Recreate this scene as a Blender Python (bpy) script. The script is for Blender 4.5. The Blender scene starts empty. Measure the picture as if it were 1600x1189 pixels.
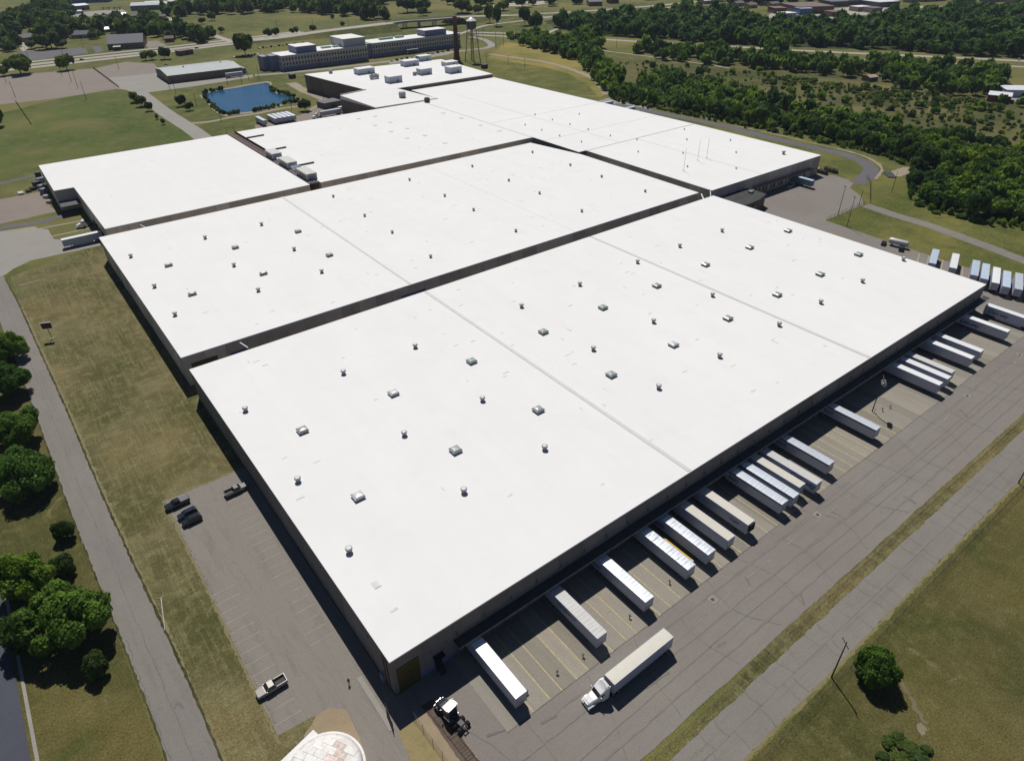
import bpy, bmesh, math, random
import numpy as np
from mathutils import Vector, Matrix

# ------------------------------------------------------------------ camera, sky, sun, exposure
SC = bpy.context.scene
COL = SC.collection
R = math.radians
rng = random.Random(7)
FPX, CXP, CYP = 1055.63, 800.0, 594.5
CAM = Vector((-24.95, -70.73, 119.6))
_p, _y, _r = R(34.3224), R(52.9867), R(-0.8894)
FW = Vector((math.cos(_p) * math.cos(_y), math.cos(_p) * math.sin(_y), -math.sin(_p)))
_rt = Vector((math.sin(_y), -math.cos(_y), 0.0))
_up = _rt.cross(FW)
RT = _rt * math.cos(_r) + _up * math.sin(_r)
UP = _up * math.cos(_r) - _rt * math.sin(_r)
cd = bpy.data.cameras.new('camera')
cam = bpy.data.objects.new('camera', cd)
COL.objects.link(cam)
cam.matrix_world = Matrix(((RT.x, UP.x, -FW.x, CAM.x), (RT.y, UP.y, -FW.y, CAM.y), (RT.z, UP.z, -FW.z, CAM.z), (0, 0, 0, 1)))
cd.sensor_width = 36.0
cd.lens = FPX / 1600.0 * 36.0
cd.clip_start = 1.0
cd.clip_end = 20000.0
SC.camera = cam

SUN_AZ, SUN_EL = R(67.0), R(56.4)      # the sun stands behind the far right of the site
W = bpy.data.worlds.new('World')
SC.world = W
W.use_nodes = True
wn = W.node_tree
bg = wn.nodes['Background']
sky = wn.nodes.new('ShaderNodeTexSky')
sky.sky_type = 'NISHITA'
sky.sun_disc = False
sky.sun_elevation = SUN_EL
sky.sun_rotation = math.pi / 2 - SUN_AZ
sky.air_density = 0.75
sky.dust_density = 0.2
sky.ozone_density = 5.0
wn.links.new(sky.outputs[0], bg.inputs[0])
bg.inputs[1].default_value = 0.05
sl = bpy.data.lights.new('sun', 'SUN')
sl.energy = 5.0
sl.angle = R(0.5)
sl.color = (1.0, 0.965, 0.91)
sun = bpy.data.objects.new('sun', sl)
COL.objects.link(sun)
sd = Vector((math.cos(SUN_EL) * math.cos(SUN_AZ), math.cos(SUN_EL) * math.sin(SUN_AZ), math.sin(SUN_EL)))
sun.rotation_euler = sd.to_track_quat('Z', 'Y').to_euler()
sun.location = (0, 0, 300)
vs = SC.view_settings
vs.view_transform = 'Standard'
vs.look = 'None'
vs.exposure = -0.17
vs.gamma = 1.0
vs.use_curve_mapping = False


def at(px, py, z=0.0):
    v = FW + RT * ((px - CXP) / FPX) - UP * ((py - CYP) / FPX)
    k = (z - CAM.z) / v.z
    return Vector((CAM.x + v.x * k, CAM.y + v.y * k, z))


# ------------------------------------------------------------------ materials
MATS = {}


def nt(m):
    m.use_nodes = True
    t = m.node_tree
    return t, t.nodes, t.links, t.nodes['Principled BSDF']


def mix(t, a, b, fac, mode='MIX'):
    n = t.nodes.new('ShaderNodeMix')
    n.data_type = 'RGBA'
    n.blend_type = mode
    L = t.links.new
    for val, sock in ((fac, n.inputs[0]), (a, n.inputs[6]), (b, n.inputs[7])):
        if hasattr(val, 'is_linked'):
            L(val, sock)
        elif isinstance(val, (tuple, list)):
            sock.default_value = (val[0], val[1], val[2], 1.0)
        else:
            sock.default_value = val
    return n.outputs[2]


def ramp(t, fac, stops):
    n = t.nodes.new('ShaderNodeValToRGB')
    e = n.color_ramp.elements
    while len(e) < len(stops):
        e.new(0.5)
    for i, (p, c) in enumerate(stops):
        e[i].position = p
        if not isinstance(c, (tuple, list)):
            c = (c, c, c)
        e[i].color = (c[0], c[1], c[2], 1.0)
    t.links.new(fac, n.inputs[0])
    return n.outputs[0]


def coord(t, space='world', scale=(1, 1, 1), rot=0.0):
    if space == 'world':
        g = t.nodes.new('ShaderNodeNewGeometry').outputs['Position']
    else:
        g = t.nodes.new('ShaderNodeTexCoord').outputs['Object']
    m = t.nodes.new('ShaderNodeMapping')
    m.inputs['Scale'].default_value = scale
    m.inputs['Rotation'].default_value = (0, 0, rot)
    t.links.new(g, m.inputs[0])
    return m.outputs[0]


def noise(t, vec, scale, detail=4.0, rough=0.55, dist=0.0):
    n = t.nodes.new('ShaderNodeTexNoise')
    n.inputs['Scale'].default_value = scale
    n.inputs['Detail'].default_value = detail
    n.inputs['Roughness'].default_value = rough
    n.inputs['Distortion'].default_value = dist
    t.links.new(vec, n.inputs['Vector'])
    return n.outputs[0]


def bumpn(t, h, strength, dist, bsdf):
    b = t.nodes.new('ShaderNodeBump')
    b.inputs['Strength'].default_value = strength
    b.inputs['Distance'].default_value = dist
    t.links.new(h, b.inputs['Height'])
    t.links.new(b.outputs[0], bsdf.inputs['Normal'])


def pm(name, col, rough=0.6, metal=0.0, spec=0.4, var=0.12, vscale=0.8, space='object', rnd=0.0, bump=0.0, dirt=None):
    """Plain surface with a little uneven colour, wear and optional per-object tint."""
    if name in MATS:
        return MATS[name]
    m = bpy.data.materials.new(name)
    t, N, L, b = nt(m)
    v = coord(t, space)
    n1 = noise(t, v, vscale, 5.0)
    lo = tuple(c * (1 - var) for c in col)
    hi = tuple(min(1.0, c * (1 + var)) for c in col)
    c = ramp(t, n1, [(0.3, lo), (0.7, hi)])
    if dirt:
        n2 = noise(t, coord(t, space, (1, 1, 0.25)), vscale * 2.3, 6.0, 0.65)
        c = mix(t, c, dirt, ramp(t, n2, [(0.52, 0.0), (0.75, 0.55)]))
    if rnd:
        oi = N.new('ShaderNodeObjectInfo')
        mr = N.new('ShaderNodeMapRange')
        mr.inputs[3].default_value = 1 - rnd
        mr.inputs[4].default_value = 1 + rnd
        L.new(oi.outputs['Random'], mr.inputs[0])
        hs = N.new('ShaderNodeHueSaturation')
        L.new(mr.outputs[0], hs.inputs['Value'])
        L.new(c, hs.inputs['Color'])
        c = hs.outputs[0]
    L.new(c, b.inputs['Base Color'])
    b.inputs['Roughness'].default_value = rough
    b.inputs['Metallic'].default_value = metal
    b.inputs['Specular IOR Level'].default_value = spec
    if bump:
        bumpn(t, noise(t, v, vscale * 6, 3.0), bump, 0.05, b)
    MATS[name] = m
    return m


def grass_mat(name, cols, scale=0.05, stripe=0.0, ang=0.0, bare=None):
    if name in MATS:
        return MATS[name]
    m = bpy.data.materials.new(name)
    t, N, L, b = nt(m)
    v = coord(t)
    big = noise(t, v, scale, 6.0, 0.6, 0.6)
    c = ramp(t, big, [(0.3, cols[0]), (0.48, cols[1]), (0.66, cols[2])])
    broad = noise(t, v, scale * 0.38, 3.0, 0.5, 0.5)
    c = mix(t, c, ramp(t, broad, [(0.36, (0.7, 0.8, 0.66)), (0.5, (1, 1, 1)), (0.64, (1.3, 1.2, 1.15))]), 1.0, 'MULTIPLY')
    mid = noise(t, v, scale * 7, 5.0, 0.65)
    c = mix(t, c, cols[3], ramp(t, mid, [(0.48, 0.0), (0.72, 0.75)]))
    if stripe:
        s1 = noise(t, coord(t, 'world', (1.0, 0.05, 1), ang), 1.3, 4.0, 0.7)
        c = mix(t, c, cols[3], ramp(t, s1, [(0.5, 0.0), (0.75, stripe)]))
        s2 = noise(t, coord(t, 'world', (0.05, 1.0, 1), ang), 1.1, 4.0, 0.7)
        c = mix(t, c, cols[0], ramp(t, s2, [(0.5, 0.0), (0.8, stripe * 0.8)]))
    if bare:
        bn = noise(t, v, scale * 2.7, 6.0, 0.7, 0.8)
        c = mix(t, c, bare, ramp(t, bn, [(0.6, 0.0), (0.72, 0.7)]))
    fine = noise(t, v, 2.6, 5.0, 0.75)
    c = mix(t, c, ramp(t, fine, [(0.3, 0.45), (0.72, 1.5)]), 1.0, 'MULTIPLY')
    L.new(c, b.inputs['Base Color'])
    b.inputs['Roughness'].default_value = 0.95
    b.inputs['Specular IOR Level'].default_value = 0.1
    bumpn(t, fine, 0.6, 0.25, b)
    MATS[name] = m
    return m


def pave_mat(name, col, tint, dark, streak=(1, 1), scale=0.08, crack=0.0, rnd=0.0, patch=0.5):
    """Old asphalt or concrete: broad tint changes, streaks along the traffic, oil spots, fine grain."""
    if name in MATS:
        return MATS[name]
    m = bpy.data.materials.new(name)
    t, N, L, b = nt(m)
    v = coord(t)
    c = mix(t, col, tint, ramp(t, noise(t, v, scale, 6.0, 0.6, 0.7), [(0.35, 0.0), (0.68, 1.0)]))
    st = noise(t, coord(t, 'world', (streak[0], streak[1], 1)), 0.6, 5.0, 0.65)
    c = mix(t, c, dark, ramp(t, st, [(0.5, 0.0), (0.78, patch)]))
    sp = noise(t, v, 0.9, 3.0, 0.6, 1.5)
    c = mix(t, c, tuple(x * 0.45 for x in dark), ramp(t, sp, [(0.69, 0.0), (0.76, 0.55)]))
    lt = noise(t, v, 0.23, 6.0, 0.75, 2.0)
    c = mix(t, c, tuple(min(1, x * 1.35) for x in tint), ramp(t, lt, [(0.6, 0.0), (0.75, 0.4)]))
    if crack:
        vo = N.new('ShaderNodeTexVoronoi')
        vo.feature = 'DISTANCE_TO_EDGE'
        vo.inputs['Scale'].default_value = 0.11
        wv = N.new('ShaderNodeVectorMath')
        wv.operation = 'ADD'
        nn = N.new('ShaderNodeTexNoise')
        nn.inputs['Scale'].default_value = 0.5
        nn.inputs['Detail'].default_value = 5
        L.new(v, nn.inputs['Vector'])
        sc = N.new('ShaderNodeVectorMath')
        sc.operation = 'SCALE'
        sc.inputs['Scale'].default_value = 3.0
        L.new(nn.outputs['Color'], sc.inputs[0])
        L.new(v, wv.inputs[0])
        L.new(sc.outputs[0], wv.inputs[1])
        L.new(wv.outputs[0], vo.inputs['Vector'])
        c = mix(t, c, tuple(x * 0.35 for x in dark), ramp(t, vo.outputs['Distance'], [(0.0, crack), (0.013, 0.0)]))
    fine = noise(t, v, 5.0, 4.0, 0.7)
    c = mix(t, c, ramp(t, fine, [(0.3, 0.82), (0.7, 1.14)]), 1.0, 'MULTIPLY')
    if rnd:
        oi = N.new('ShaderNodeObjectInfo')
        c = mix(t, c, ramp(t, oi.outputs['Random'], [(0.0, (1 - rnd, 1 - rnd, 1 - rnd * 1.3)), (0.5, (1, 1, 1)), (1.0, (1 + rnd, 1 + rnd * 0.9, 1 + rnd * 0.6))]), 1.0, 'MULTIPLY')
    L.new(c, b.inputs['Base Color'])
    b.inputs['Roughness'].default_value = 0.9
    b.inputs['Specular IOR Level'].default_value = 0.2
    bumpn(t, fine, 0.25, 0.03, b)
    MATS[name] = m
    return m


def leaf_mat(name, c1, c2, c3):
    if name in MATS:
        return MATS[name]
    m = bpy.data.materials.new(name)
    t, N, L, b = nt(m)
    v = coord(t, 'object')
    n1 = noise(t, v, 0.55, 4.0, 0.6)
    n2 = noise(t, v, 3.0, 2.0, 0.5)
    c = ramp(t, n1, [(0.32, c1), (0.5, c2), (0.68, c3)])
    c = mix(t, c, ramp(t, n2, [(0.3, 0.65), (0.7, 1.3)]), 1.0, 'MULTIPLY')
    oi = N.new('ShaderNodeObjectInfo')
    c = mix(t, c, ramp(t, oi.outputs['Random'], [(0.0, (0.6, 0.72, 0.85)), (0.35, (0.92, 0.94, 0.9)), (0.7, (1.12, 1.06, 0.9)), (1.0, (1.5, 1.3, 0.85))]), 1.0, 'MULTIPLY')
    L.new(c, b.inputs['Base Color'])
    b.inputs['Roughness'].default_value = 0.7
    b.inputs['Specular IOR Level'].default_value = 0.15
    tr = N.new('ShaderNodeBsdfTranslucent')
    L.new(c, tr.inputs['Color'])
    ms = N.new('ShaderNodeMixShader')
    ms.inputs[0].default_value = 0.42
    L.new(b.outputs[0], ms.inputs[1])
    L.new(tr.outputs[0], ms.inputs[2])
    L.new(ms.outputs[0], N['Material Output'].inputs['Surface'])
    MATS[name] = m
    return m


G_FIELD = grass_mat('dry_field_grass', [(0.064, 0.085, 0.021), (0.106, 0.111, 0.035), (0.148, 0.136, 0.050), (0.180, 0.170, 0.058)], 0.012, 0.25, 0.3, (0.180, 0.147, 0.070))
G_LAWN = grass_mat('mown_dry_lawn', [(0.068, 0.072, 0.023), (0.111, 0.094, 0.042), (0.164, 0.142, 0.070), (0.212, 0.196, 0.093)], 0.05, 0.8, 0.0, (0.239, 0.207, 0.117))
G_GREEN = grass_mat('green_meadow_grass', [(0.058, 0.094, 0.019), (0.087, 0.105, 0.028), (0.133, 0.122, 0.045), (0.133, 0.142, 0.045)], 0.022, 0.4, 0.5, (0.159, 0.131, 0.064))
G_BROWN = grass_mat('dry_brown_grass', [(0.048, 0.063, 0.017), (0.078, 0.073, 0.024), (0.106, 0.093, 0.035), (0.133, 0.122, 0.046)], 0.05, 0.5, 0.6, (0.191, 0.170, 0.083))
G_VERGE = grass_mat('verge_grass', [(0.064, 0.077, 0.020), (0.106, 0.113, 0.030), (0.148, 0.136, 0.046), (0.175, 0.170, 0.054)], 0.09, 0.4, 0.0)
G_HAY = grass_mat('hay_field_grass', [(0.148, 0.142, 0.037), (0.201, 0.170, 0.050), (0.223, 0.187, 0.061), (0.265, 0.232, 0.074)], 0.03, 0.5, 0.9)
G_SCRUB = grass_mat('scrub_grass', [(0.051, 0.065, 0.019), (0.095, 0.092, 0.034), (0.159, 0.133, 0.061), (0.080, 0.089, 0.028)], 0.02, 0.0, 0.0, (0.191, 0.147, 0.080))
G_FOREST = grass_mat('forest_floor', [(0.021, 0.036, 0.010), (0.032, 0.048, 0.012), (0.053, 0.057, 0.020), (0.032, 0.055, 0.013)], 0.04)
A_YARD = pave_mat('old_yard_asphalt', (0.215, 0.198, 0.175), (0.192, 0.168, 0.152), (0.165, 0.145, 0.128), (0.12, 1.0), 0.03, 0.08)
A_SLAB = pave_mat('dock_concrete', (0.242, 0.224, 0.192), (0.255, 0.23, 0.192), (0.165, 0.147, 0.13), (1.0, 0.1), 0.09, 0.0, 0.16)
A_LOT = pave_mat('parking_asphalt', (0.208, 0.19, 0.165), (0.212, 0.19, 0.165), (0.155, 0.135, 0.12), (0.9, 0.12), 0.06, 0.15, 0.0, 0.75)
A_ROAD = pave_mat('road_asphalt', (0.205, 0.187, 0.165), (0.18, 0.166, 0.15), (0.135, 0.122, 0.112), (1.0, 0.08), 0.05, 0.12)
A_ROADX = pave_mat('south_road_asphalt', (0.208, 0.19, 0.168), (0.188, 0.17, 0.152), (0.125, 0.112, 0.105), (0.08, 1.0), 0.05, 0.1)
A_DARK = pave_mat('fresh_asphalt', (0.07, 0.075, 0.095), (0.06, 0.062, 0.08), (0.05, 0.05, 0.06), (1, 0.1), 0.05)
A_EAST = pave_mat('service_road_asphalt', (0.125, 0.12, 0.125), (0.11, 0.105, 0.11), (0.09, 0.085, 0.09), (0.3, 0.3), 0.05)
A_CONC = pave_mat('pale_concrete', (0.255, 0.242, 0.218), (0.28, 0.262, 0.232), (0.22, 0.2, 0.17), (0.2, 0.6), 0.06)
A_HWY = pave_mat('highway_concrete', (0.36, 0.335, 0.29), (0.33, 0.3, 0.26), (0.28, 0.25, 0.22), (0.02, 0.5), 0.02)
A_GRAVEL = pave_mat('pink_gravel', (0.235, 0.195, 0.165), (0.205, 0.175, 0.15), (0.175, 0.15, 0.12), (0.15, 0.5), 0.03, 0.0, 0.0, 0.6)
A_DIRT = pave_mat('bare_dirt', (0.3, 0.235, 0.155), (0.26, 0.205, 0.13), (0.2, 0.16, 0.095), (0.5, 0.5), 0.15)
A_TRAIL = pave_mat('pale_dirt_track', (0.3, 0.25, 0.19), (0.26, 0.22, 0.16), (0.2, 0.17, 0.12), (0.5, 0.5), 0.1)
A_BALLAST = pave_mat('brown_ballast', (0.1, 0.075, 0.06), (0.13, 0.1, 0.08), (0.06, 0.045, 0.038), (1.0, 0.15), 0.3)
A_STONE = pave_mat('yellow_gravel', (0.26, 0.21, 0.1), (0.22, 0.18, 0.085), (0.15, 0.12, 0.06), (1, 1), 0.5)
TAR = pm('tar_seam', (0.128, 0.115, 0.103), 0.8, var=0.3, space='world')
PALE_SEAM = pm('worn_seam', (0.225, 0.205, 0.18), 0.9, var=0.25, space='world')
PAINT_Y = pm('faded_yellow_paint', (0.38, 0.33, 0.18), 0.8, var=0.25, vscale=1.5, space='world', dirt=(0.27, 0.235, 0.17))
PAINT_W = pm('faded_white_paint', (0.29, 0.268, 0.24), 0.85, var=0.25, vscale=2.0, space='world')
PAINT_HW = pm('highway_white_paint', (0.65, 0.63, 0.58), 0.8, space='world')

ROOF = pm('white_roof_membrane', (0.725, 0.72, 0.706), 0.8, spec=0.1, var=0.012, vscale=0.05, space='world', dirt=(0.68, 0.668, 0.645))
t, N, L, b = nt(ROOF)
src = [l for l in L if l.to_socket == b.inputs['Base Color']][0].from_socket
sx = N.new('ShaderNodeSeparateXYZ')
L.new(N.new('ShaderNodeNewGeometry').outputs['Position'], sx.inputs[0])
fr = N.new('ShaderNodeMath')
fr.operation = 'PINGPONG'
fr.inputs[1].default_value = 1.52
L.new(sx.outputs[0], fr.inputs[0])
lap = ramp(t, fr.outputs[0], [(0.0, 0.965), (0.07, 1.0)])
st = noise(t, coord(t, 'world', (0.5, 0.03, 1)), 0.5, 4.0, 0.6)
src = mix(t, src, lap, 1.0, 'MULTIPLY')
src = mix(t, src, ramp(t, st, [(0.42, 1.0), (0.75, 0.978)]), 1.0, 'MULTIPLY')
src = mix(t, src, ramp(t, noise(t, coord(t), 0.035, 5.0, 0.65, 1.0), [(0.4, 1.0), (0.7, 0.98)]), 1.0, 'MULTIPLY')
L.new(src, b.inputs['Base Color'])
ROOF_SEAM = pm('grey_seam_cover', (0.54, 0.54, 0.52), 0.7, var=0.05, space='world')
ROOF_EDGE = pm('roof_edge_metal', (0.42, 0.41, 0.39), 0.5, var=0.08, space='world')
ROOF_DARK = pm('dark_flat_roof', (0.045, 0.043, 0.043), 0.9, var=0.3, vscale=0.3, space='world')
WALL = pm('grey_tilt_up_concrete', (0.195, 0.178, 0.17), 0.9, spec=0.2, var=0.1, vscale=0.25, space='world', rnd=0.14, dirt=(0.16, 0.14, 0.12))
WALL_T = pm('tan_tilt_up_concrete', (0.52, 0.46, 0.4), 0.9, spec=0.2, var=0.1, vscale=0.25, space='world', rnd=0.2, dirt=(0.36, 0.29, 0.24))
WALL_BR = pm('brown_metal_wall', (0.17, 0.13, 0.11), 0.8, spec=0.2, var=0.12, vscale=0.3, space='world', rnd=0.1)
WALL_CORE = pm('dark_joint', (0.07, 0.065, 0.06), 0.95, space='world')
CANOPY = pm('dark_canopy_metal', (0.05, 0.052, 0.058), 0.6, var=0.2, space='world')
CANOPY_TRIM = pm('canopy_edge_trim', (0.3, 0.28, 0.27), 0.6, space='world')
BLUE_BAND = pm('painted_blue_base', (0.18, 0.2, 0.36), 0.8, space='world')
DOOR_Y = pm('ochre_door', (0.085, 0.066, 0.014), 0.7, var=0.2, vscale=0.4, space='world')
DOOR_G = pm('dock_door_grey', (0.35, 0.35, 0.34), 0.6, space='world')
RUBBER = pm('black_rubber', (0.018, 0.018, 0.019), 0.9, spec=0.2)
STEEL = pm('weathered_steel', (0.3, 0.3, 0.3), 0.5, 0.4)
DARK_STEEL = pm('dark_steel', (0.055, 0.055, 0.06), 0.6, 0.2)
GALV = pm('galvanised_metal', (0.25, 0.255, 0.27), 0.5, 0.3)
RUST = pm('rusty_steel', (0.1, 0.055, 0.04), 0.85, var=0.3, vscale=1.2)
DOME = pm('grey_green_dome', (0.3, 0.335, 0.315), 0.3, spec=0.5, var=0.06)
DOME_W = pm('white_dome', (0.52, 0.53, 0.54), 0.3, spec=0.5, var=0.04)
WHITE = pm('white_paint', (0.78, 0.78, 0.77), 0.35, spec=0.5, var=0.04, dirt=(0.6, 0.58, 0.54))
WOOD = pm('pole_wood', (0.075, 0.055, 0.042), 0.9, var=0.25, vscale=2.0)
GLASS = pm('dark_glass', (0.012, 0.015, 0.018), 0.08, spec=0.8, var=0.1)
CHROME = pm('bright_metal', (0.6, 0.6, 0.61), 0.25, 0.9)
BRICK = pm('red_brick', (0.16, 0.07, 0.055), 0.9, var=0.2, vscale=0.4, space='world')
OFFICE = pm('cream_office_wall', (0.52, 0.49, 0.5), 0.8, var=0.06, vscale=0.1, space='world')
OFFICE_B = pm('blue_grey_panel', (0.19, 0.21, 0.3), 0.6, var=0.08, space='world')
TANK = pm('grey_green_tank', (0.3, 0.31, 0.3), 0.5, var=0.1)


# ------------------------------------------------------------------ mesh helpers
class MB:
    def __init__(s):
        s.v = []
        s.f = []
        s.m = []
        s.mi = 0

    def add(s, vs_, fs_):
        o = len(s.v)
        s.v += [tuple(x) for x in vs_]
        for f in fs_:
            s.f.append(tuple(i + o for i in f))
            s.m.append(s.mi)
        return s

    def box(s, x0, y0, z0, x1, y1, z1):
        return s.add([(x0, y0, z0), (x1, y0, z0), (x1, y1, z0), (x0, y1, z0), (x0, y0, z1), (x1, y0, z1), (x1, y1, z1), (x0, y1, z1)],
                     [(0, 3, 2, 1), (4, 5, 6, 7), (0, 1, 5, 4), (1, 2, 6, 5), (2, 3, 7, 6), (3, 0, 4, 7)])

    def prism(s, poly, z0, z1):
        n = len(poly)
        a = sum(poly[i][0] * poly[(i + 1) % n][1] - poly[(i + 1) % n][0] * poly[i][1] for i in range(n))
        if a < 0:
            poly = poly[::-1]
        vs_ = [(p[0], p[1], z0) for p in poly] + [(p[0], p[1], z1) for p in poly]
        fs_ = [tuple(range(n - 1, -1, -1)), tuple(range(n, 2 * n))]
        fs_ += [(i, (i + 1) % n, n + (i + 1) % n, n + i) for i in range(n)]
        return s.add(vs_, fs_)

    def loft(s, rings, cap=True):
        n = len(rings[0])
        vs_ = [p for r in rings for p in r]
        fs_ = []
        for k in range(len(rings) - 1):
            for i in range(n):
                fs_.append((k * n + i, k * n + (i + 1) % n, (k + 1) * n + (i + 1) % n, (k + 1) * n + i))
        if cap:
            fs_.append(tuple(range(n - 1, -1, -1)))
            fs_.append(tuple(range((len(rings) - 1) * n, len(rings) * n)))
        return s.add(vs_, fs_)

    def tube(s, p0, p1, r0, r1=None, n=8, cap=True):
        p0, p1 = Vector(p0), Vector(p1)
        r1 = r0 if r1 is None else r1
        d = (p1 - p0).normalized()
        a = d.orthogonal().normalized()
        b = d.cross(a)
        rs = []
        for p, r in ((p0, r0), (p1, r1)):
            rs.append([p + (a * math.cos(2 * math.pi * i / n) + b * math.sin(2 * math.pi * i / n)) * r for i in range(n)])
        return s.loft(rs, cap)

    def lathe(s, prof, n=12, cx=0, cy=0, cap=True):
        return s.loft([[(cx + r * math.cos(2 * math.pi * i / n), cy + r * math.sin(2 * math.pi * i / n), z) for i in range(n)] for r, z in prof], cap)

    def mesh(s, name, mats, bevel=0.0, smooth=False, seg=1):
        me = bpy.data.meshes.new(name)
        me.from_pydata(s.v, [], s.f)
        if not isinstance(mats, (list, tuple)):
            mats = [mats]
        for m in mats:
            me.materials.append(m)
        me.polygons.foreach_set('material_index', s.m)
        if bevel:
            bm = bmesh.new()
            bm.from_mesh(me)
            bmesh.ops.bevel(bm, geom=[e for e in bm.edges if len(e.link_faces) == 2 and e.calc_face_angle(0) > 0.4], offset=bevel, segments=seg, affect='EDGES', clamp_overlap=True)
            bm.to_mesh(me)
            bm.free()
        if smooth:
            me.polygons.foreach_set('use_smooth', [True] * len(me.polygons))
        me.update()
        return me


def link(name, me, parent=None, loc=(0, 0, 0), rot=(0, 0, 0), label=None, scale=None):
    o = bpy.data.objects.new(name, me)
    COL.objects.link(o)
    if parent:
        o.parent = parent
    o.location = loc
    o.rotation_euler = rot
    if scale:
        o.scale = scale
    if label:
        o['label'] = label
    return o


def part(name, mb, mats, parent, loc=(0, 0, 0), rot=(0, 0, 0), bevel=0.0, smooth=False, label=None):
    return link(name, mb.mesh(name, mats, bevel, smooth), parent, loc, rot, label)


def tag(o, label, cat, group=None):
    o['label'] = label
    o['category'] = cat
    if group:
        o['group'] = group
    return o


def thing(name, label, cat, loc=(0, 0, 0), rz=0.0, group=None):
    o = bpy.data.objects.new(name, None)
    o.empty_display_size = 0.5
    COL.objects.link(o)
    o.location = loc
    o.rotation_euler = (0, 0, rz)
    return tag(o, label, cat, group)


def structure(o):
    o['kind'] = 'structure'
    return o


def stuff(o):
    o['kind'] = 'stuff'
    return o


def kids(o):
    return [c for c in COL.objects if c.parent == o]


KIDS = {}


def dup(root, loc, rz=0.0, label=None, scale=None, tree=None):
    r = root.copy()
    COL.objects.link(r)
    r.location = loc
    r.rotation_euler = (0, 0, rz)
    if scale:
        r.scale = scale
    if label:
        r['label'] = label
    if tree is None:
        if root.name not in KIDS:
            KIDS[root.name] = [(c, kids(c)) for c in kids(root)]
        tree = KIDS[root.name]
    for c, gs in tree:
        d = c.copy()
        COL.objects.link(d)
        d.parent = r
        for g in gs:
            e = g.copy()
            COL.objects.link(e)
            e.parent = d
    return r


def smooth_line(pts, step=6.0):
    pts = [Vector((p[0], p[1])) for p in pts]
    P = [pts[0] * 2 - pts[1]] + pts + [pts[-1] * 2 - pts[-2]]
    out = []
    for i in range(1, len(P) - 2):
        a, b, c, d = P[i - 1], P[i], P[i + 1], P[i + 2]
        n = max(2, int((c - b).length / step))
        for k in range(n):
            t = k / n
            out.append(0.5 * (2 * b + (c - a) * t + (2 * a - 5 * b + 4 * c - d) * t * t + (3 * b - a - 3 * c + d) * t ** 3))
    out.append(pts[-1])
    return out


def ribbon_pts(pts, w, wob=0.0, seed=1):
    rr = random.Random(seed)
    L, Rr = [], []
    for i, p in enumerate(pts):
        d = (pts[min(i + 1, len(pts) - 1)] - pts[max(i - 1, 0)]).normalized()
        n = Vector((-d.y, d.x))
        L.append(p + n * (w / 2 + rr.uniform(-wob, wob)))
        Rr.append(p - n * (w / 2 + rr.uniform(-wob, wob)))
    return L, Rr


def ribbon(name, pts, w, mat, z, step=6.0, wob=0.0, parent=None, zf=None, seed=1):
    SHEETN[0] += 1
    z += (SHEETN[0] % 12) * 0.0003
    sp = smooth_line(pts, step) if step else [Vector((p[0], p[1])) for p in pts]
    L, Rr = ribbon_pts(sp, w, wob, seed)
    mb = MB()
    n = len(sp)
    zs = [z + (zf(i / (n - 1)) if zf else 0) for i in range(n)]
    mb.add([(p.x, p.y, zs[i]) for i, p in enumerate(L)] + [(p.x, p.y, zs[i]) for i, p in enumerate(Rr)],
           [(n + i, n + i + 1, i + 1, i) for i in range(n - 1)])
    o = part(name, mb, mat, parent)
    return o if parent else structure(o)


SHEETN = [0]


def sheet(name, pts, mat, z, jit=0.0, step=3.0, seed=3, parent=None):
    SHEETN[0] += 1
    z += (SHEETN[0] % 12) * 0.0003
    rr = random.Random(seed)
    pts = [Vector((p[0], p[1])) for p in pts]
    if jit:
        q = []
        for i, a in enumerate(pts):
            b = pts[(i + 1) % len(pts)]
            n = max(1, int((b - a).length / step))
            for k in range(n):
                p = a.lerp(b, k / n)
                q.append(p + Vector((rr.uniform(-jit, jit), rr.uniform(-jit, jit))))
        pts = q
    bm = bmesh.new()
    f = bm.faces.new([bm.verts.new((p.x, p.y, z)) for p in pts])
    f.normal_update()
    if f.normal.z < 0:
        f.normal_flip()
    bmesh.ops.triangulate(bm, faces=[f])
    me = bpy.data.meshes.new(name)
    bm.to_mesh(me)
    bm.free()
    me.materials.append(mat)
    o = link(name, me, parent)
    return o if parent else structure(o)


def PX(lst, z=0.0):
    return [at(x, y, z) for x, y in lst]


def fixed(o, label):
    """a name for a piece of the setting"""
    o['label'] = label
    return o


# ------------------------------------------------------------------ the ground and everything laid on it
sheet('ground', [(-3000, -3000), (6000, -3000), (6000, 6000), (-3000, 6000)], G_FIELD, 0.0)
Z = 0.02
sheet('lawn', [(-30.6, -30), (-30.8, 20), (-32.3, 90), (-33.6, 147), (-36.0, 222), (-35.4, 259), (1.5, 274), (-0.5, 252), (-0.2, 121), (-1, 82), (-1, 4), (-8, -30)], G_LAWN, Z)
sheet('meadow', PX([(0, 178), (90, 155), (185, 139), (205, 143), (230, 175), (305, 212), (355, 207), (60, 262), (0, 282)]) + [Vector((-60, 400, 0)), Vector((-120, 440, 0)), Vector((-120, 640, 0))], G_GREEN, Z, 0.8, 8)
sheet('verge', [(-75, -60), (-38.2, -60), (-37.8, 14), (-39.5, 80), (-41, 145), (-43, 222), (-75, 240)], G_BROWN, Z)
sheet('south_field', [(-60, -48), (420, -48), (420, -400), (-60, -400)], G_BROWN, Z)
sheet('east_meadow', [(276, -40), (276, 82), (312, 82), (345, 105), (395, 128), (360, 80), (330, 40), (420, -40)], G_VERGE, Z, 0.4, 5)
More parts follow.
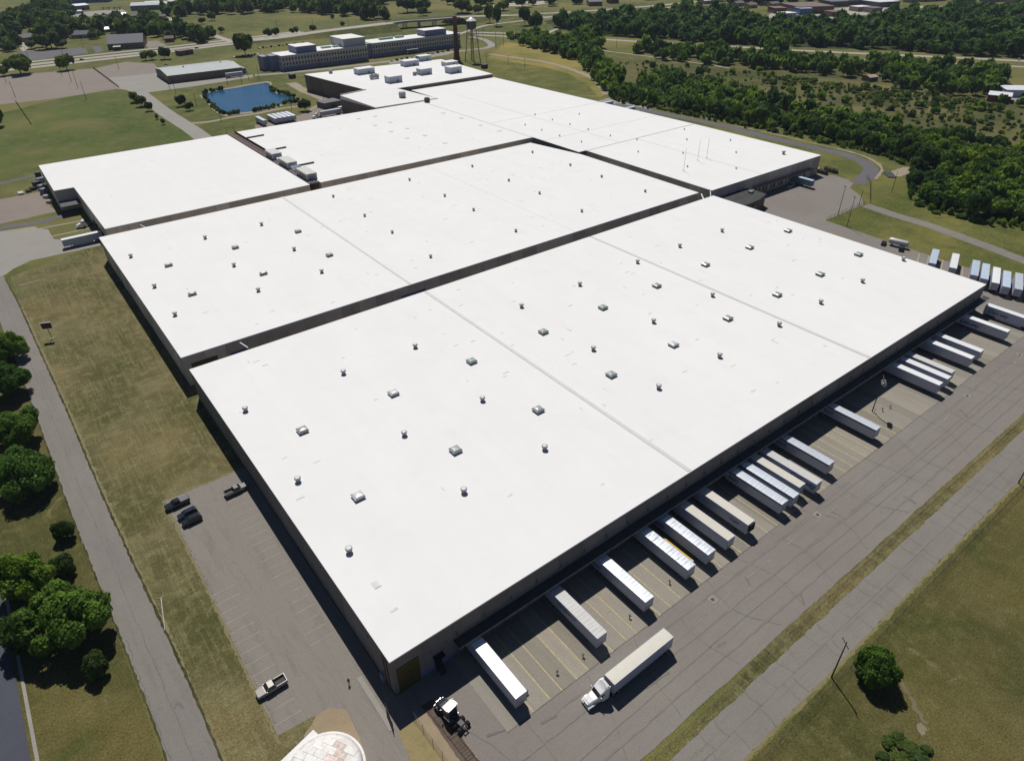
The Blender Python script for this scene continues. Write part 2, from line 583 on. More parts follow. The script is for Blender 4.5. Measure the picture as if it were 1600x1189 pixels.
sheet('hay_field', PX([(745, 108), (760, 92), (790, 66), (820, 70), (875, 80), (925, 112), (948, 148), (938, 152), (890, 148), (830, 130), (790, 122)]), G_HAY, Z, 1.0, 6)
sheet('green_slope', PX([(745, 108), (758, 90), (800, 98), (850, 105), (888, 116), (918, 132), (934, 150), (890, 148), (830, 130), (790, 122)]), G_VERGE, Z + 0.014, 1.0, 6)
sheet('north_verge', PX([(940, 158), (1050, 180), (1150, 196), (1250, 216), (1330, 236), (1400, 262), (1420, 268), (1380, 300), (1345, 300), (1290, 255), (1200, 226), (1080, 195), (1000, 172)]), G_VERGE, Z + 0.012, 0.6, 5)
sheet('scrub_land', PX([(950, 95), (1100, 92), (1300, 110), (1600, 140), (1600, 262), (1440, 240), (1250, 192), (1050, 172), (960, 140)]) + [], G_SCRUB, Z, 2.0, 10)
sheet('forest_floor', PX([(850, 34), (900, 24), (1060, 13), (1130, 9), (1200, 32), (1350, 27), (1600, 4), (1600, 92), (1400, 80), (1230, 74), (985, 60), (900, 54), (870, 46)]), G_FOREST, Z, 3, 12)
sheet('forest_floor', PX([(955, 130), (1000, 151), (1100, 170), (1250, 205), (1350, 232), (1425, 262), (1440, 320), (1600, 358), (1600, 255), (1440, 222), (1250, 178), (1100, 150), (1000, 130)]), G_FOREST, Z + 0.02, 2, 8)
# yards and lots
sheet('dock_yard', [(5.4, -36.4), (340, -36.2), (340, -6), (277.5, -6), (275, 20), (276.5, 57), (278, 83), (311.5, 83), (322, 90), (330, 101), (340, 104), (343, 117), (339.6, 124.9), (240.3, 124.9), (240, 0.05), (5.4, 0.05)], A_YARD, 0.05, 0.12, 2.5)
sheet('parking_lot', [(-20.4, 6.2), (-20.3, 81.0), (-2.0, 80.9), (-0.2, 80.9), (-0.2, -0.2), (5.5, -0.2), (5.5, -6.5), (-3.2, -6.3), (-4.2, -14), (-7, -34), (-13, -34), (-10.5, -14), (-9.0, -2), (-8.5, 3), (-11, 5.4)], A_LOT, 0.04, 0.1, 2.0)
sheet('dirt_patch', [(-12.5, 6.2), (-8.0, 5.0), (-7.6, -3), (-9.0, -14), (-12, -30), (-18, -30), (-13, -1), (-17, 3)], A_DIRT, 0.035, 0.35, 1.2)
sheet('gravel_strip', [(-3.3, -6.2), (0.6, -6.2), (0.9, -34), (-6.5, -34), (-4.3, -15)], A_STONE, 0.035, 0.15, 1.2)
sheet('dirt_strip', [(0.5, -5.8), (5.4, -5.8), (5.8, -34), (0.9, -34)], A_DIRT, 0.03, 0.1, 1.2)
sheet('track_bed', [(2.7, -4.8), (5.1, -4.8), (5.6, -34), (2.9, -34)], A_BALLAST, 0.045, 0.12, 0.8)
left_road = ribbon('west_road', [(-33.4, -60), (-33.5, 12), (-34.2, 40), (-35.2, 65), (-36.2, 95), (-37.1, 140), (-38.6, 190), (-39.6, 225), (-41.5, 262), (-47, 330), (-52, 420)], 7.6, A_ROAD, 0.05, 6, 0.12)
sheet('old_street', [(-57.5, -80), (-56.1, 28), (-56.2, 53), (-56.4, 73), (-57, 120), (-75, 120), (-75, -80)], A_DARK, 0.05)
south_road = structure(sheet('south_road', [(-80, -47.1), (420, -47.1), (420, -39.2), (-80, -39.4)], A_ROADX, 0.05, 0.14, 2.0))
sheet('median_grass', [(-80, -39.4), (420, -39.2), (420, -36.2), (180, -36.3), (100, -36.5), (60, -36.5), (30, -39.2), (-80, -39.3)], G_LAWN, 0.055, 0.3, 1.3)
sheet('road_shoulder', [(-80, -47.75), (420, -47.75), (420, -47.0), (-80, -47.0)], pave_mat('straw_shoulder', (0.2, 0.17, 0.085), (0.17, 0.15, 0.075), (0.11, 0.105, 0.045), (0.4, 1), 0.3), 0.045, 0.35, 0.9)
sheet('road_shoulder', [(-30.0, -30), (-30.1, 12), (-30.7, 40), (-31.8, 65), (-32.6, 95), (-33.4, 140), (-34.8, 190), (-35.9, 225), (-35.0, 225), (-33.8, 190), (-32.4, 140), (-31.6, 95), (-30.9, 65), (-29.8, 40), (-29.2, 12), (-29.0, -30)], MATS['straw_shoulder'], 0.045, 0.3, 0.8)
G_EDGE = grass_mat('dark_edge_strip', [(0.03, 0.034, 0.014), (0.05, 0.05, 0.022), (0.075, 0.07, 0.032), (0.1, 0.09, 0.04)], 0.3)  # mottled dark tone for the narrow strips along the west road
ribbon('road_edge', [(-29.75, -60), (-29.8, 12), (-30.45, 40), (-31.45, 65), (-32.4, 95), (-33.25, 140), (-34.75, 190), (-35.75, 225), (-37.4, 258)], 0.5, G_EDGE, 0.058, 1.0, 0.14)
ribbon('road_edge', [(-37.3, -60), (-37.35, 12), (-38.0, 40), (-39.0, 65), (-40.0, 95), (-40.9, 140), (-42.4, 190)], 0.35, G_EDGE, 0.058, 1.0, 0.16)
ribbon('lot_fringe', [(-20.75, 4.5), (-20.6, 30), (-20.55, 55), (-20.6, 81.3)], 0.5, MATS['straw_shoulder'], 0.048, 0.6, 0.24)
ribbon('lot_fringe', [(-20.6, 81.2), (-10, 81.3), (-1, 81.2)], 0.6, MATS['straw_shoulder'], 0.048, 0.8, 0.25)
sheet('road_kerb', [(-56.1, -80), (-55.6, -80), (-54.9, 28), (-55.0, 53), (-55.2, 73), (-55.8, 120), (-56.4, 120), (-55.9, 73), (-55.6, 53), (-55.5, 28)], A_CONC, 0.06)
# west apron by the left docks
sheet('gravel_pad', PX([(0, 312), (62, 300), (78, 322), (88, 331), (40, 342), (0, 350)]) + [Vector((-75, 300, 0))], A_GRAVEL, 0.035, 0.4, 2.5)
ribbon('apron_lane', [(-80, 297), (-60, 299)] + [(p.x, p.y) for p in PX([(0, 357), (50, 350), (122, 331)])], 5.6, A_EAST, 0.05, 5, 0.1)
sheet('concrete_apron', PX([(0, 362), (55, 354), (60, 358), (75, 359), (84, 374), (96, 375), (155, 372), (157, 384), (47, 408), (20, 421), (8, 430)]) + [Vector((-80, 262, 0)), Vector((-80, 300, 0))], A_CONC, 0.06, 0.1, 3)
for a, b in (((60, 358), (130, 345)), ((80, 370), (142, 356.5))):
    p, q = at(*a), at(*b)
    ribbon('wheel_strip', [(p.x, p.y), (q.x, q.y)], 1.6, A_CONC, 0.062, 4, 0.06)
ribbon('farm_lane', [(p.x, p.y) for p in PX([(-60, 296), (0, 287), (66, 272)])], 4.5, A_EAST, 0.04, 5, 0.2)
# north-west lots
sheet('gravel_lot', PX([(0, 120), (90, 112), (150, 107), (195, 97), (240, 100), (252, 114), (225, 120), (172, 123), (186, 139), (90, 154), (0, 164)]) + [Vector((-130, 640, 0)), Vector((-130, 800, 0))], A_GRAVEL, 0.04, 0.8, 6)
sheet('concrete_lot', PX([(170, 122), (245, 115), (262, 133), (395, 117), (395, 121), (300, 136), (232, 145), (212, 144), (184, 139)]), A_CONC, 0.06, 0.3, 5)
lane = ribbon('access_lane', [(p.x, p.y) for p in PX([(205, 137), (222, 148), (258, 176), (300, 203), (330, 226)])], 11.5, A_CONC, 0.05, 6, 0.15)
ribbon('pond_path', [(p.x, p.y) for p in PX([(296, 193), (325, 191), (360, 184), (400, 178), (440, 170), (470, 166)])], 5.0, A_TRAIL, 0.045, 5, 0.3)
ribbon('mill_path', [(p.x, p.y) for p in PX([(455, 130), (475, 142), (495, 150), (510, 158), (500, 166), (480, 178)])], 9.0, A_TRAIL, 0.045, 5, 0.6)
sheet('truck_court', PX([(400, 215), (398, 196), (440, 187), (470, 180), (500, 165), (530, 160), (560, 166), (600, 170), (560, 190)]), A_GRAVEL, 0.05, 0.3, 4)
ribbon('office_drive', [(p.x, p.y) for p in PX([(398, 118), (440, 115), (520, 107), (610, 96), (690, 84), (740, 78), (762, 75), (768, 70), (755, 62), (735, 58)])], 8.0, A_CONC, 0.05, 6, 0.2)
sheet('office_lot', PX([(605, 96), (640, 90), (720, 78), (700, 86), (640, 96), (610, 101)]), A_CONC, 0.055, 0.3, 5)
ribbon('worn_track', [(p.x, p.y) for p in PX([(765, 85), (800, 90), (850, 97), (890, 108), (930, 125), (948, 148)])], 6.0, A_TRAIL, 0.05, 6, 0.8)
# north-east service road
ribbon('service_road', [(p.x, p.y) for p in PX([(960, 163), (1000, 171), (1080, 187), (1150, 202), (1205, 216), (1265, 230), (1316, 241), (1346, 252), (1361, 264), (1353, 277), (1338, 287)])], 8.2, A_EAST, 0.07, 5, 0.12)
sheet('turning_pad', PX([(935, 158), (958, 152), (985, 155), (1015, 165), (1020, 171), (985, 176), (960, 172)]), A_CONC, 0.06, 0.3, 3)
ribbon('east_road', [(p.x, p.y) for p in PX([(1352, 321), (1400, 337), (1450, 352), (1500, 370), (1560, 392)])] + [(299.5, 5), (292, -30), (285, -60)], 6.8, A_ROADX, 0.06, 5, 0.12)
ribbon('shoulder_strip', [(p.x, p.y) for p in PX([(1150, 197), (1210, 210), (1270, 224), (1330, 238), (1362, 250), (1378, 264), (1368, 280)])], 1.6, A_TRAIL, 0.05, 4, 0.5)
# highways in the distance
for pts, w in (([(-140, 851), (16, 847), (100, 851), (180, 853), (275, 866), (360, 884)], 13), ([(-140, 829), (14, 827), (100, 831), (180, 836), (275, 850), (330, 862)], 12), ([(-140, 870), (16, 868), (100, 872), (180, 874), (275, 884), (360, 897)], 9)):
    ribbon('highway', pts, w, A_HWY, 0.08, 14, 0.2)
for pts, w in (([(738, 27), (800, 24.5), (850, 21.5), (900, 19), (960, 14.5), (1030, 9), (1090, 3)], 12), ([(840, 28), (900, 24), (960, 20.5), (1020, 15), (1080, 8)], 9),
               ([(690, 62), (735, 48), (760, 40), (800, 35), (830, 31), (860, 28)], 7), ([(735, 51), (775, 52), (820, 54), (870, 58), (930, 61.5), (990, 65), (1060, 69)], 9),
               ([(742, 55), (800, 58), (850, 61), (900, 65)], 8), ([(852, 56), (860, 50), (870, 46), (878, 43)], 6),
               ([(1040, 69), (1100, 71), (1160, 74.5), (1230, 78.5), (1300, 82), (1400, 86.5), (1500, 91), (1600, 96), (1700, 101)], 10),
               ([(1000, 71), (1060, 77), (1125, 84), (1225, 89), (1307, 92.5), (1400, 97), (1500, 101), (1600, 105), (1700, 110)], 7)):
    ribbon('highway', [(p.x, p.y) for p in PX(pts)], w, A_HWY, 0.08, 14, 0.3)
ribbon('trail', [(p.x, p.y) for p in PX([(920, 76), (960, 82), (1000, 87), (1060, 95), (1110, 102), (1140, 107)])], 4.0, A_TRAIL, 0.06, 8, 0.7)
ribbon('trail', [(p.x, p.y) for p in PX([(932, 92), (938, 104), (940, 115), (955, 125), (962, 132)])], 5.0, A_TRAIL, 0.06, 6, 1.0)
ribbon('country_lane', [(p.x, p.y) for p in PX([(252, 25), (285, 38), (320, 51), (352, 62), (372, 68)])], 9.0, A_HWY, 0.07, 12, 0.3)
ribbon('suburb_street', [(p.x, p.y) for p in PX([(-10, 36), (12, 48), (24, 60), (34, 72), (42, 80)])], 8.0, A_HWY, 0.07, 8, 0.3)
sheet('suburb_lot', PX([(18, 82), (55, 80), (132, 75), (138, 84), (90, 90), (42, 96)]), A_EAST, 0.06, 0.5, 8)
sheet('suburb_lot', PX([(143, 73), (155, 72), (162, 80), (150, 84)]), A_EAST, 0.06, 0.5, 8)
sheet('church_lot', PX([(222, 66), (245, 64), (262, 72), (232, 76)]), A_GRAVEL, 0.06, 0.5, 8)
sheet('storage_yard', PX([(100, 22), (125, 20), (165, 16), (190, 15), (200, 20), (165, 24), (118, 28), (106, 25)]), A_CONC, 0.06, 0.5, 8)
sheet('storage_yard', PX([(1195, 28), (1215, 15), (1310, 14), (1340, 10), (1390, 12), (1380, 22), (1330, 26), (1290, 31), (1240, 30)]), A_HWY, 0.06, 0.5, 8)
sheet('storage_yard', PX([(1555, 150), (1580, 133), (1640, 136), (1640, 165), (1600, 163)]), A_CONC, 0.06, 0.5, 5)
sheet('storage_yard', PX([(760, 12), (785, 5), (850, 1), (870, 4), (835, 9)]), A_HWY, 0.06, 0.5, 8)

# the pond
WATER = bpy.data.materials.new('pond_water')
t, N, L, b = nt(WATER)
v = coord(t)
L.new(ramp(t, noise(t, v, 0.03, 4), [(0.3, (0.018, 0.07, 0.14)), (0.7, (0.028, 0.095, 0.18))]), b.inputs['Base Color'])
b.inputs['Roughness'].default_value = 0.12
b.inputs['Specular IOR Level'].default_value = 0.35
bumpn(t, noise(t, coord(t, 'world', (1, 2.2, 1)), 0.5, 3), 0.25, 0.3, b)
pond_px = [(320, 151), (324, 146), (336, 143), (348, 141), (375, 136.5), (400, 132), (415, 129.5), (422, 131), (421, 137), (424, 143), (432, 146.5), (446, 149), (458, 153), (466, 157), (460, 160), (446, 161), (432, 166), (419, 170), (400, 173), (396, 174.5), (376, 176.5), (358, 179.5), (347, 176.5), (338, 170), (332, 163), (325, 156)]
pc = sum(PX(pond_px), Vector()) / len(pond_px)
sheet('pond_bank', [pc + (p - pc) * 1.1 for p in PX(pond_px)], A_TRAIL, 0.05, 0.7, 3)
fixed(sheet('pond_water', PX(pond_px), WATER, 0.09, 0.4, 3), 'blue pond water with a curved bank')

# slabs, seams and painted lines of the dock yard: pieces of the yard
yard = bpy.data.objects['dock_yard']
slab_me = MB().add([(0, -18.4, 0), (3.27, -18.4, 0), (3.27, 0, 0), (0, 0, 0)], [(0, 1, 2, 3)]).mesh('concrete_slab', A_SLAB)
x = 12.2
k = 0
while x < 238:
    link('concrete_slab', slab_me, yard, (x, -0.1, 0.07))
    x += 3.315
    k += 1
LINES = [22.2, 25.1, 28.8, 31.8, 42.2, 45.1, 52.1, 55.2, 58.6, 61.9, 65.4, 68.6, 72, 75.2, 79, 82.2, 88.9, 92.6, 112.8, 115.6, 122.6, 126, 129.3, 132.6, 136, 144, 148, 151.5]
line_me = MB().add([(-0.13, -18.5, 0), (0.13, -18.5, 0), (0.13, -1, 0), (-0.13, -1, 0)], [(0, 1, 2, 3)]).mesh('lane_line', PAINT_Y)
for x in LINES + [18.2, 38.3, 51.9]:
    link('lane_line', line_me, yard, (x, 0, 0.085))
for i in range(46):
    x = 155 + i * 6.63
    if x < 236:
        link('lane_line', line_me, yard, (x, 0, 0.085), scale=(0.25, 1, 1))


def crack(parent, pts, w, z, mat=TAR, seed=1, wob=0.12, step=1.2):
    rr = random.Random(seed)
    sp = smooth_line(pts, step)
    sp = [p + Vector((rr.uniform(-wob, wob), rr.uniform(-wob, wob))) for p in sp]
    L, Rr = [], []
    mb = MB()
    for i, p in enumerate(sp):
        d = (sp[min(i + 1, len(sp) - 1)] - sp[max(i - 1, 0)]).normalized()
        n = Vector((-d.y, d.x)) * w * rr.uniform(0.15, 0.5)
        L.append(p + n)
        Rr.append(p - n)
    n = len(sp)
    mb.add([(p.x, p.y, z) for p in L] + [(p.x, p.y, z) for p in Rr], [(n + i, n + i + 1, i + 1, i) for i in range(n - 1)])
    return part('tar_seam', mb, mat, parent)


crack(yard, [(12, -18.55), (120, -18.6), (238, -18.5)], 0.2, 0.09, TAR, 2, 0.05, 4)
crack(yard, [(52, -24.6), (80, -23.6)  , (130, -23.7), (180, -23.5), (232, -23.6)], 0.35, 0.088, PALE_SEAM, 3, 0.22, 2.5)
crack(yard, [(8, -30.2), (60, -29.6), (150, -29.8), (260, -29.5)], 0.12, 0.09, TAR, 4, 0.08, 3)
crack(yard, [(6, -24), (40, -24.5)], 0.12, 0.09, TAR, 5, 0.1)
for i, x in enumerate((16, 29, 41, 53, 66, 78, 92, 104, 118, 131, 145, 158, 171, 186, 198, 211, 224)):
    crack(yard, [(x + 3 * math.sin(i * 7), -18.6), (x + 2 * math.sin(i * 3), -27), (x + 4 * math.sin(i * 5), -35.5)], 0.13, 0.09, TAR, 20 + i, 0.1)
crack(yard, [(6, -12), (9, -20), (12, -36)], 0.14, 0.09, TAR, 61, 0.15)
SKID = pm('old_skid_mark', (0.15, 0.133, 0.12), 0.85, var=0.25, space='world')
for i, (px, py, qx, qy) in enumerate(((1411, 775, 1431, 787), (1248, 925, 1256, 944), (1164, 902, 1172, 915), (1500, 640, 1512, 652), (1010, 1075, 1045, 1050), (1300, 800, 1322, 812), (1120, 1010, 1134, 1002), (845, 1130, 870, 1118), (760, 1150, 790, 1140))):
    p, q_ = at(px, py), at(qx, qy)
    crack(yard, [(p.x, p.y), ((p.x + q_.x) / 2 + 0.2, (p.y + q_.y) / 2), (q_.x, q_.y)], 0.55, 0.108, SKID, 400 + i, 0.05, 0.7)
for i, (y0, x0, x1) in enumerate(((-21.0, 20, 120), (-21.6, 60, 230), (-26.2, 30, 200), (-27.1, 90, 250), (-32.5, 10, 240))):
    crack(yard, [(x0, y0), ((x0 + x1) / 2, y0 - 0.5), (x1, y0 + 0.2)], 0.6, 0.0945 + i * 0.0021, pm('faint_tyre_track', (0.178, 0.162, 0.146), 0.9, var=0.12, vscale=0.3, space='world'), 430 + i, 0.06, 2.0)
sr = bpy.data.objects['south_road']
crack(sr, [(-60, -43.2), (60, -43.1), (180, -43.3), (400, -43.2)], 0.16, 0.07, TAR, 6, 0.06, 3)
for i in range(44):
    x = -40 + i * 6.4 + 1.6 * math.sin(i * 2.3)
    o = 2.2 if i % 2 else 0.0
    crack(sr, [(x + o, -47.0), (x + 0.5 * math.sin(i) + o, -45), (x + 0.3 + o, -43.2)], 0.2, 0.072, TAR, 100 + i, 0.1)
    crack(sr, [(x + 1.2, -43.2), (x + 0.8, -41), (x + 0.5 * math.cos(i) + 1.0, -39.4)], 0.18, 0.074, TAR, 200 + i, 0.1)
wr = bpy.data.objects['west_road']
crack(wr, [(-33.6, -30), (-33.7, 12), (-34.4, 40), (-35.2, 65), (-36.2, 95), (-37.2, 140), (-38.4, 185), (-39.6, 225)], 0.2, 0.07, TAR, 7, 0.16, 2.0)
crack(wr, [(-36.6, 8), (-36.9, 22), (-37.3, 34), (-37.2, 44)], 0.22, 0.072, TAR, 8, 0.25)
crack(wr, [(-32.3, 22), (-33.0, 24), (-33.6, 22.8)], 0.9, 0.073, TAR, 9, 0.1)
lot = bpy.data.objects['parking_lot']
for i in range(19):                                   # stall lines along the lawn side and the wall side of the car park
    y = 8.2 + i * 3.0
    if i < 13:
        part('stall_line', MB().box(-19.9, y - 0.06, 0.05, -15.2, y + 0.06, 0.054), PAINT_W, lot)
    part('stall_line', MB().box(-8.4, y + 11.4, 0.05, -3.6, y + 11.52, 0.054), PAINT_W, lot)
for i in range(22):
    y = 9.7 + i * 3.0
    part('wheel_stop', MB().box(-20.0, y - 0.9, 0.05, -19.82, y + 0.9, 0.15), A_LOT, lot)
part('kerb_strip', MB().box(-4.3, -5.5, 0.04, -3.3, 7.5, 0.12), A_CONC, lot)
for i in range(3):
    crack(lot, [(-19 + i * 2.2, 70 - i * 7), (-17 + i * 2, 62 - i * 7), (-16.5 + i * 1.8, 50 - i * 5)], 0.14, 0.052, TAR, 300 + i, 0.25)

# drains and pins in the yard
dr0 = None
for i, (x, y) in enumerate(((63.6, -22.7), (103.1, -22.4), (181.9, -22.4), (219.1, -22.5))):
    lab = ['square storm drain in the yard in front of the second row of trailers', 'square storm drain in the yard opposite the tight group of five trailers', 'square storm drain beyond the three close trailers', 'square storm drain near the far right end of the yard'][i]
    d = thing('storm_drain', lab, 'drain', (x, y, 0.06), 0.0, 'storm drains in the dock yard')
    mb = MB()
    mb.box(-0.85, -0.85, 0, 0.85, -0.4, 0.05).box(-0.85, 0.4, 0, 0.85, 0.85, 0.05).box(-0.85, -0.4, 0, -0.4, 0.4, 0.05).box(0.4, -0.4, 0, 0.85, 0.4, 0.05)
    part('concrete_collar', mb, A_CONC, d)
    g = MB()
    for q in range(5):
        g.box(-0.38 + q * 0.17, -0.38, 0.0, -0.3 + q * 0.17, 0.38, 0.04)
    part('grate', g, RUST, d)


def bollard(x, y, h, label):
    d = thing('stand_pipe', label, 'post', (x, y, 0.07), rng.uniform(0, 6), 'short dark stand pipes between the docks')
    part('post', MB().tube((0, 0, 0), (0.12, 0.02, h), 0.09, 0.07, 8), DARK_STEEL, d)
    part('handle', MB().box(-0.05, -0.3, h * 0.62, 0.3, 0.3, h * 0.66), DARK_STEEL, d)
    part('spout', MB().box(0.02, -0.04, h * 0.95, 0.5, 0.04, h), DARK_STEEL, d)


for (x, y, lb) in ((19.6, -15.0, 'dark stand pipe beside the first docked trailer'), (26.5, -15.4, 'dark stand pipe between the two left pairs of yellow lines'), (33.0, -15.6, 'dark stand pipe left of the second docked trailer'),
                   (46.4, -15.1, 'dark stand pipe left of the third docked trailer'), (59.8, -14.1, 'dark stand pipe left of the fourth docked trailer'), (155.2, -10.6, 'dark stand pipe at the foot of the lamp pole'), (158.0, -11.3, 'dark stand pipe beside the lamp pole shadow')):
    bollard(x, y, 1.1, lb)

# ------------------------------------------------------------------ warehouses
HR = 10.4


def wall_panels(root, poly, z1, mat, width=6.6, z0=0.0, skip=(), depth=0.25):
    """single tilt-up panels standing 25 cm proud of a dark core"""
    n = len(poly)
    cache = {}
    for i in range(n):
        if i in skip:
            continue
        a, b = Vector(poly[i]), Vector(poly[(i + 1) % n])
        L = (b - a).length
        if L < 1.5:
            continue
        m = max(1, round(L / width))
        w = L / m
        d = (b - a) / L
        ang = math.atan2(d.y, d.x)
        key = round(w, 3)
        if key not in cache:
            cache[key] = MB().box(0.03, -0.02, z0, w - 0.03, depth, z1).mesh('wall_panel', mat)
        for k in range(m):
            p = a + d * (w * k)
            link('wall_panel', cache[key], root, (p.x, p.y, 0), (0, 0, ang))


def inset(poly, d):
    c = Vector((sum(p[0] for p in poly) / len(poly), sum(p[1] for p in poly) / len(poly)))
    out = []
    n = len(poly)
    for i in range(n):
        p0, p1, p2 = Vector(poly[i - 1]), Vector(poly[i]), Vector(poly[(i + 1) % n])
        d1, d2 = (p1 - p0).normalized(), (p2 - p1).normalized()
        n1, n2 = Vector((-d1.y, d1.x)), Vector((-d2.y, d2.x))
        q = p1 + (n1 + n2) / max(0.2, 1 + n1.dot(n2)) * d
        out.append((q.x, q.y))
    return out


def warehouse(label, poly, zr=HR, mat=WALL, width=6.6, roofmat=ROOF, skip=(), group='joined white-roofed warehouses', edge=True):
    r = thing('warehouse', label, 'warehouse', (0, 0, 0), 0, group)
    part('wall_core', MB().prism(inset(poly, 0.22), -0.5, zr - 0.42), WALL_CORE, r)
    wall_panels(r, poly, zr - 0.4, mat, width, skip=skip)
    part('roof', MB().prism(inset(poly, -0.1), zr - 0.3, zr), roofmat, r)
    part('roof_edge', MB().prism(inset(poly, -0.06), zr - 0.42, zr - 0.303), ROOF_EDGE, r)
    return r


def seam(root, a, b, z, w=1.1, h=0.1, m=None):
    a, b = Vector(a), Vector(b)
    d = (b - a).normalized()
    n = Vector((-d.y, d.x)) * w / 2
    part('roof_seam', MB().prism([(a + n)[:], (a - n)[:], (b - n)[:], (b + n)[:]], z - 0.02, z + h), m or ROOF_SEAM, root)


A = warehouse('large warehouse nearest the camera with truck docks along its right side', [(0, 0), (239.7, 0), (240, 120.4), (0, 121.3)])
B = warehouse('middle warehouse with a single grey seam behind the nearest warehouse', [(-0.1, 129.8), (238.0, 127.6), (238.0, 210), (231.2, 247.3), (-0.1, 251.4)], HR, WALL_T, skip=(2,))
Cw = warehouse('left rear warehouse with a plain white roof and a notched corner', [(4.0, 260.5), (98, 259.2), (98, 385), (-5.0, 387.4), (-5.3, 333), (3.6, 332.5)], HR, WALL_T)
D = warehouse('rear middle warehouse beside the sunken pipe rack', [(104, 259), (239.8, 256), (239.8, 383.6), (104, 387.2)], HR, WALL_T)
E_ = warehouse('right rear warehouse with a brown loading canopy', [(245.4, 125.6), (337.2, 124.9), (338.0, 214.6), (245.4, 214.4)], HR, WALL_T)
F = warehouse('far right warehouse stretching back from the loading canopy warehouse', [(240.1, 214.8), (338.0, 214.9), (333.0, 423.4), (254, 424.6), (254, 384), (240.1, 384)], HR)
HP = [(203.3, 386.9), (252.5, 384.6), (243.5, 425.0), (241.6, 425.5), (221.7, 435.9), (197.8, 431.3)]
HZT = [11.0, 10.9, 12.7, 12.98, 12.98, 12.98]
H = thing('warehouse', 'small link building with a gently rising roof before the farthest mill block', 'warehouse', (0, 0, 0), 0, 'joined white-roofed warehouses')
part('wall_core', MB().prism(inset(HP, 0.22), -0.5, 10.3), WALL_CORE, H)
wall_panels(H, HP, 10.6, WALL_BR, skip=(2, 3))
HI = inset(HP, -0.1)
part('roof', MB().add([(q[0], q[1], 10.3) for q in HI] + [(q[0], q[1], z_) for q, z_ in zip(HI, HZT)], [(5, 4, 3, 2, 1, 0), (6, 7, 9), (6, 9, 10), (6, 10, 11), (7, 8, 9)] + [(i, (i + 1) % 6, 6 + (i + 1) % 6, 6 + i) for i in range(6)]), ROOF, H)
G = warehouse('farthest mill block with a cluster of white rooftop houses', [(221.8, 436), (241.7, 425.7), (332.4, 423.9), (339.0, 513.5), (211.6, 529)], 13.0, WALL_BR)
seam(A, (81.2, 0.3), (81.4, 120.8), HR)
seam(A, (162, 0.3), (161.3, 120.6), HR)
seam(B, (80.3, 129.4), (80.2, 250.4), HR, 0.9)
seam(B, (160, 128.6), (160, 249), HR, 0.25, 0.05, ROOF)
seam(F, (240.6, 300), (336, 298), HR, 0.5, 0.04)
seam(F, (272, 215.5), (272, 384), HR, 0.5, 0.03)
seam(F, (240.5, 246), (337, 245), HR, 0.5, 0.03)
seam(E_, (285, 126), (285, 214), HR, 0.5, 0.03)
seam(E_, (246, 214), (337.8, 214.2), HR, 0.8, 0.12)
seam(D, (239.5, 257), (239.5, 383), HR, 0.5, 0.12)
seam(G, (198, 431.6), (221.6, 436.3), 13.0, 0.8, 0.5, ROOF_EDGE)

# canopy, dock doors and the yellow drive-in door of the nearest warehouse
cm = MB().box(13.2, -2.25, 4.9, 242.5, 0.0, 5.05)
part('dock_canopy', cm, CANOPY, A)
part('canopy_trim', MB().box(13.15, -2.33, 4.84, 242.5, -2.25, 5.08), CANOPY_TRIM, A)
rodm = MB().tube((0, -2.1, 5.05), (0, -0.05, 7.0), 0.05, None, 5).box(-0.06, -0.12, 6.2, 0.06, -0.02, 7.4).mesh('hanger_rod', DARK_STEEL)
doorm = MB().box(-1.35, -0.1, 1.2, 1.35, -0.02, 4.1).mesh('dock_door', DOOR_G)
padm = MB().box(-1.75, -0.3, 1.1, -1.35, -0.02, 4.5).box(1.35, -0.3, 1.1, 1.75, -0.02, 4.5).box(-1.75, -0.3, 4.1, 1.75, -0.02, 4.5).mesh('dock_seal', RUBBER)
BAYS = [17.0 + 6.63 * i for i in range(34)]
BAYS = [17.0, 23.65, 30.3, 37.0, 43.7, 50.5, 57.1, 63.7, 70.4, 77.2, 84.6, 90.7, 96.3, 100.4, 104.7, 108.9, 114.2, 117.8, 124.3, 131, 134.4, 140.5, 147, 153.8, 160.5, 167, 175.2, 180.4, 184.7, 191, 197.6, 204, 211, 217.5, 224, 231]
for x in BAYS:
    d = link('dock_door', doorm, A, (x, 0, 0))
    link('dock_seal', padm, d)
for x in [14 + i * 6.63 for i in range(35)]:
    link('hanger_rod', rodm, A, (x, 0, 0))
yd = part('drive_in_door', MB().box(0.9, -0.06, 0.0, 5.6, -0.015, 7.2), DOOR_Y, A)
for k in range(6):
    part('door_panel', MB().box(0.95, -0.12, 0.1 + k * 1.18, 5.55, -0.05, 1.2 + k * 1.18), DOOR_Y, yd)
part('base_band', MB().box(5.8, -0.05, 0.05, 13.1, -0.018, 1.5), BLUE_BAND, A)
st = part('personnel_door', MB().box(8.7, -0.14, 1.2, 10.3, -0.02, 3.4), RUBBER, A)
part('awning', MB().prism([(8.4, -1.3), (10.6, -1.3), (10.6, -0.02), (8.4, -0.02)], 3.9, 4.1), RUBBER, st)
stair = MB()
for k in range(6):
    stair.box(8.8, -0.5 - k * 0.32, 0.05, 10.2, -0.18 - k * 0.32, 1.2 - k * 0.2)
part('steps', stair, DARK_STEEL, A)
for x, y, rz in ((3.4, 0, 0), (8.0, 0, 0), (11.6, 0, 0)):
    part('wall_lamp', MB().box(x - 0.2, -0.45, 6.0, x + 0.2, -0.02, 6.35), CHROME, A)
lampl = MB().box(-0.45, -0.2, 7.6, -0.02, 0.2, 7.9).mesh('wall_lamp', CHROME)
for y in (9, 30, 52, 75, 97):
    link('wall_lamp', lampl, A, (0, y, 0))
for y in (140, 165, 190, 215, 238):
    link('wall_lamp', lampl, B, (0, y, 0))
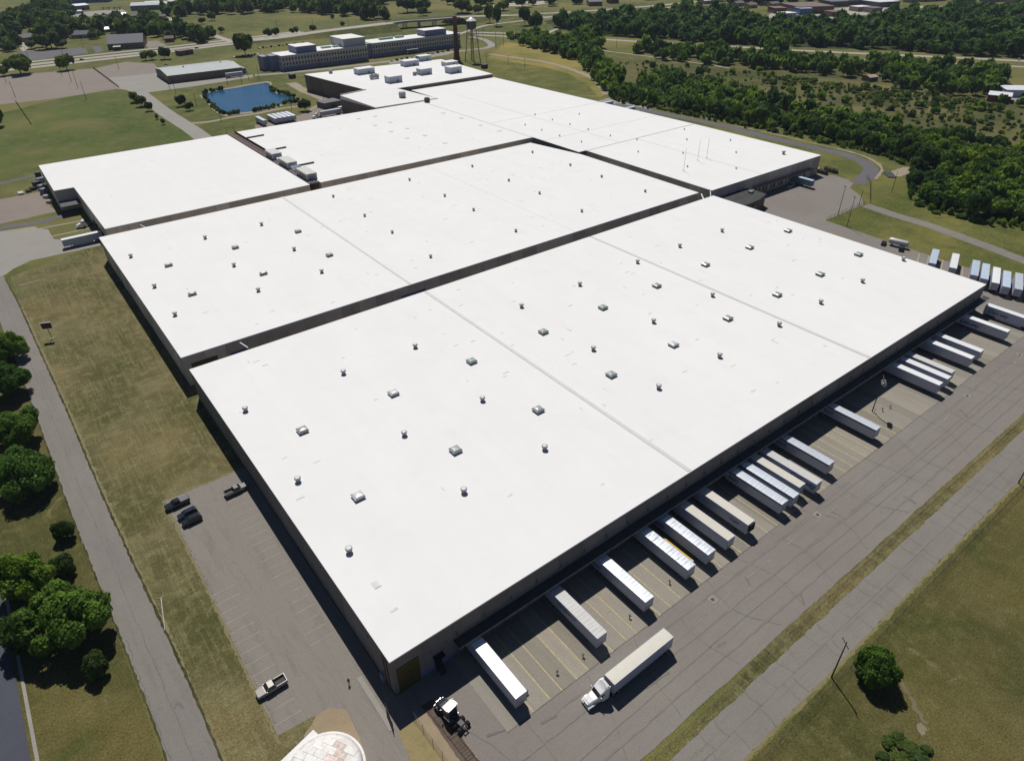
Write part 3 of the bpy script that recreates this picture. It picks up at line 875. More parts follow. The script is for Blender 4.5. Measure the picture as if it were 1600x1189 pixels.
for y in (1.6, 2.9):
    part('drain_pipe', MB().tube((-0.14, y, 0), (-0.14, y, 9.9), 0.1, None, 6), RUST, A)
link('wall_box', MB().box(-0.7, -0.6, 0.2, -0.02, 0.6, 2.2).mesh('wall_box', OFFICE_B), A, (0, 4.0, 0))
# doors seen in the alleys
part('blue_tarp', MB().box(14, -0.2, 0.2, 25, -0.02, 6.6), pm('blue_tarp', (0.08, 0.1, 0.3), 0.6), B, (0, 129.8, 0))
part('alley_door', MB().box(2, -0.2, 0.0, 10, -0.02, 7.4), DOOR_Y, B, (0, 129.8, 0))
part('alley_pipe', MB().tube((18.5, 124.6, 9.2), (17.4, 129.6, 9.4), 0.22, None, 8), WHITE, B)
part('alley_pipe', MB().tube((19, 252, 9.4), (17.6, 258.5, 9.4), 0.22, None, 8), WHITE, B)
part('alley_pipe', MB().tube((234, 121, 9.6), (240, 127.3, 9.3), 0.3, None, 8), WHITE, B)
part('alley_pipe', MB().tube((239, 121, 9.9), (245.1, 126.2, 9.9), 0.2, None, 8), WHITE, B)
part('alley_door', MB().box(76, -0.2, 0, 86, -0.02, 6.9), MATS['blue_tarp'], B, (0, 128.9, 0))
# loading canopy of the right rear warehouse
part('loading_canopy', MB().prism([(277.5, 122.6), (329, 122.2), (329, 124.9), (277.5, 125.2)], 4.9, 5.2), pm('brown_canopy_roof', (0.32, 0.17, 0.14), 0.8, space='world'), E_)
for i in range(8):
    part('canopy_post', MB().box(279 + i * 7, 122.7, 0.05, 279.2 + i * 7, 122.9, 4.9), DARK_STEEL, E_)
for i in range(7):
    d = link('dock_door', doorm, E_, (283 + i * 6.6, 125.2, 0))
    link('dock_seal', padm, d)
# lower block inside the notch of the left rear warehouse
part('side_canopy', MB().prism([(-5.6, 323.2), (3.5, 323.2), (3.5, 332.4), (-5.2, 332.8)], 4.6, 4.8), CANOPY, Cw)
part('canopy_trim', MB().box(-5.65, 323.0, 4.5, 3.5, 323.2, 4.85), CANOPY_TRIM, Cw)
for k in range(5):
    d = link('dock_door', doorm, Cw, (3.8, 266 + k * 7, 0), (0, 0, -math.pi / 2))
    link('dock_seal', padm, d)
# low dark annex in the corner between two warehouses
an = thing('annex_building', 'low dark-roofed annex in the shade between two warehouses', 'annex', (0, 0, 0))
part('wall', MB().prism([(246.5, 109.6), (263.6, 110.6), (272.6, 113.4), (272.6, 124.4), (246.5, 124.6)], 0, 5.7), WALL_BR, an)
part('roof', MB().prism([(246.3, 109.4), (263.7, 110.4), (272.8, 113.2), (272.8, 124.5), (246.3, 124.7)], 5.7, 6.0), ROOF_DARK, an)
for k in range(3):
    part('window', MB().box(249 + k * 4.5, 109.3 + k * 0.28, 2.2, 252 + k * 4.5, 109.75 + k * 0.28, 4.2), GLASS, an)
u = part('roof_unit', MB().box(267, 118, 6.0, 269, 120, 7.0).box(270, 119, 6, 271, 120, 6.8), GALV, an, bevel=0.08)

# roof furniture: round ventilators and square skylights
VENT_M = pm('ventilator_metal', (0.27, 0.27, 0.285), 0.55, 0.2)
v_neck = MB().lathe([(0.62, 0), (0.52, 0.12), (0.46, 0.75)], 12).mesh('roof_vent', VENT_M)
v_neck_p = MB().lathe([(0.6, 0), (0.5, 0.12), (0.46, 0.75)], 10).mesh('roof_vent', pm('pale_vent', (0.5, 0.5, 0.5), 0.6))
capb = MB()
capb.lathe([(0.62, 0.68), (0.76, 0.78), (0.78, 1.22), (0.66, 1.3)], 14)
v_cap = capb.mesh('vent_cap', VENT_M)
v_lid = MB().lathe([(0.46, 1.3), (0.44, 1.33), (0.1, 1.37)], 14).mesh('vent_lid', pm('dull_lid', (0.58, 0.58, 0.58), 0.5))
v_cap_p = capb.mesh('vent_cap', MATS['pale_vent'])
v_cap_m = capb.mesh('vent_cap', GALV)
s_curb = MB().box(-1.25, -1.25, 0, 1.25, 1.25, 0.55).mesh('skylight', GALV)
fl = MB()
fl.loft([[(-1.45, -1.45, 0.5), (1.45, -1.45, 0.5), (1.45, 1.45, 0.5), (-1.45, 1.45, 0.5)], [(-1.45, -1.45, 0.62), (1.45, -1.45, 0.62), (1.45, 1.45, 0.62), (-1.45, 1.45, 0.62)]])
s_frame = fl.mesh('skylight_frame', GALV)
dm = []
for r_, z_ in ((1.4, 0.62), (1.25, 0.85), (0.85, 1.02), (0.3, 1.1)):
    dm.append([(-r_, -r_, z_), (r_, -r_, z_), (r_, r_, z_), (-r_, r_, z_)])
s_dome = MB().loft(dm).mesh('skylight_dome', DOME, smooth=False)
s_dome_w = MB().loft(dm).mesh('skylight_dome', DOME_W, smooth=False)


def vent(root, x, y, z=HR, s=1.0, pale=False, mid=False):
    p = link('roof_vent', v_neck_p if pale else v_neck, root, (x, y, z), (0, 0, rng.uniform(0, 6)), scale=(s, s, s))
    link('vent_cap', v_cap_p if pale else (v_cap_m if mid else v_cap), p)
    link('vent_lid', v_lid, p)


def skylight(root, x, y, z=HR, sx=1.0, sy=1.0, white=False):
    p = link('skylight', s_curb, root, (x, y, z), scale=(sx, sy, 1))
    link('skylight_frame', s_frame, p)
    link('skylight_dome', s_dome_w if white else s_dome, p)


def on_roof(lst, fn, root, z=HR, **kw):
    for px, py in lst:
        p = at(px, py, z)
        fn(root, p.x, p.y, z, **kw)


A_SQ = [(473, 674), (560, 777), (615, 616), (712, 705), (737, 566), (841, 642), (849, 520), (955, 587), (942, 482), (1052, 540), (1026, 448), (1137, 499), (1102, 415), (1214, 462), (1171, 388), (1281, 430), (1231, 362), (1341, 399)]
for i, (px, py) in enumerate(A_SQ):
    p = at(px, py, HR)
    skylight(A, p.x, p.y, HR, 0.92, 0.92, white=i in (1, 2, 9))
on_roof([(384, 642), (466, 752), (546, 862), (537, 584), (632, 680), (725, 769), (649, 543), (754, 626), (851, 702), (815, 480), (927, 547), (1029, 607), (906, 446), (1021, 504), (1124, 558), (996, 411), (1113, 463), (1217, 509), (1062, 386), (1282, 474), (1128, 362), (1347, 441), (1411, 407)], vent, A, s=1.0)
on_roof([(205, 402), (321, 373), (409, 352), (366, 416), (460, 391), (503, 426), (242, 449), (404, 455), (274, 493)], vent, B, s=1.0)
on_roof([(521, 308), (570, 338), (613, 364), (640, 282), (695, 307), (740, 329), (738, 261), (795, 283), (843, 303), (909, 331), (806, 362), (673, 402), (832, 239), (891, 259), (940, 277), (1008, 300)], vent, B, s=0.85, mid=True)
on_roof([(368, 388), (466, 363), (515, 400)], skylight, B, sx=0.9, sy=0.75)
on_roof([(264, 416), (412, 429), (301, 461)], skylight, B, sx=1.0, sy=0.55)
on_roof([(836, 180), (863, 188), (905, 179), (890.5, 195), (820.5, 196), (846.5, 204), (919, 203), (874.5, 213), (953.5, 213), (908.5, 222.5)], vent, F, s=0.65, pale=True)
on_roof([(1224, 241)], vent, E_, s=1.3)
on_roof([(995, 219), (1069, 203), (1073, 219), (997, 238), (1067, 240), (1074, 261), (1141, 220), (1150, 239), (1150, 264)], vent, E_, s=0.65, pale=True)
flat = MB().box(-1.1, -1.1, 0, 1.1, 1.1, 0.18).mesh('roof_hatch', pm('white_hatch', (0.6, 0.6, 0.585), 0.7, space='world'))
for px, py in [(560, 186), (586, 182), (586, 196), (610, 191.5), (636, 201), (611, 206), (636, 216), (664, 212), (695, 224), (693, 177), (721, 185), (751, 196), (781, 205)]:
    p = at(px, py, HR)
    link('roof_hatch', flat, D, (p.x, p.y, HR))
patch = MB().box(-0.9, -0.35, 0, 0.9, 0.35, 0.05).mesh('roof_patch', MATS['white_hatch'])
rr = random.Random(5)
for root, (x0, x1, y0, y1), n in ((A, (4, 236, 4, 116), 70), (B, (4, 228, 132, 246), 50), (D, (108, 236, 262, 380), 16), (Cw, (8, 94, 264, 380), 6)):
    for k in range(n):
        link('roof_patch', patch, root, (rr.uniform(x0, x1), rr.uniform(y0, y1), HR), (0, 0, rr.choice((0, 0, 0, math.pi / 2))), scale=(rr.uniform(0.5, 1.2), rr.uniform(0.3, 0.9), 1))
part('roof_patch', MB().box(-0.7, -0.9, 0, 0.7, 0.9, 0.1), MATS['white_hatch'], A, (*at(588, 913, HR)[:2], HR))
# ducts on the rear middle roof, marks on the far roof
for y in (367.3, 331.8, 292.6):
    part('roof_duct', MB().box(104.4, y - 0.45, HR, 115.2, y + 0.45, HR + 0.75), DARK_STEEL, D, bevel=0.05)
for (px, py, h) in ((1068, 267.5, 11.5), (1090, 251, 11), (1104, 247, 10.5)):
    p = at(px, py, HR)
    part('roof_mast', MB().tube((0, 0, 0), (0, 0, h), 0.11, 0.07, 6).box(-0.4, -0.4, 0, 0.4, 0.4, 0.1), ROOF_SEAM, E_, (p.x, p.y, HR))
# penthouses on the farthest block
GZ = 13.0
PENT = pm('pale_blue_penthouse', (0.42, 0.45, 0.5), 0.7, var=0.05, space='world')


def pent(px0, px1, py, dep, h, zoff=0.0):
    a, b = at(px0, py, GZ), at(px1, py, GZ)
    x0, x1 = a.x, b.x
    y = (a.y + b.y) / 2
    o = part('penthouse', MB().box(x0, y, GZ, x1, y + dep, GZ + h), PENT, G)
    part('penthouse_roof', MB().box(x0 - 0.2, y - 0.2, GZ + h, x1 + 0.2, y + dep + 0.2, GZ + h + 0.25), ROOF, o)
    part('penthouse_door', MB().box(x0 + (x1 - x0) * 0.6, y - 0.06, GZ, x0 + (x1 - x0) * 0.6 + 1.1, y - 0.005, GZ + 2.1), DARK_STEEL, o)


pent(555, 592, 116, 9, 4.2)
pent(604, 634, 129.5, 8, 4.6)
pent(628, 661, 103.5, 9, 4.2)
pent(652, 679, 95.5, 8, 4.0)
pent(654, 680, 117, 8, 4.4)
pent(693, 721, 103.5, 9, 3.2)
pent(699, 727, 114.5, 9, 4.6)
for px, py in ((517, 115), (648, 118)):
    p = at(px, py, GZ)
    part('round_fan', MB().lathe([(1.6, 0), (1.6, 2.2), (1.2, 2.6)], 12), GALV, G, (p.x, p.y, GZ))
p = at(587, 124, GZ)
cu = part('cooling_unit', MB().box(-3.5, -1.8, 0.8, 3.5, 1.8, 3.2).box(-3.2, -1.5, 0, -2.8, 1.5, 0.8).box(2.8, -1.5, 0, 3.2, 1.5, 0.8), GALV, G, (p.x, p.y + 2, GZ), bevel=0.05)
part('fan', MB().lathe([(1.1, 3.2), (1.1, 3.6)], 12, -1.6).lathe([(1.1, 3.2), (1.1, 3.6)], 12, 1.6), DARK_STEEL, cu)
p = at(631, 153, 11.6)
part('dust_collector', MB().lathe([(2.4, 0), (2.6, 1.6), (2.6, 3.4), (2.0, 3.9)], 16), GALV, H, (p.x, p.y + 2, 11.5))
p = at(667, 161, HR)
part('brown_tank', MB().lathe([(1.9, 0), (2.1, 0.6), (2.1, 2.6), (1.5, 3.1), (0.4, 3.3)], 16), RUST, F, (p.x + 1.5, p.y + 2, HR))

# sunken pipe rack between the two rear warehouses, and the shelters standing on it
rk = thing('pipe_rack', 'brown steel pipe rack running between two rear warehouses', 'pipe rack', (101, 261, 0))
mb = MB()
for x_ in (-2.6, 2.6):
    mb.box(x_ - 0.2, 0, 9.2, x_ + 0.2, 126, 9.7)
part('long_beam', mb, RUST, rk)
cb = MB().box(-2.7, -0.15, 9.7, 2.7, 0.15, 9.95).mesh('cross_beam', RUST)
lg = MB().box(-2.75, -0.15, 0, -2.45, 0.15, 9.2).box(2.45, -0.15, 0, 2.75, 0.15, 9.2).mesh('leg', RUST)
for i in range(42):
    link('cross_beam', cb, rk, (0, 1.5 + i * 3, 0))
    if i % 4 == 0:
        link('leg', lg, rk, (0, 1.5 + i * 3, 0))
mb = MB()
for k, x_ in enumerate((-1.7, -0.9, 0.2, 1.3)):
    mb.tube((x_, 0.5, 10.2), (x_, 126, 10.2), (0.2, 0.28, 0.22, 0.3)[k], None, 8)
part('pipe', mb, pm('pinkish_lagging', (0.3, 0.22, 0.2), 0.7), rk)
part('end_frame', MB().box(-2.6, 125.6, 9.7, -2.4, 125.8, 14).box(2.4, 125.6, 9.7, 2.6, 125.8, 14).box(-2.6, 125.6, 13.8, 2.6, 125.8, 14), RUST, rk)
part('side_screen', MB().box(2.7, 62, 9.6, 2.9, 126, 11.2), RUST, rk)
part('walkway', MB().box(-2.6, 0, 9.96, 2.6, 62, 10.05), DARK_STEEL, rk)
for i, (y, lab) in enumerate(((313, 'farthest of three grey equipment shelters on the pipe rack'), (291.5, 'middle grey equipment shelter on the pipe rack'), (266, 'nearest of three grey equipment shelters on the pipe rack'))):
    s = thing('equipment_shelter', lab, 'shelter', (102.6, y, 10.06), 0, 'grey shelters along the pipe rack')
    ln = (11, 13, 14)[i]
    part('body', MB().box(-2.6, 0, 0, 2.8, ln, 3.3), pm('shelter_grey', (0.33, 0.32, 0.31), 0.7), s, bevel=0.06)
    part('roof', MB().box(-2.7, -0.1, 3.3, 2.9, ln + 0.1, 3.45), pm('shelter_roof', (0.5, 0.49, 0.46), 0.7), s)
    part('end_door', MB().box(-1.5, -0.06, 0.1, 1.8, -0.005, 2.9), OFFICE_B, s)
    for q in range(3):
        part('louvre', MB().box(-2.66, 1.5 + q * 3, 1, -2.61, 3.5 + q * 3, 2.4), DARK_STEEL, s)
for (y, lab, n) in ((284.5, 'white and blue cooling unit between two shelters on the pipe rack', 3), (305, 'small pale cooling unit behind the middle shelter on the pipe rack', 1)):
    s = thing('cooling_unit', lab, 'cooling unit', (102.8, y, 10.06), 0, 'cooling units on the pipe rack')
    part('casing', MB().box(-2, 0, 0, 2, 5, 2.0), WHITE, s, bevel=0.05)
    for q in range(n):
        part('fan_bank', MB().box(-1.8, 0.4 + q * 1.5, 2.0, 1.8, 1.4 + q * 1.5, 2.35), OFFICE_B, s)

# ------------------------------------------------------------------ trailers
T_SHADED = pm('trailer_shaded_white', (0.38, 0.405, 0.495), 0.4, spec=0.5, var=0.03, rnd=0.06, dirt=(0.33, 0.34, 0.4))  # white walls, with the bluish tone of their shade put into the colour
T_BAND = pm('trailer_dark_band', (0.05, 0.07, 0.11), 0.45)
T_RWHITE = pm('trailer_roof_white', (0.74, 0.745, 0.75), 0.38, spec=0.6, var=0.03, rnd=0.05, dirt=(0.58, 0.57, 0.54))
T_RALU = pm('trailer_roof_metal', (0.62, 0.66, 0.71), 0.36, 0.35, var=0.05, rnd=0.06, dirt=(0.5, 0.5, 0.5))
T_RBEIGE = pm('trailer_roof_beige', (0.56, 0.53, 0.46), 0.6, var=0.03, rnd=0.05)
T_RGREY = pm('trailer_roof_grey', (0.5, 0.49, 0.47), 0.6, var=0.06, rnd=0.05, dirt=(0.42, 0.4, 0.37))
T_RBLUE = pm('trailer_roof_bluegrey', (0.42, 0.5, 0.6), 0.5, var=0.05, rnd=0.08)
UNDER = pm('underframe_black', (0.03, 0.03, 0.032), 0.7)
REDL = pm('red_lens', (0.25, 0.01, 0.01), 0.3)
INK_BLUE = pm('blue_lettering', (0.015, 0.03, 0.16), 0.5, var=0.02)
INK_DARK = pm('dark_lettering', (0.02, 0.02, 0.05), 0.5, var=0.02)
TL, TW, TH = 16.1, 2.6, 4.1
MESHC = {}


def roof_grid(amp, seed):
    rr = np.random.RandomState(seed)
    nx, ny = 68, 5
    xs = np.linspace(-TL / 2 + 0.05, TL / 2 - 0.05, nx)
    ys = np.linspace(-TW / 2 + 0.05, TW / 2 - 0.05, ny)
    off = rr.uniform(-1, 1, nx)
    sk = rr.uniform(-1, 1, nx)
    vs_, fs_ = [], []
    for i, x in enumerate(xs):
        for j, y in enumerate(ys):
            u = y / (TW / 2)
            ed = 1 - u * u
            z = TH + 0.015 + 0.035 * ed + amp * ed * (math.sin(i * math.pi * 0.55 + u * 1.2 * sk[i // 6]) + 0.9 * off[i] + 0.4 * sk[i] * u)
            vs_.append((x, y, z))
    for i in range(nx - 1):
        for j in range(ny - 1):
            fs_.append((i * ny + j, (i + 1) * ny + j, (i + 1) * ny + j + 1, i * ny + j + 1))
    return MB().add(vs_, fs_)


def wheel_mb(r, w, n=16):
    mb = MB()
    prof = [(-w / 2, r * 0.55), (-w / 2, r * 0.93), (-w / 2 + 0.04, r), (w / 2 - 0.04, r), (w / 2, r * 0.93), (w / 2, r * 0.55)]
    mb.loft([[(q * math.cos(2 * math.pi * i / n), y, q * math.sin(2 * math.pi * i / n)) for i in range(n)] for y, q in prof], False)
    mb.mi = 1
    for s in (-1, 1):
        ring = [[(q * math.cos(2 * math.pi * i / n) , y * s, q * math.sin(2 * math.pi * i / n)) for i in range(n)] for y, q in ((w / 2, r * 0.56), (w / 2 - 0.07, r * 0.5), (w / 2 - 0.09, r * 0.22), (w / 2 + 0.01, r * 0.18), (w / 2 + 0.01, 0.001))]
        mb.loft(ring, False)
    return mb


WHEEL_T = wheel_mb(0.5, 0.56).mesh('wheel', [RUBBER, STEEL])
WHEEL_F = wheel_mb(0.5, 0.3).mesh('wheel', [RUBBER, CHROME])
WHEEL_C = wheel_mb(0.39, 0.27).mesh('wheel', [RUBBER, STEEL])


def cached(key, fn):
    if key not in MESHC:
        MESHC[key] = fn()
    return MESHC[key]


def text_mesh(s, size, mat, shear=0.0):
    def mk():
        c = bpy.data.curves.new('lettering', 'FONT')
        c.body = s
        c.size = size
        c.extrude = 0.006
        c.shear = shear
        c.align_x = 'LEFT'
        c.offset = size * 0.02
        o = bpy.data.objects.new('lettering_tmp', c)
        COL.objects.link(o)
        bpy.context.view_layer.update()
        me = bpy.data.meshes.new_from_object(o.evaluated_get(bpy.context.evaluated_depsgraph_get()))
        bpy.data.objects.remove(o)
        bpy.data.curves.remove(c)
        me.name = 'lettering'
        me.materials.clear()
        me.materials.append(mat)
        return me
    return cached(('t', s, size, mat.name, shear), mk)


def trailer(label, x, y, rz, roof, amp=0.012, seed=1, band=False, ribs=False, text=None, group='trailers backed up to the long dock', skirt=False, reefer=False, length=None, dome=False, z=0.07, simple=False, sidem=None, gear=True):
    """origin on the ground under the middle; nose at local +x"""
    r = thing('semi_trailer', label, 'trailer', (x, y, z), rz, group)
    sm = sidem or T_SHADED

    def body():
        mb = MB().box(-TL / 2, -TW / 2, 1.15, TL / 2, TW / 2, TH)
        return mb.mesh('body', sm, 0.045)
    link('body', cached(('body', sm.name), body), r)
    link('roof', cached(('roof', roof.name, amp, seed), lambda: roof_grid(amp, seed).mesh('roof', roof, 0, True)), r)

    def rails():
        mb = MB()
        for s in (-1, 1):
            a, b = sorted((s * (TW / 2 - 0.06), s * (TW / 2 + 0.012)))
            mb.box(-TL / 2, a, TH - 0.06, TL / 2, b, TH + 0.03)
            mb.box(-TL / 2, a, 1.1, TL / 2, b, 1.28)
        mb.box(TL / 2 - 0.05, -TW / 2, TH - 0.06, TL / 2 + 0.012, TW / 2, TH + 0.025).box(-TL / 2 - 0.012, -TW / 2, TH - 0.06, -TL / 2 + 0.1, TW / 2, TH + 0.035)
        return mb.mesh('top_rail', sm)
    link('top_rail', cached(('rail', sm.name), rails), r)
    if band:
        def bd():
            mb = MB()
            for s in (-1, 1):
                a, b = sorted((s * (TW / 2 - 0.01), s * (TW / 2 + 0.008)))
                mb.box(-TL / 2, a, TH - 0.5, TL / 2 - 0.05, b, TH - 0.07)
            return mb.mesh('dark_band', T_BAND)
        link('dark_band', cached('band', bd), r)
    if ribs:
        def rb():
            mb = MB()
            for k in range(15):
                q = -TL / 2 + 0.6 + k * 1.06
                for s in (-1, 1):
                    a, b = sorted((s * (TW / 2 - 0.01), s * (TW / 2 + 0.03)))
                    mb.box(q, a, 1.25, q + 0.1, b, TH - 0.06)
            return mb.mesh('side_post', DOME_W)
        link('side_post', cached('ribs', rb), r)

    def nose():
        mb = MB().box(TL / 2, -0.95, 2.0, TL / 2 + 0.025, 0.95, 2.02).box(TL / 2, -0.4, 1.6, TL / 2 + 0.03, 0.4, 1.95)
        mb.box(TL / 2, -1.22, 1.2, TL / 2 + 0.02, -1.16, 4.0).box(TL / 2, 1.16, 1.2, TL / 2 + 0.02, 1.22, 4.0)
        return mb.mesh('nose_trim', STEEL)
    link('nose_trim', cached('nose', nose), r)

    def doors():
        mb = MB().box(-TL / 2 - 0.03, -1.22, 1.2, -TL / 2, -0.02, 4.02).box(-TL / 2 - 0.03, 0.02, 1.2, -TL / 2, 1.22, 4.02)
        for q in (-0.75, -0.3, 0.3, 0.75):
            mb.box(-TL / 2 - 0.07, q - 0.02, 1.2, -TL / 2 - 0.03, q + 0.02, 4.0)
        return mb.mesh('rear_door', sm)
    link('rear_door', cached(('door', sm.name), doors), r)

    def frame():
        mb = MB().box(-TL / 2 + 0.3, -0.5, 0.85, TL / 2 - 0.4, -0.38, 1.15).box(-TL / 2 + 0.3, 0.38, 0.85, TL / 2 - 0.4, 0.5, 1.15)
        for k in range(14):
            mb.box(-TL / 2 + 0.6 + k * 1.12, -1.25, 1.02, -TL / 2 + 0.7 + k * 1.12, 1.25, 1.14)
        mb.box(-TL / 2 + 0.7, -0.7, 0.45, -TL / 2 + 3.6, 0.7, 0.9)
        return mb.mesh('underframe', UNDER)
    link('underframe', cached('frame', frame), r)
    for ax in (-TL / 2 + 1.4, -TL / 2 + 2.7):
        for s in (-1, 1):
            link('wheel', WHEEL_T, r, (ax, s * 0.98, 0.5))
    if gear:
        gm = cached('gear', lambda: MB().box(-0.08, -0.08, 0.06, 0.08, 0.08, 1.12).box(-0.18, -0.15, 0, 0.18, 0.15, 0.06).mesh('landing_leg', DARK_STEEL))
        for s in (-1, 1):
            link('landing_leg', gm, r, (TL / 2 - 3.0, s * 0.9, 0))
    bm_ = cached('bump', lambda: MB().box(-TL / 2 + 0.02, -1.2, 0.5, -TL / 2 + 0.12, 1.2, 0.62).box(-TL / 2 + 0.04, -0.8, 0.6, -TL / 2 + 0.1, -0.7, 1.15).box(-TL / 2 + 0.04, 0.7, 0.6, -TL / 2 + 0.1, 0.8, 1.15).mesh('rear_guard', UNDER))
    link('rear_guard', bm_, r)
    link('tail_light', cached('tl', lambda: MB().box(-TL / 2 - 0.03, -1.2, 1.06, -TL / 2 + 0.02, -0.9, 1.16).box(-TL / 2 - 0.03, 0.9, 1.06, -TL / 2 + 0.02, 1.2, 1.16).mesh('tail_light', REDL)), r)
    if skirt:
        link('side_skirt', cached('skirt', lambda: MB().box(-TL / 2 + 4.2, -1.28, 0.35, TL / 2 - 3.6, -1.25, 1.1).box(-TL / 2 + 4.2, 1.25, 0.35, TL / 2 - 3.6, 1.28, 1.1).mesh('side_skirt', T_SHADED)), r)
    if reefer:
        def rf():
            mb = MB().box(TL / 2 + 0.02, -0.95, 1.9, TL / 2 + 0.5, 0.95, 3.95)
            return mb.mesh('cooling_unit', RUBBER, 0.1)
        link('cooling_unit', cached('reefer', rf), r)
    if text:
        s, size, x0, z0, matl, sh = text
        link('lettering', text_mesh(s, size, matl, sh), r, (x0, -TW / 2 - 0.02, z0), (math.pi / 2, 0, 0))
    return r


DOCK = -math.pi / 2
FAST = ('FAST', 1.35, -6.9, 2.0, INK_DARK, 0.0)
FASTL = ('FAST', 1.5, -7.6, 1.75, INK_DARK, 0.0)
CW = ('Con-way', 1.7, -6.6, 1.95, INK_BLUE, 0.25)
DT = [  # x centre, nose y, roof, ripple, seed, options, label
    (17.0, -16.45, T_RWHITE, 0.012, 1, {}, 'trailer with the brightest white roof, nearest the warehouse corner'),
    (37.0, -16.5, T_RGREY, 0.045, 2, dict(text=('COVENANT', 1.05, -3.9, 2.55, INK_DARK, 0.3)), 'trailer with a wrinkled cream roof and dark slanted lettering on its side'),
    (50.5, -16.4, T_RALU, 0.034, 3, dict(text=('EAST', 1.2, -7.5, 1.9, INK_DARK, 0.0)), 'trailer with an evenly rippled bright roof, third from the warehouse corner'),
    (63.7, -16.25, T_RALU, 0.05, 4, {}, 'trailer with a crumpled silver roof beside the yellow lifting beam'),
    (70.4, -16.25, T_RALU, 0.04, 5, dict(text=FASTL, band=False), 'trailer on the far side of the yellow lifting beam, with a rippled roof'),
    (77.2, -16.3, T_RBEIGE, 0.012, 6, {}, 'trailer with a smooth pale cream roof and a plain blue-grey side'),
    (84.6, -16.2, T_RBEIGE, 0.002, 7, dict(reefer=True, text=('Logan', 1.1, 3.2, 2.4, INK_BLUE, 0.3)), 'trailer with a smooth beige roof, a dark cooling unit on its nose and script lettering'),
    (96.3, -17.1, T_RALU, 0.028, 8, dict(band=True, text=FAST), 'trailer with a dark top band, nearest of the tight group of four'),
    (100.4, -17.45, T_RALU, 0.028, 9, dict(band=True), 'trailer with a dark top band, second of the tight group of four'),
    (104.7, -16.3, T_RBEIGE, 0.001, 10, {}, 'trailer with a smooth tan roof in the middle of the tight group'),
    (108.9, -18.25, T_RGREY, 0.018, 11, dict(text=('Con-way', 1.9, 0.9, 2.35, INK_BLUE, 0.25)), 'trailer with large blue script near its nose, farthest of the tight group'),
    (117.8, -16.2, T_RALU, 0.03, 12, dict(band=True, text=FAST), 'trailer with a dark top band standing alone beyond the tight group'),
    (140.5, -16.2, T_RALU, 0.02, 13, dict(band=True, text=FAST), 'lone trailer with a dark top band left of the tall lamp pole'),
    (175.2, -16.6, T_RWHITE, 0.004, 14, {}, 'trailer nearest the camera of the close three beyond the lamp pole'),
    (180.4, -16.65, T_RWHITE, 0.004, 15, {}, 'middle trailer of the close three beyond the lamp pole'),
    (184.7, -15.85, T_RGREY, 0.004, 16, {}, 'farthest trailer of the close three beyond the lamp pole'),
    (197.6, -15.95, T_RWHITE, 0.004, 17, {}, 'nearer smooth-sided trailer of the far pair at the dock'),
    (204.0, -16.0, T_RWHITE, 0.004, 18, dict(ribs=True), 'trailer with ribbed sides in the far pair at the dock'),
    (224.0, -15.95, T_RWHITE, 0.004, 19, dict(text=CW), 'trailer with blue script by the dock, second from the far end'),
    (238.6, -19.3, T_RWHITE, 0.006, 20, dict(text=CW, skirt=True), 'trailer with blue script at the far dock end, cut off by the picture edge'),
]
for x, yn, rm, amp, seed, kw, lab in DT:
    trailer(lab, x, yn + TL / 2, DOCK, rm, amp, seed, **kw)
# yellow lifting beam lying between two trailers
yb = thing('lifting_beam', 'long yellow beam lying on a pale trailer bed between two docked trailers', 'beam', (67.2, -9.5, 0.07))
part('beam', MB().box(-0.12, -4.2, 1.2, 0.12, 4.2, 1.45).box(0.25, -3.6, 1.2, 0.45, 3.8, 1.35), pm('yellow_paint', (0.55, 0.38, 0.04), 0.5), yb)
part('deck', MB().box(-0.9, -4.4, 0.9, 0.6, 4.4, 1.15), T_RGREY, yb)
for yy in (-3.4, 3.4):
    part('support', MB().box(-0.8, yy - 0.1, 0, 0.5, yy + 0.1, 0.9), DARK_STEEL, yb)

# trailers parked nose-in on the right side of the site
RQ = [((272.6, 32.1), (273.8, 29.7), (257.2, 23.5)), ((274.6, 25.1), (275.6, 22.5), (259.1, 16.4)), ((274.0, 16.9), (275.2, 14.5), (258.5, 8.5)), ((273.6, 13.1), (274.9, 10.7), (258.5, 4.9)),
      ((273.2, 9.0), (274.4, 6.6), (258.1, 0.6)), ((272.7, 5.1), (273.9, 2.7), (258.2, -3.1)), ((274.2, 1.5), (275.3, -1.0), (258.9, -6.6)), ((274.6, -2.6), (275.7, -5.1), (259.3, -10.7))]
RL = ['pale blue-grey trailer parked alone, farthest left of the row behind the warehouse', 'white-roofed trailer parked second from the left in the row behind the warehouse', 'blue-grey trailer first of the close group behind the warehouse corner', 'blue-grey trailer with a greenish end behind the warehouse corner',
      'white trailer beside the blue-roofed one in the row behind the warehouse', 'trailer with the bluest roof in the row behind the warehouse', 'trailer with a half dull roof right of the blue-roofed one', 'trailer at the right picture edge, last of the row behind the warehouse']
RM = [T_RBLUE, T_RWHITE, T_RBLUE, T_RBLUE, T_RWHITE, T_RBLUE, T_RALU, T_RWHITE]
for i, (a, b_, c_) in enumerate(RQ):
    f = (Vector(a) + Vector(b_)) / 2
    ang = math.radians(180 + 20.2)
    d = Vector((math.cos(ang), math.sin(ang)))
    ctr = f + d * TL / 2
    trailer(RL[i], ctr.x, ctr.y, ang + math.pi, RM[i], 0.003, 30 + i, group='trailers parked in a row behind the warehouse corner')
for (a, b_) in (((273.8, 36.8), (258, 30.6)), ((274.8, 33.3), (259, 27.3)), ((274.9, 27.6), (259, 21.5)), ((274.6, 19.5), (258.6, 13.3))):
    ribbon('lane_line', [a, b_], 0.28, PAINT_Y, 0.075, 0, parent=yard)

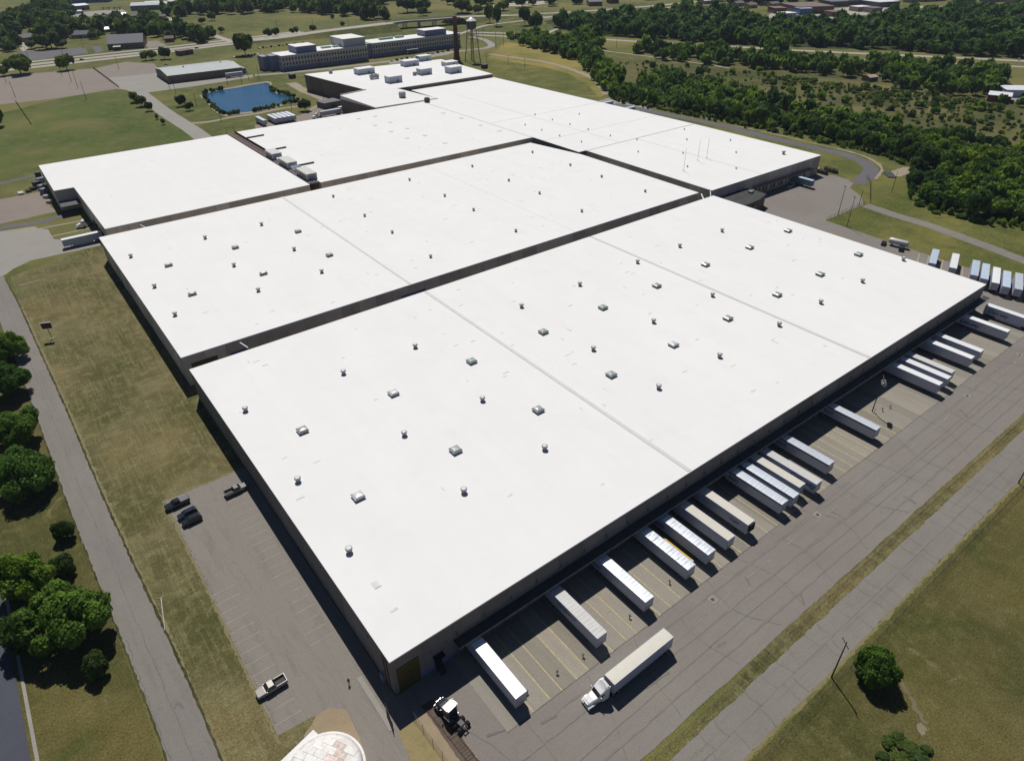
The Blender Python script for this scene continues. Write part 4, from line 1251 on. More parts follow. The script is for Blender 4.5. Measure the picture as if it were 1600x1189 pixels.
# trailers by the pond and at the west docks
PR = ['trailer standing apart, leftmost of the row by the pond', 'first trailer of the tight row of five by the pond', 'second trailer of the tight row of five by the pond', 'third trailer of the tight row of five by the pond', 'fourth trailer of the tight row of five by the pond', 'last trailer of the tight row, nearest the pond tree']
for i in range(6):
    xx = 138.6 + (0, 8.6, 12.0, 15.3, 18.6, 21.9)[i]
    trailer(PR[i], xx, 440, DOCK, T_RALU, 0.003, 40, group='white trailers in a row by the pond')
trailer('long pale trailer coupled in the truck court, front one', 188, 431, math.pi, T_RBLUE, 0.003, 41, group='trailers in the court below the pond')
trailer('pale trailer behind the front one in the truck court', 205, 436, math.pi, T_RALU, 0.003, 41, group='trailers in the court below the pond')
trailer('trailer with a blue flash half hidden by the roof in the truck court', 208, 424, math.pi, T_RALU, 0.003, 41, group='trailers in the court below the pond', text=('///', 2.6, 3.5, 1.6, INK_BLUE, 0.5))
trailer('trailer with a dusky blue side docked at the left rear warehouse', -4.6, 277.8, math.pi, T_RWHITE, 0.003, 42, group='vehicles at the west docks', skirt=True)
p = at(961, 161, 4)
trailer('first trailer half hidden behind the far roof edge', 358.5, 316, math.pi * 0.0, T_RBLUE, 0.003, 43, group='trailers behind the far warehouse')
trailer('second trailer half hidden behind the far roof edge', 358, 292.5, math.pi * 0.0, T_RBLUE, 0.003, 43, group='trailers behind the far warehouse')
p = at(1256, 283, 2.5)
trailer('teal-sided trailer docked under the brown loading canopy', p.x - 0.5, 121.0, DOCK, T_RBLUE, 0.003, 44, group='vehicles at the brown loading canopy', sidem=pm('teal_side', (0.12, 0.22, 0.26), 0.5))


# ------------------------------------------------------------------ tractors, cars
def tractor(label, x, y, rz, cab=WHITE, sleeper=True, group=None, z=0.07, bob=False, hood=None):
    """nose at local +x; origin on the ground at the fifth wheel"""
    r = thing('tractor_truck', label, 'truck', (x, y, z), rz, group)
    fr = MB().box(-1.4, -0.45, 0.75, 6.2, -0.32, 1.05).box(-1.4, 0.32, 0.75, 6.2, 0.45, 1.05)
    for q in (-1.35, -0.6, 0.5, 1.3, 2.2):
        fr.box(q, -0.45, 0.8, q + 0.15, 0.45, 1.0)
    fr.box(-1.0, -1.2, 0.45, -0.85, 1.2, 0.6).box(0.35, -1.2, 0.45, 0.5, 1.2, 0.6)
    part('chassis', fr, UNDER, r)
    part('fifth_wheel', MB().prism([(-0.55, -0.45), (0.5, -0.5), (0.5, 0.5), (-0.55, 0.45)], 1.08, 1.2), DARK_STEEL, r)
    for ax in (-0.65, 0.68):
        for s in (-1, 1):
            link('wheel', WHEEL_T, r, (ax, s * 0.98, 0.5))
    for s in (-1, 1):
        link('wheel', WHEEL_F, r, (5.2, s * 1.02, 0.5))
    # cab: rings across the width, from the back of the sleeper to the windscreen
    x0 = 1.55 if sleeper else 2.3
    top = 3.85 if sleeper else 3.35

    def ring(x, hw, zb, zt, ch=0.18):
        return [(x, -hw, zb), (x, hw, zb), (x, hw, zt - ch), (x, hw - ch, zt), (x, -hw + ch, zt), (x, -hw, zt - ch)]
    mb = MB()
    mb.loft([ring(x0, 1.2, 0.9, top), ring(x0 + 0.7, 1.22, 0.9, top + 0.05), ring(3.0, 1.2, 0.9, 3.3 if sleeper else 3.3), ring(3.55, 1.14, 0.9, 2.95), ring(4.05, 1.08, 0.9, 2.15)])
    part('cab', mb, cab, r, bevel=0.03)
    if sleeper:
        part('roof_fairing', MB().loft([ring(x0 + 0.1, 1.05, 3.7, 4.05, 0.15), ring(x0 + 0.75, 1.05, 3.7, 4.0, 0.15), ring(2.75, 0.95, 3.35, 3.5, 0.1)]), cab, r)
        vm = MB()
        for q in range(4):
            vm.box(x0 + 0.15 + q * 0.17, -0.8, 4.04, x0 + 0.24 + q * 0.17, 0.8, 4.09)
        part('fairing_slat', vm, GALV, r)
    part('hood', MB().loft([ring(4.0, 1.06, 0.85, 2.15, 0.2), ring(4.9, 0.95, 0.85, 1.95, 0.22), ring(5.75, 0.85, 0.75, 1.62, 0.25), ring(6.05, 0.78, 0.75, 1.35, 0.25)]), hood or cab, r, bevel=0.03)
    if bob:
        part('cab_roof', MB().loft([ring(x0 - 0.35, 1.18, 3.3, 3.42, 0.04), ring(3.0, 1.2, 3.3, 3.4, 0.04), ring(3.75, 1.1, 2.98, 3.08, 0.04)]), WHITE, r)
    g = MB()
    for s in (-1, 1):
        g.loft([[(4.6, s * 1.25, 0.75), (4.6, s * 0.8, 0.75), (4.6, s * 0.8, 0.95), (4.6, s * 1.25, 0.95)], [(5.0, s * 1.27, 1.02), (5.0, s * 0.8, 1.02), (5.0, s * 0.8, 1.3), (5.0, s * 1.27, 1.22)],
                [(5.5, s * 1.27, 1.02), (5.5, s * 0.8, 1.02), (5.5, s * 0.8, 1.28), (5.5, s * 1.27, 1.2)], [(6.0, s * 1.2, 0.6), (6.0, s * 0.78, 0.6), (6.0, s * 0.78, 0.98), (6.0, s * 1.2, 0.92)]])
    part('fender', g, cab, r)
    part('bumper', MB().box(6.0, -1.22, 0.35, 6.25, 1.22, 0.78), cab, r, bevel=0.05)
    part('grille', MB().box(6.04, -0.55, 0.8, 6.12, 0.55, 1.3), CHROME, r)
    for s in (-1, 1):
        part('headlight', MB().box(5.98, s * 0.95 - 0.18, 0.8, 6.1, s * 0.95 + 0.18, 0.98), DOME_W, r)
    ws = MB().add([(4.0, -1.0, 2.22), (4.0, 1.0, 2.22), (3.6, 0.98, 2.88), (3.6, -0.98, 2.88)], [(0, 1, 2, 3)])
    ws.add([(4.04, -1.0, 2.26), (4.04, 1.0, 2.26), (3.64, 0.98, 2.9), (3.64, -0.98, 2.9)], [(0, 1, 2, 3)])
    part('windscreen', ws, GLASS, r)
    for s in (-1, 1):
        part('side_window', MB().add([(2.75, s * 1.215, 2.15), (3.7, s * 1.15, 2.15), (3.45, s * 1.165, 2.75), (2.75, s * 1.215, 2.85)], [(0, 1, 2, 3) if s < 0 else (3, 2, 1, 0)]), GLASS, r)
        part('mirror', MB().box(3.7, s * 1.45 - 0.12, 1.95, 3.8, s * 1.45 + 0.12, 2.65).box(3.7, min(s * 1.1, s * 1.45), 2.3, 3.76, max(s * 1.1, s * 1.45), 2.36), cab, r)
        part('fuel_tank', MB().tube((1.7, s * 1.0, 0.72), (3.3, s * 1.0, 0.72), 0.33, None, 14), CHROME, r)
    part('exhaust', MB().tube((x0 - 0.1, -1.0, 0.8), (x0 - 0.1, -1.0, 3.7), 0.09, None, 8).tube((x0 - 0.1, 1.0, 0.8), (x0 - 0.1, 1.0, 3.7), 0.09, None, 8), CHROME, r)
    part('back_panel', MB().box(x0 - 0.06, -1.19, 0.95, x0 - 0.005, 1.19, top - 0.12), UNDER if bob else GALV, r)  # bobtail: black stands in for the shade on the cab's back
    return r


q = [at(1036.6, 980.9, 4.1), at(1053, 995.2, 4.1), at(959.2, 1069.6, 4.1), at(944.4, 1055.3, 4.1)]
rear = (q[0] + q[1]) / 2
nose = (q[2] + q[3]) / 2
dv = (nose - rear).normalized()
ang = math.atan2(dv.y, dv.x)
c = rear + dv * TL / 2
trailer('long white box trailer with a creased roof coupled to the white tractor in the yard', c.x, c.y, ang, T_RBEIGE, 0.03, 60, group=None, gear=True)
kp = rear + dv * (TL - 0.9)
tractor('white tractor truck pulling the long trailer across the yard', kp.x, kp.y, ang - 0.1, WHITE, True)
tractor('white-roofed dark tractor truck without a trailer beside the railway track', 6.35, -12.5, math.radians(99), pm('dark_cab_paint', (0.02, 0.022, 0.025), 0.3), False, bob=True)
tractor('pale tractor truck coupled to the front trailer in the truck court', 179.6, 431, math.pi, WHITE, True)
tractor('white tractor truck backed against the left rear warehouse', 2.4, 301, math.pi, WHITE, False)


def carmesh(kind, paint):
    """returns list of (name, mesh, offset)"""
    def ring(x, hw, hw2, zb, zt, zs):
        return [(x, -hw * 0.92, zb), (x, hw * 0.92, zb), (x, hw, zb + 0.15), (x, hw, zs), (x, hw2, zt), (x, -hw2, zt), (x, -hw, zs), (x, -hw, zb + 0.15)]
    L, P = [], []
    if kind == 'pickup':
        ln, hw = 5.8, 0.98
        b = MB().loft([ring(2.9, 0.75, 0.6, 0.45, 0.95, 0.75), ring(2.75, 0.92, 0.85, 0.38, 1.12, 0.95), ring(1.35, 0.98, 0.92, 0.35, 1.22, 1.05), ring(1.2, 0.98, 0.93, 0.35, 1.22, 1.08), ring(-0.75, 0.98, 0.93, 0.35, 1.22, 1.08), ring(-0.78, 0.98, 0.95, 0.4, 0.72, 0.7), ring(-2.75, 0.98, 0.95, 0.4, 0.72, 0.7), ring(-2.85, 0.93, 0.9, 0.45, 0.7, 0.68)])
        P.append(('body', b.mesh('body', paint, 0.03)))
        bed = MB()
        for s in (-1, 1):
            a, c_ = sorted((s * 0.86, s * 0.98))
            bed.box(-2.8, a, 0.7, -0.78, c_, 1.3)
        bed.box(-2.88, -0.95, 0.7, -2.76, 0.95, 1.3)
        P.append(('bed_side', bed.mesh('bed_side', paint, 0.02)))
        P.append(('bed_liner', MB().box(-2.75, -0.85, 0.72, -0.8, 0.85, 0.78).mesh('bed_liner', UNDER)))
        cabx = [(1.25, 0.9, 1.2), (0.55, 0.74, 1.82), (-0.45, 0.74, 1.84), (-0.78, 0.86, 1.2)]
        wheels = (1.8, -1.75)
    elif kind == 'suv':
        ln, hw = 4.7, 0.94
        b = MB().loft([ring(2.35, 0.7, 0.55, 0.45, 0.85, 0.7), ring(2.2, 0.88, 0.8, 0.36, 1.02, 0.9), ring(1.05, 0.94, 0.88, 0.33, 1.12, 1.0), ring(-2.0, 0.94, 0.88, 0.33, 1.12, 1.0), ring(-2.3, 0.88, 0.82, 0.42, 1.05, 0.9)])
        P.append(('body', b.mesh('body', paint, 0.04)))
        cabx = [(1.15, 0.86, 1.1), (0.35, 0.7, 1.7), (-1.75, 0.68, 1.72), (-2.2, 0.8, 1.1)]
        wheels = (1.45, -1.35)
    else:
        b = MB().loft([ring(2.3, 0.68, 0.55, 0.42, 0.7, 0.6), ring(2.1, 0.86, 0.78, 0.33, 0.86, 0.75), ring(0.95, 0.9, 0.85, 0.3, 0.98, 0.88), ring(-1.5, 0.9, 0.85, 0.3, 1.0, 0.9), ring(-2.2, 0.85, 0.78, 0.36, 0.96, 0.85), ring(-2.35, 0.75, 0.7, 0.42, 0.8, 0.7)])
        P.append(('body', b.mesh('body', paint, 0.04)))
        cabx = [(1.05, 0.82, 0.96), (0.2, 0.64, 1.4), (-0.95, 0.64, 1.42), (-1.75, 0.78, 0.98)]
        wheels = (1.4, -1.4)
    g = MB().loft([[(x, -h, z) for x, h, z in cabx], [(x, h, z) for x, h, z in cabx]])
    P.append(('glass', g.mesh('glass', GLASS, 0.02)))
    (xa, ha, za), (xb, hb, zb_), (xc, hc, zc), (xd, hd, zd) = cabx
    rf = MB().loft([[(xb + 0.02, -hb, zb_ - 0.02), (xb + 0.02, hb, zb_ - 0.02), (xb + 0.02, hb * 0.95, zb_ + 0.045), (xb + 0.02, -hb * 0.95, zb_ + 0.045)], [(xc - 0.02, -hc, zc - 0.02), (xc - 0.02, hc, zc - 0.02), (xc - 0.02, hc * 0.95, zc + 0.045), (xc - 0.02, -hc * 0.95, zc + 0.045)]])
    for s in (-1, 1):     # pillars
        for (x0, h0, z0, x1, h1, z1) in ((xa, ha, za, xb, hb, zb_), (xd, hd, zd, xc, hc, zc), ((xa + xd) / 2, (ha + hd) / 2, za, (xb + xc) / 2, (hb + hc) / 2, (zb_ + zc) / 2)):
            rf.tube((x0, s * (h0 + 0.01), z0), (x1, s * (h1 + 0.01), z1), 0.055, None, 5)
    P.append(('roof', rf.mesh('roof', paint)))
    lx = 2.22 if kind == 'sedan' else (2.28 if kind == 'suv' else 2.84)
    P.append(('headlight', MB().box(lx - 0.12, -0.78, 0.66, lx + 0.04, -0.48, 0.8).box(lx - 0.12, 0.48, 0.66, lx + 0.04, 0.78, 0.8).mesh('headlight', DOME_W)))
    tx = {'sedan': -2.3, 'suv': -2.27, 'pickup': -2.88}[kind]
    P.append(('tail_light', MB().box(tx - 0.03, -0.86, 0.78, tx + 0.05, -0.64, 0.98).box(tx - 0.03, 0.64, 0.78, tx + 0.05, 0.86, 0.98).mesh('tail_light', REDL)))
    P.append(('mirror', MB().box((xa + 0.05) - 0.3, -1.12, za, xa - 0.1, -0.92, za + 0.16).box(xa - 0.25, 0.92, za, xa - 0.1, 1.12, za + 0.16).mesh('mirror', paint)))
    return P, wheels


def car(label, cat, kind, paint, x, y, rz, z=0.05, group=None, cover=None):
    r = thing('parked_' + {'suv': 'suv', 'sedan': 'car', 'pickup': 'pickup'}[kind], label, cat, (x, y, z), rz, group)
    P, wh = cached(('car', kind, paint.name), lambda: carmesh(kind, paint))
    for n, me in P:
        link(n, me, r)
    for ax in wh:
        for s in (-1, 1):
            link('wheel', WHEEL_C, r, (ax, s * 0.82, 0.39))
    if cover:
        part('bed_cover', MB().box(-2.78, -0.94, 1.3, -0.75, 0.94, 1.42), cover, r, bevel=0.03)
    return r


CARB = pm('black_car_paint', (0.015, 0.017, 0.022), 0.15, spec=0.7, var=0.05)
CARN = pm('navy_car_paint', (0.018, 0.022, 0.035), 0.14, spec=0.7, var=0.05)
CART = pm('champagne_car_paint', (0.33, 0.31, 0.275), 0.3, 0.2, var=0.03)
CARS = pm('silver_car_paint', (0.2, 0.205, 0.21), 0.25, 0.5, var=0.03)
CARM = pm('maroon_car_paint', (0.06, 0.012, 0.025), 0.18, spec=0.6, var=0.05)
CARW = pm('white_car_paint', (0.72, 0.72, 0.72), 0.25, var=0.03)
car('black pickup with a grey bed cover at the grassy corner of the car park', 'pickup', 'pickup', CARB, -18.2, 77.3, math.radians(183), cover=pm('grey_bed_cover', (0.1, 0.1, 0.115), 0.6))
car('dark blue suv with a bright roof, beside the black pickup', 'suv', 'suv', CARN, -17.2, 72.0, math.radians(183), group=None)
car('black suv on the near side of the dark blue suv', 'suv', 'suv', CARB, -17.0, 69.2, math.radians(183))
car('black and silver pickup with an open bed beside the warehouse wall', 'pickup', 'pickup', CARS, -5.0, 73.0, math.radians(3))
car('pale champagne pickup with an open bed alone near the end of the car park', 'pickup', 'pickup', CART, -17.9, 15.4, math.radians(181))
p = at(1381, 380, 0.6)
car('maroon car on the lane beside the nearest warehouse', 'car', 'sedan', CARM, p.x, p.y, math.radians(20))
p = at(1408, 389, 0.6)
car('dark suv with a bright windscreen beside the pale tank', 'suv', 'suv', CARN, p.x, p.y, math.radians(25))
# tank trailer next to them
a_, b_ = at(1391, 374, 2.4), at(1419, 381, 2.4)
ang = math.atan2(b_.y - a_.y, b_.x - a_.x)
mid = (a_ + b_) / 2
tk = thing('storage_tank', 'pale horizontal tank on legs beside the dark suv', 'tank', (mid.x, mid.y, 0.05), ang)
pr = [[(xx, 1.25 * rr_ * math.cos(2 * math.pi * i / 18), 2.0 + 1.25 * rr_ * math.sin(2 * math.pi * i / 18)) for i in range(18)] for xx, rr_ in ((-4.0, 0.55), (-3.7, 0.9), (-3.3, 1), (3.3, 1), (3.7, 0.9), (4.0, 0.55))]
part('shell', MB().loft(pr), DOME_W, tk, smooth=True)
for xx in (-2.5, 2.5):
    part('leg', MB().box(xx - 0.15, -1, 0, xx + 0.15, 1, 1.0), STEEL, tk)
part('ladder', MB().box(3.9, -0.3, 0, 3.98, -0.22, 3).box(3.9, 0.22, 0, 3.98, 0.3, 3).box(3.9, -0.3, 1, 3.96, 0.3, 1.06).box(3.9, -0.3, 2, 3.96, 0.3, 2.06), STEEL, tk)
# small far vehicles
for i, (px, py, m, k, lab) in enumerate([(128, 93.5, CARB, 'sedan', 'dark car driving on the highway past the two field trees'), (307, 75.5, CARB, 'sedan', 'dark car on the highway beyond the long shed'), (17, 52, CARW, 'suv', 'white van on the suburban street under the trees'),
                                         (259, 101, CARW, 'sedan', 'white car behind the long shed'), (1592, 93.5, CARW, 'suv', 'white vehicle on the far right highway')]):
    p = at(px, py, 0.6)
    car(lab, 'car', k, m, p.x, p.y, 0.05 * i, 0.09)
pal = [CARW, CARN, CARS, CARB, CARW, CARM, CARS, CARN]
for i in range(9):
    p = at(366 + i * 4.6, 90.5 - i * 0.55, 0)
    car('parked car in the row under the big tree by the office', 'car', ('sedan', 'suv')[i % 2], pal[i % 8], p.x, p.y, 1.3, 0.06, 'cars parked under the big tree')
for i in range(14):
    p = at(612 + i * 8.0, 96.5 - i * 1.45, 0)
    car('parked car in the row in front of the long office building', 'car', ('sedan', 'suv')[i % 2], pal[(i * 3) % 8], p.x, p.y, 1.5 + 0.1 * (i % 3), 0.08, 'cars parked before the office building')
for i in range(12):
    p = at(405 + i * 6.2, 76.5 - i * 0.75, 0)
    car('parked car behind the long office building', 'car', ('sedan', 'suv')[i % 2], pal[(i * 5) % 8], p.x, p.y, 1.5, 0.08, 'cars parked behind the office building')
for i in range(16):
    p = at(158 + (i % 8) * 4.2, 13.5 + (i // 8) * 2.6, 0)
    car('parked car in the distant storage yard', 'car', ('sedan', 'suv')[i % 2], pal[(i * 3) % 8], p.x, p.y, 1.2, 0.08, 'cars in the distant storage yard')
for i in range(12):
    p = at(1562 + (i % 6) * 7, 140 + (i // 6) * 7 , 0)
    car('parked car in the yard at the right picture edge', 'car', ('sedan', 'suv')[i % 2], pal[(i * 3) % 8], p.x, p.y, 0.4, 0.08, 'cars in the yard at the right edge')

# ------------------------------------------------------------------ the one person in the car park
def person(label, x, y, rz):
    r = thing('person', label, 'person', (x, y, 0.05), rz)
    V = [(0, 0, 0.95), (0, 0.01, 1.15), (0, 0.01, 1.36), (0.0, 0.0, 1.48), (0, 0.03, 1.56), (0, 0.035, 1.66), (0, 0.02, 1.74)]
    Rd = [0.145, 0.13, 0.155, 0.07, 0.062, 0.098, 0.07]
    Ed = [(0, 1), (1, 2), (2, 3), (3, 4), (4, 5), (5, 6)]

    def ch(p, pts, rad):
        for q, w in zip(pts, rad):
            V.append(q)
            Rd.append(w)
            Ed.append((p, len(V) - 1))
            p = len(V) - 1
        return p
    for s, st in ((-1, 0.14), (1, -0.16)):
        ch(0, [(s * 0.1, 0, 0.88), (s * 0.11, st * 0.5 + 0.03, 0.5), (s * 0.11, st, 0.1), (s * 0.115, st + 0.1, 0.05), (s * 0.12, st + 0.19, 0.04)], [0.1, 0.068, 0.045, 0.045, 0.03])
        w = ch(2, [(s * 0.19, 0.0, 1.38), (s * 0.24, -st * 0.4, 1.13), (s * 0.25, -st + 0.06, 0.9), (s * 0.25, -st + 0.09, 0.84)], [0.065, 0.045, 0.032, 0.034])
        for k, (dx, ln) in enumerate(((-0.03, 0.075), (-0.01, 0.09), (0.01, 0.085), (0.03, 0.068))):
            ch(w, [(s * 0.25, -st + 0.09 + dx, 0.79), (s * 0.243, -st + 0.1 + dx, 0.79 - ln * 0.55), (s * 0.232, -st + 0.1 + dx, 0.79 - ln)], [0.011, 0.0095, 0.008])
        ch(w, [(s * 0.23, -st + 0.14, 0.82), (s * 0.22, -st + 0.155, 0.785)], [0.012, 0.009])
    me = bpy.data.meshes.new('body')
    me.from_pydata(V, Ed, [])
    o = bpy.data.objects.new('body', me)
    COL.objects.link(o)
    sk = o.modifiers.new('skin', 'SKIN')
    for i, w in enumerate(Rd):
        me.skin_vertices[0].data[i].radius = (w, w * (0.75 if i in (0, 1, 2) else 1.0))
    me.skin_vertices[0].data[0].use_root = True
    o.modifiers.new('sub', 'SUBSURF').levels = 1
    bpy.context.view_layer.update()
    m2 = bpy.data.meshes.new_from_object(o.evaluated_get(bpy.context.evaluated_depsgraph_get()))
    m2.materials.clear()
    for m in (pm('skin', (0.35, 0.2, 0.14), 0.6), pm('dark_shirt', (0.02, 0.018, 0.02), 0.9), pm('dark_trousers', (0.025, 0.026, 0.035), 0.9), RUBBER):
        m2.materials.append(m)
    for f in m2.polygons:
        z, xx = f.center.z, abs(f.center.x)
        f.material_index = 0 if z > 1.5 or (xx > 0.2 and z < 1.1 and z > 0.6) else (1 if z > 0.93 else (2 if z > 0.09 else 3))
        f.use_smooth = True
    o.modifiers.clear()
    o.data = m2
    o.parent = r
    part('hair', MB().lathe([(0.085, 1.66), (0.104, 1.71), (0.095, 1.78), (0.05, 1.83)], 12, 0, 0.01), RUBBER, r, smooth=True)
    part('nose', MB().loft([[(-0.015, 0.125, 1.645), (0.015, 0.125, 1.645), (0.006, 0.125, 1.69), (-0.006, 0.125, 1.69)], [(-0.008, 0.15, 1.65), (0.008, 0.15, 1.65), (0.003, 0.135, 1.68), (-0.003, 0.135, 1.68)]]), MATS['skin'], r)
    for s in (-1, 1):
        part('eye', MB().box(s * 0.035 - 0.012, 0.122, 1.685, s * 0.035 + 0.012, 0.13, 1.697), RUBBER, r)
        part('ear', MB().box(s * 0.1 - 0.008, 0.02, 1.64, s * 0.1 + 0.008, 0.055, 1.7), MATS['skin'], r)
    part('mouth', MB().box(-0.022, 0.118, 1.612, 0.022, 0.126, 1.62), pm('lips', (0.2, 0.08, 0.07), 0.6), r)
    return r


person('person in dark clothes walking alone across the car park', -5.9, 7.4, math.radians(150))


# ------------------------------------------------------------------ poles, lamps, signs
def pole(label, x, y, h, arm=0.0, rz=0.0, group=None, r0=0.16, arms=1, z=0.05, tilt=(0, 0)):
    r = thing('utility_pole', label, 'pole', (x, y, z), rz, group)
    part('shaft', MB().tube((0, 0, -0.3), (tilt[0], tilt[1], h), r0, r0 * 0.62, 8), WOOD, r)
    for k in range(arms if arm else 0):
        zz = h - 0.35 - k * 0.9
        part('crossarm', MB().box(-arm / 2, 0.1, zz - 0.07, arm / 2, 0.24, zz + 0.07), WOOD, r, (tilt[0], tilt[1], 0))
        im = MB()
        for q in (-0.46, -0.2, 0.2, 0.46):
            im.lathe([(0.05, zz + 0.07), (0.07, zz + 0.15), (0.04, zz + 0.25)], 6, q * arm, 0.17)
        part('insulator', im, GALV, r, (tilt[0], tilt[1], 0))
    return r


pole('dark utility pole with a crossarm beside the lone bush by the south road', 67.1, -47.9, 11.0, 2.4, math.radians(55))
p = at(1591, 755)
pole('utility pole by the south road at the right picture edge', p.x, p.y, 11.0, 2.4, 0.8)
pole('tall pole at the left end of the fence beyond the nearest warehouse', 289.0, 83.2, 14.2, 2.2, 1.0)
pole('tall pole standing in the grass right of the fence pole', 278.0, 72.3, 14.4, 2.2, 1.0)
pole('shorter pole at the gate of the fence beyond the nearest warehouse', 308.0, 83.5, 8.0, 0.0)
pole('pole in the grass below the east tree belt', 339.5, 83.4, 11.0, 0.0)
# flood-lit pole in the dock yard
lp = pole('tall pole with two round floodlights in front of the dock', 152.6, -8.9, 12.2, 2.6, 0.5, arms=1)
for k, s in enumerate((-0.55, 0.55)):
    fl_ = part('floodlight', MB().lathe([(0.15, 0.6), (0.75, 0.2), (0.8, -0.35), (0.7, -0.5)], 14), GALV, lp, (s * 1.2, -0.5, 10.2), (0.5, 0, 0))
    part('lens', MB().lathe([(0.68, -0.52), (0.3, -0.56)], 14), DOME_W, fl_)
part('bracket', MB().box(-0.9, -0.4, 10.4, 0.9, -0.3, 10.5).box(-0.06, -0.4, 10.3, 0.06, 0, 10.4), DARK_STEEL, lp)
part('guard_rail', MB().tube((-0.5, -0.5, 0), (-0.6, -0.5, 1.1), 0.06, None, 6).tube((-0.6, -0.5, 1.1), (0.4, -0.7, 1.1), 0.06, None, 6), DARK_STEEL, lp)
far_poles = [(40, 102.5, 12), (10, 130, 12), (24, 152, 12), (122, 138, 14), (112, 128, 14), (135, 156, 14), (34, 91, 11), (44, 90, 11), (100, 91, 13), (131, 76, 11), (186, 109, 11), (97, 119, 11), (266, 141, 8), (275, 147, 8), (307, 165, 9), (346, 190, 9), (356, 133, 8), (378, 130, 8), (389, 125, 8), (405, 124, 11), (456, 172, 9), (506, 156, 9),
             (433, 46, 10), (459, 48, 10), (489, 40, 10), (545, 41, 10), (775, 76, 16), (787, 74, 16), (748, 65, 14), (755, 66, 14), (794, 102, 9), (820, 108, 9), (760, 96, 8), (853, 53, 12), (770, 30, 12), (848, 24, 12), (925, 60, 14), (963, 75, 12), (1025, 96, 10), (690, 55, 12), (520, 72, 14), (300, 55, 10), (1393, 100, 10)]
for i, (px, py, h) in enumerate(far_poles):
    p = at(px, py)
    wh = 'around the pink gravel lot at the left' if px < 200 and py > 85 else ('along the side of the pond and the long shed' if px < 520 and py > 100 else ('in the fields behind the office building' if px < 640 and py < 76 else ('between the chimney and the hay field' if px < 840 else 'among the trees and roads at the right')))
    pole('thin distant pole ' + wh, p.x, p.y, h, 1.8 if i % 3 else 0, 0.3 * i, 'thin poles ' + wh, 0.2)
sg = thing('lawn_sign', 'small dark sign board on a single post standing in the lawn', 'sign', (-29.9, 190.2, 0.02), math.radians(-25))
part('post', MB().tube((0, 0, 0), (0, 0, 5.2), 0.11, None, 8), RUST, sg)
part('board', MB().box(-1.6, -0.12, 4.3, 1.6, 0.12, 6.4), RUST, sg, bevel=0.03)
part('board_frame', MB().box(-1.7, -0.16, 6.4, 1.7, 0.16, 6.55).box(-1.7, -0.16, 4.18, 1.7, 0.16, 4.3), DOME_W, sg)
part('base', MB().box(-0.6, -0.6, 0, 0.6, 0.6, 0.25), A_CONC, sg)
# fallen white pipe by the west road
a_, b_ = at(252, 935), at(258, 985)
fp = thing('fallen_pipe', 'bent white pipe lying in the grass along the west road', 'pipe', (a_.x, a_.y, 0.05))
part('pipe', MB().tube((0, 0, 0.12), (b_.x - a_.x, b_.y - a_.y, 0.12), 0.08, 0.05, 8).tube((0, 0, 0.12), (-0.8, 0.6, 0.14), 0.06, 0.04, 8).tube((0, 0, 0.12), (0.7, 0.5, 0.14), 0.05, 0.03, 8), T_RGREY, fp)
cb_ = at(47, 442)
cs = thing('concrete_strip', 'narrow concrete slab across the lawn near the west apron', 'slab', (cb_.x, cb_.y, 0.02), math.radians(2))
part('slab', MB().box(-3.6, -0.45, 0, 3.6, 0.45, 0.07), A_LOT, cs)


# ------------------------------------------------------------------ fences
def fence(name, label, pts, h=1.8, step=3.4, wires=6, mat_=GALV, group=None, rad=0.05):
    r = thing(name, label, 'fence', (pts[0][0], pts[0][1], 0.03), 0, group)
    o = Vector(pts[0])
    pm_ = cached(('fp', h, mat_.name, rad), lambda: MB().tube((0, 0, 0), (0, 0, h), rad, None, 6).mesh('post', mat_))
    wm = MB()
    for a, b in zip(pts[:-1], pts[1:]):
        a, b = Vector(a) - o, Vector(b) - o
        n = max(1, round((b - a).length / step))
        for k in range(n + 1):
            q = a.lerp(b, k / n)
            link('post', pm_, r, (q.x, q.y, 0))
        for k in range(wires):
            z = 0.1 + (h - 0.15) * k / (wires - 1)
            wm.tube((a.x, a.y, z), (b.x, b.y, z), 0.014 if k == wires - 1 else 0.008, None, 4)
        L = (b - a).length
        m = int(L / 0.5)
        for k in range(m):
            p0, p1 = a.lerp(b, k / m), a.lerp(b, min(1, (k + 2) / m))
            wm.tube((p0.x, p0.y, 0.1), (p1.x, p1.y, h - 0.05), 0.006, None, 3, False)
            wm.tube((p1.x, p1.y, 0.1), (p0.x, p0.y, h - 0.05), 0.006, None, 3, False)
    stuff(part('wire_mesh', wm, mat_, r))
    return r


fence('chain_link_fence', 'long chain link fence on the grass side of the south road', [(-40, -49.3), (236, -48.9)], 1.8, 3.3, 6, DARK_STEEL, rad=0.035)
fence('median_fence', 'low wire fence along the grass strip between the dock yard and the south road', [(8, -37.9), (90, -37.6), (236, -37.6)], 1.3, 3.6, 4, DARK_STEEL, rad=0.03)
fence('track_fence', 'wire fence beside the gravel strip near the railway track', [(0.5, -5.8), (1.3, -30)], 1.8, 3.0, 6, DARK_STEEL, rad=0.04)
fence('yard_fence', 'chain link fence with a gate end beyond the nearest warehouse', [(278, 82.6), (312, 82.8)], 2.0, 3.4, 6, DARK_STEEL)
fence('yard_fence', 'fence running up to the trees from the east road', [(316, 82), (345, 98), (352, 104)], 2.0, 3.4, 6, DARK_STEEL)
fence('pasture_fence', 'dark fence line crossing the north-west meadow', [at(25, 160)[:2], at(49, 195)[:2]], 1.5, 4.0, 4, WOOD, rad=0.2)
fence('lot_fence', 'dark fence between the gravel lot and the concrete lot', [at(146, 108)[:2], at(165, 122)[:2], at(186, 138)[:2]], 2.0, 4.0, 5, WOOD, rad=0.2)
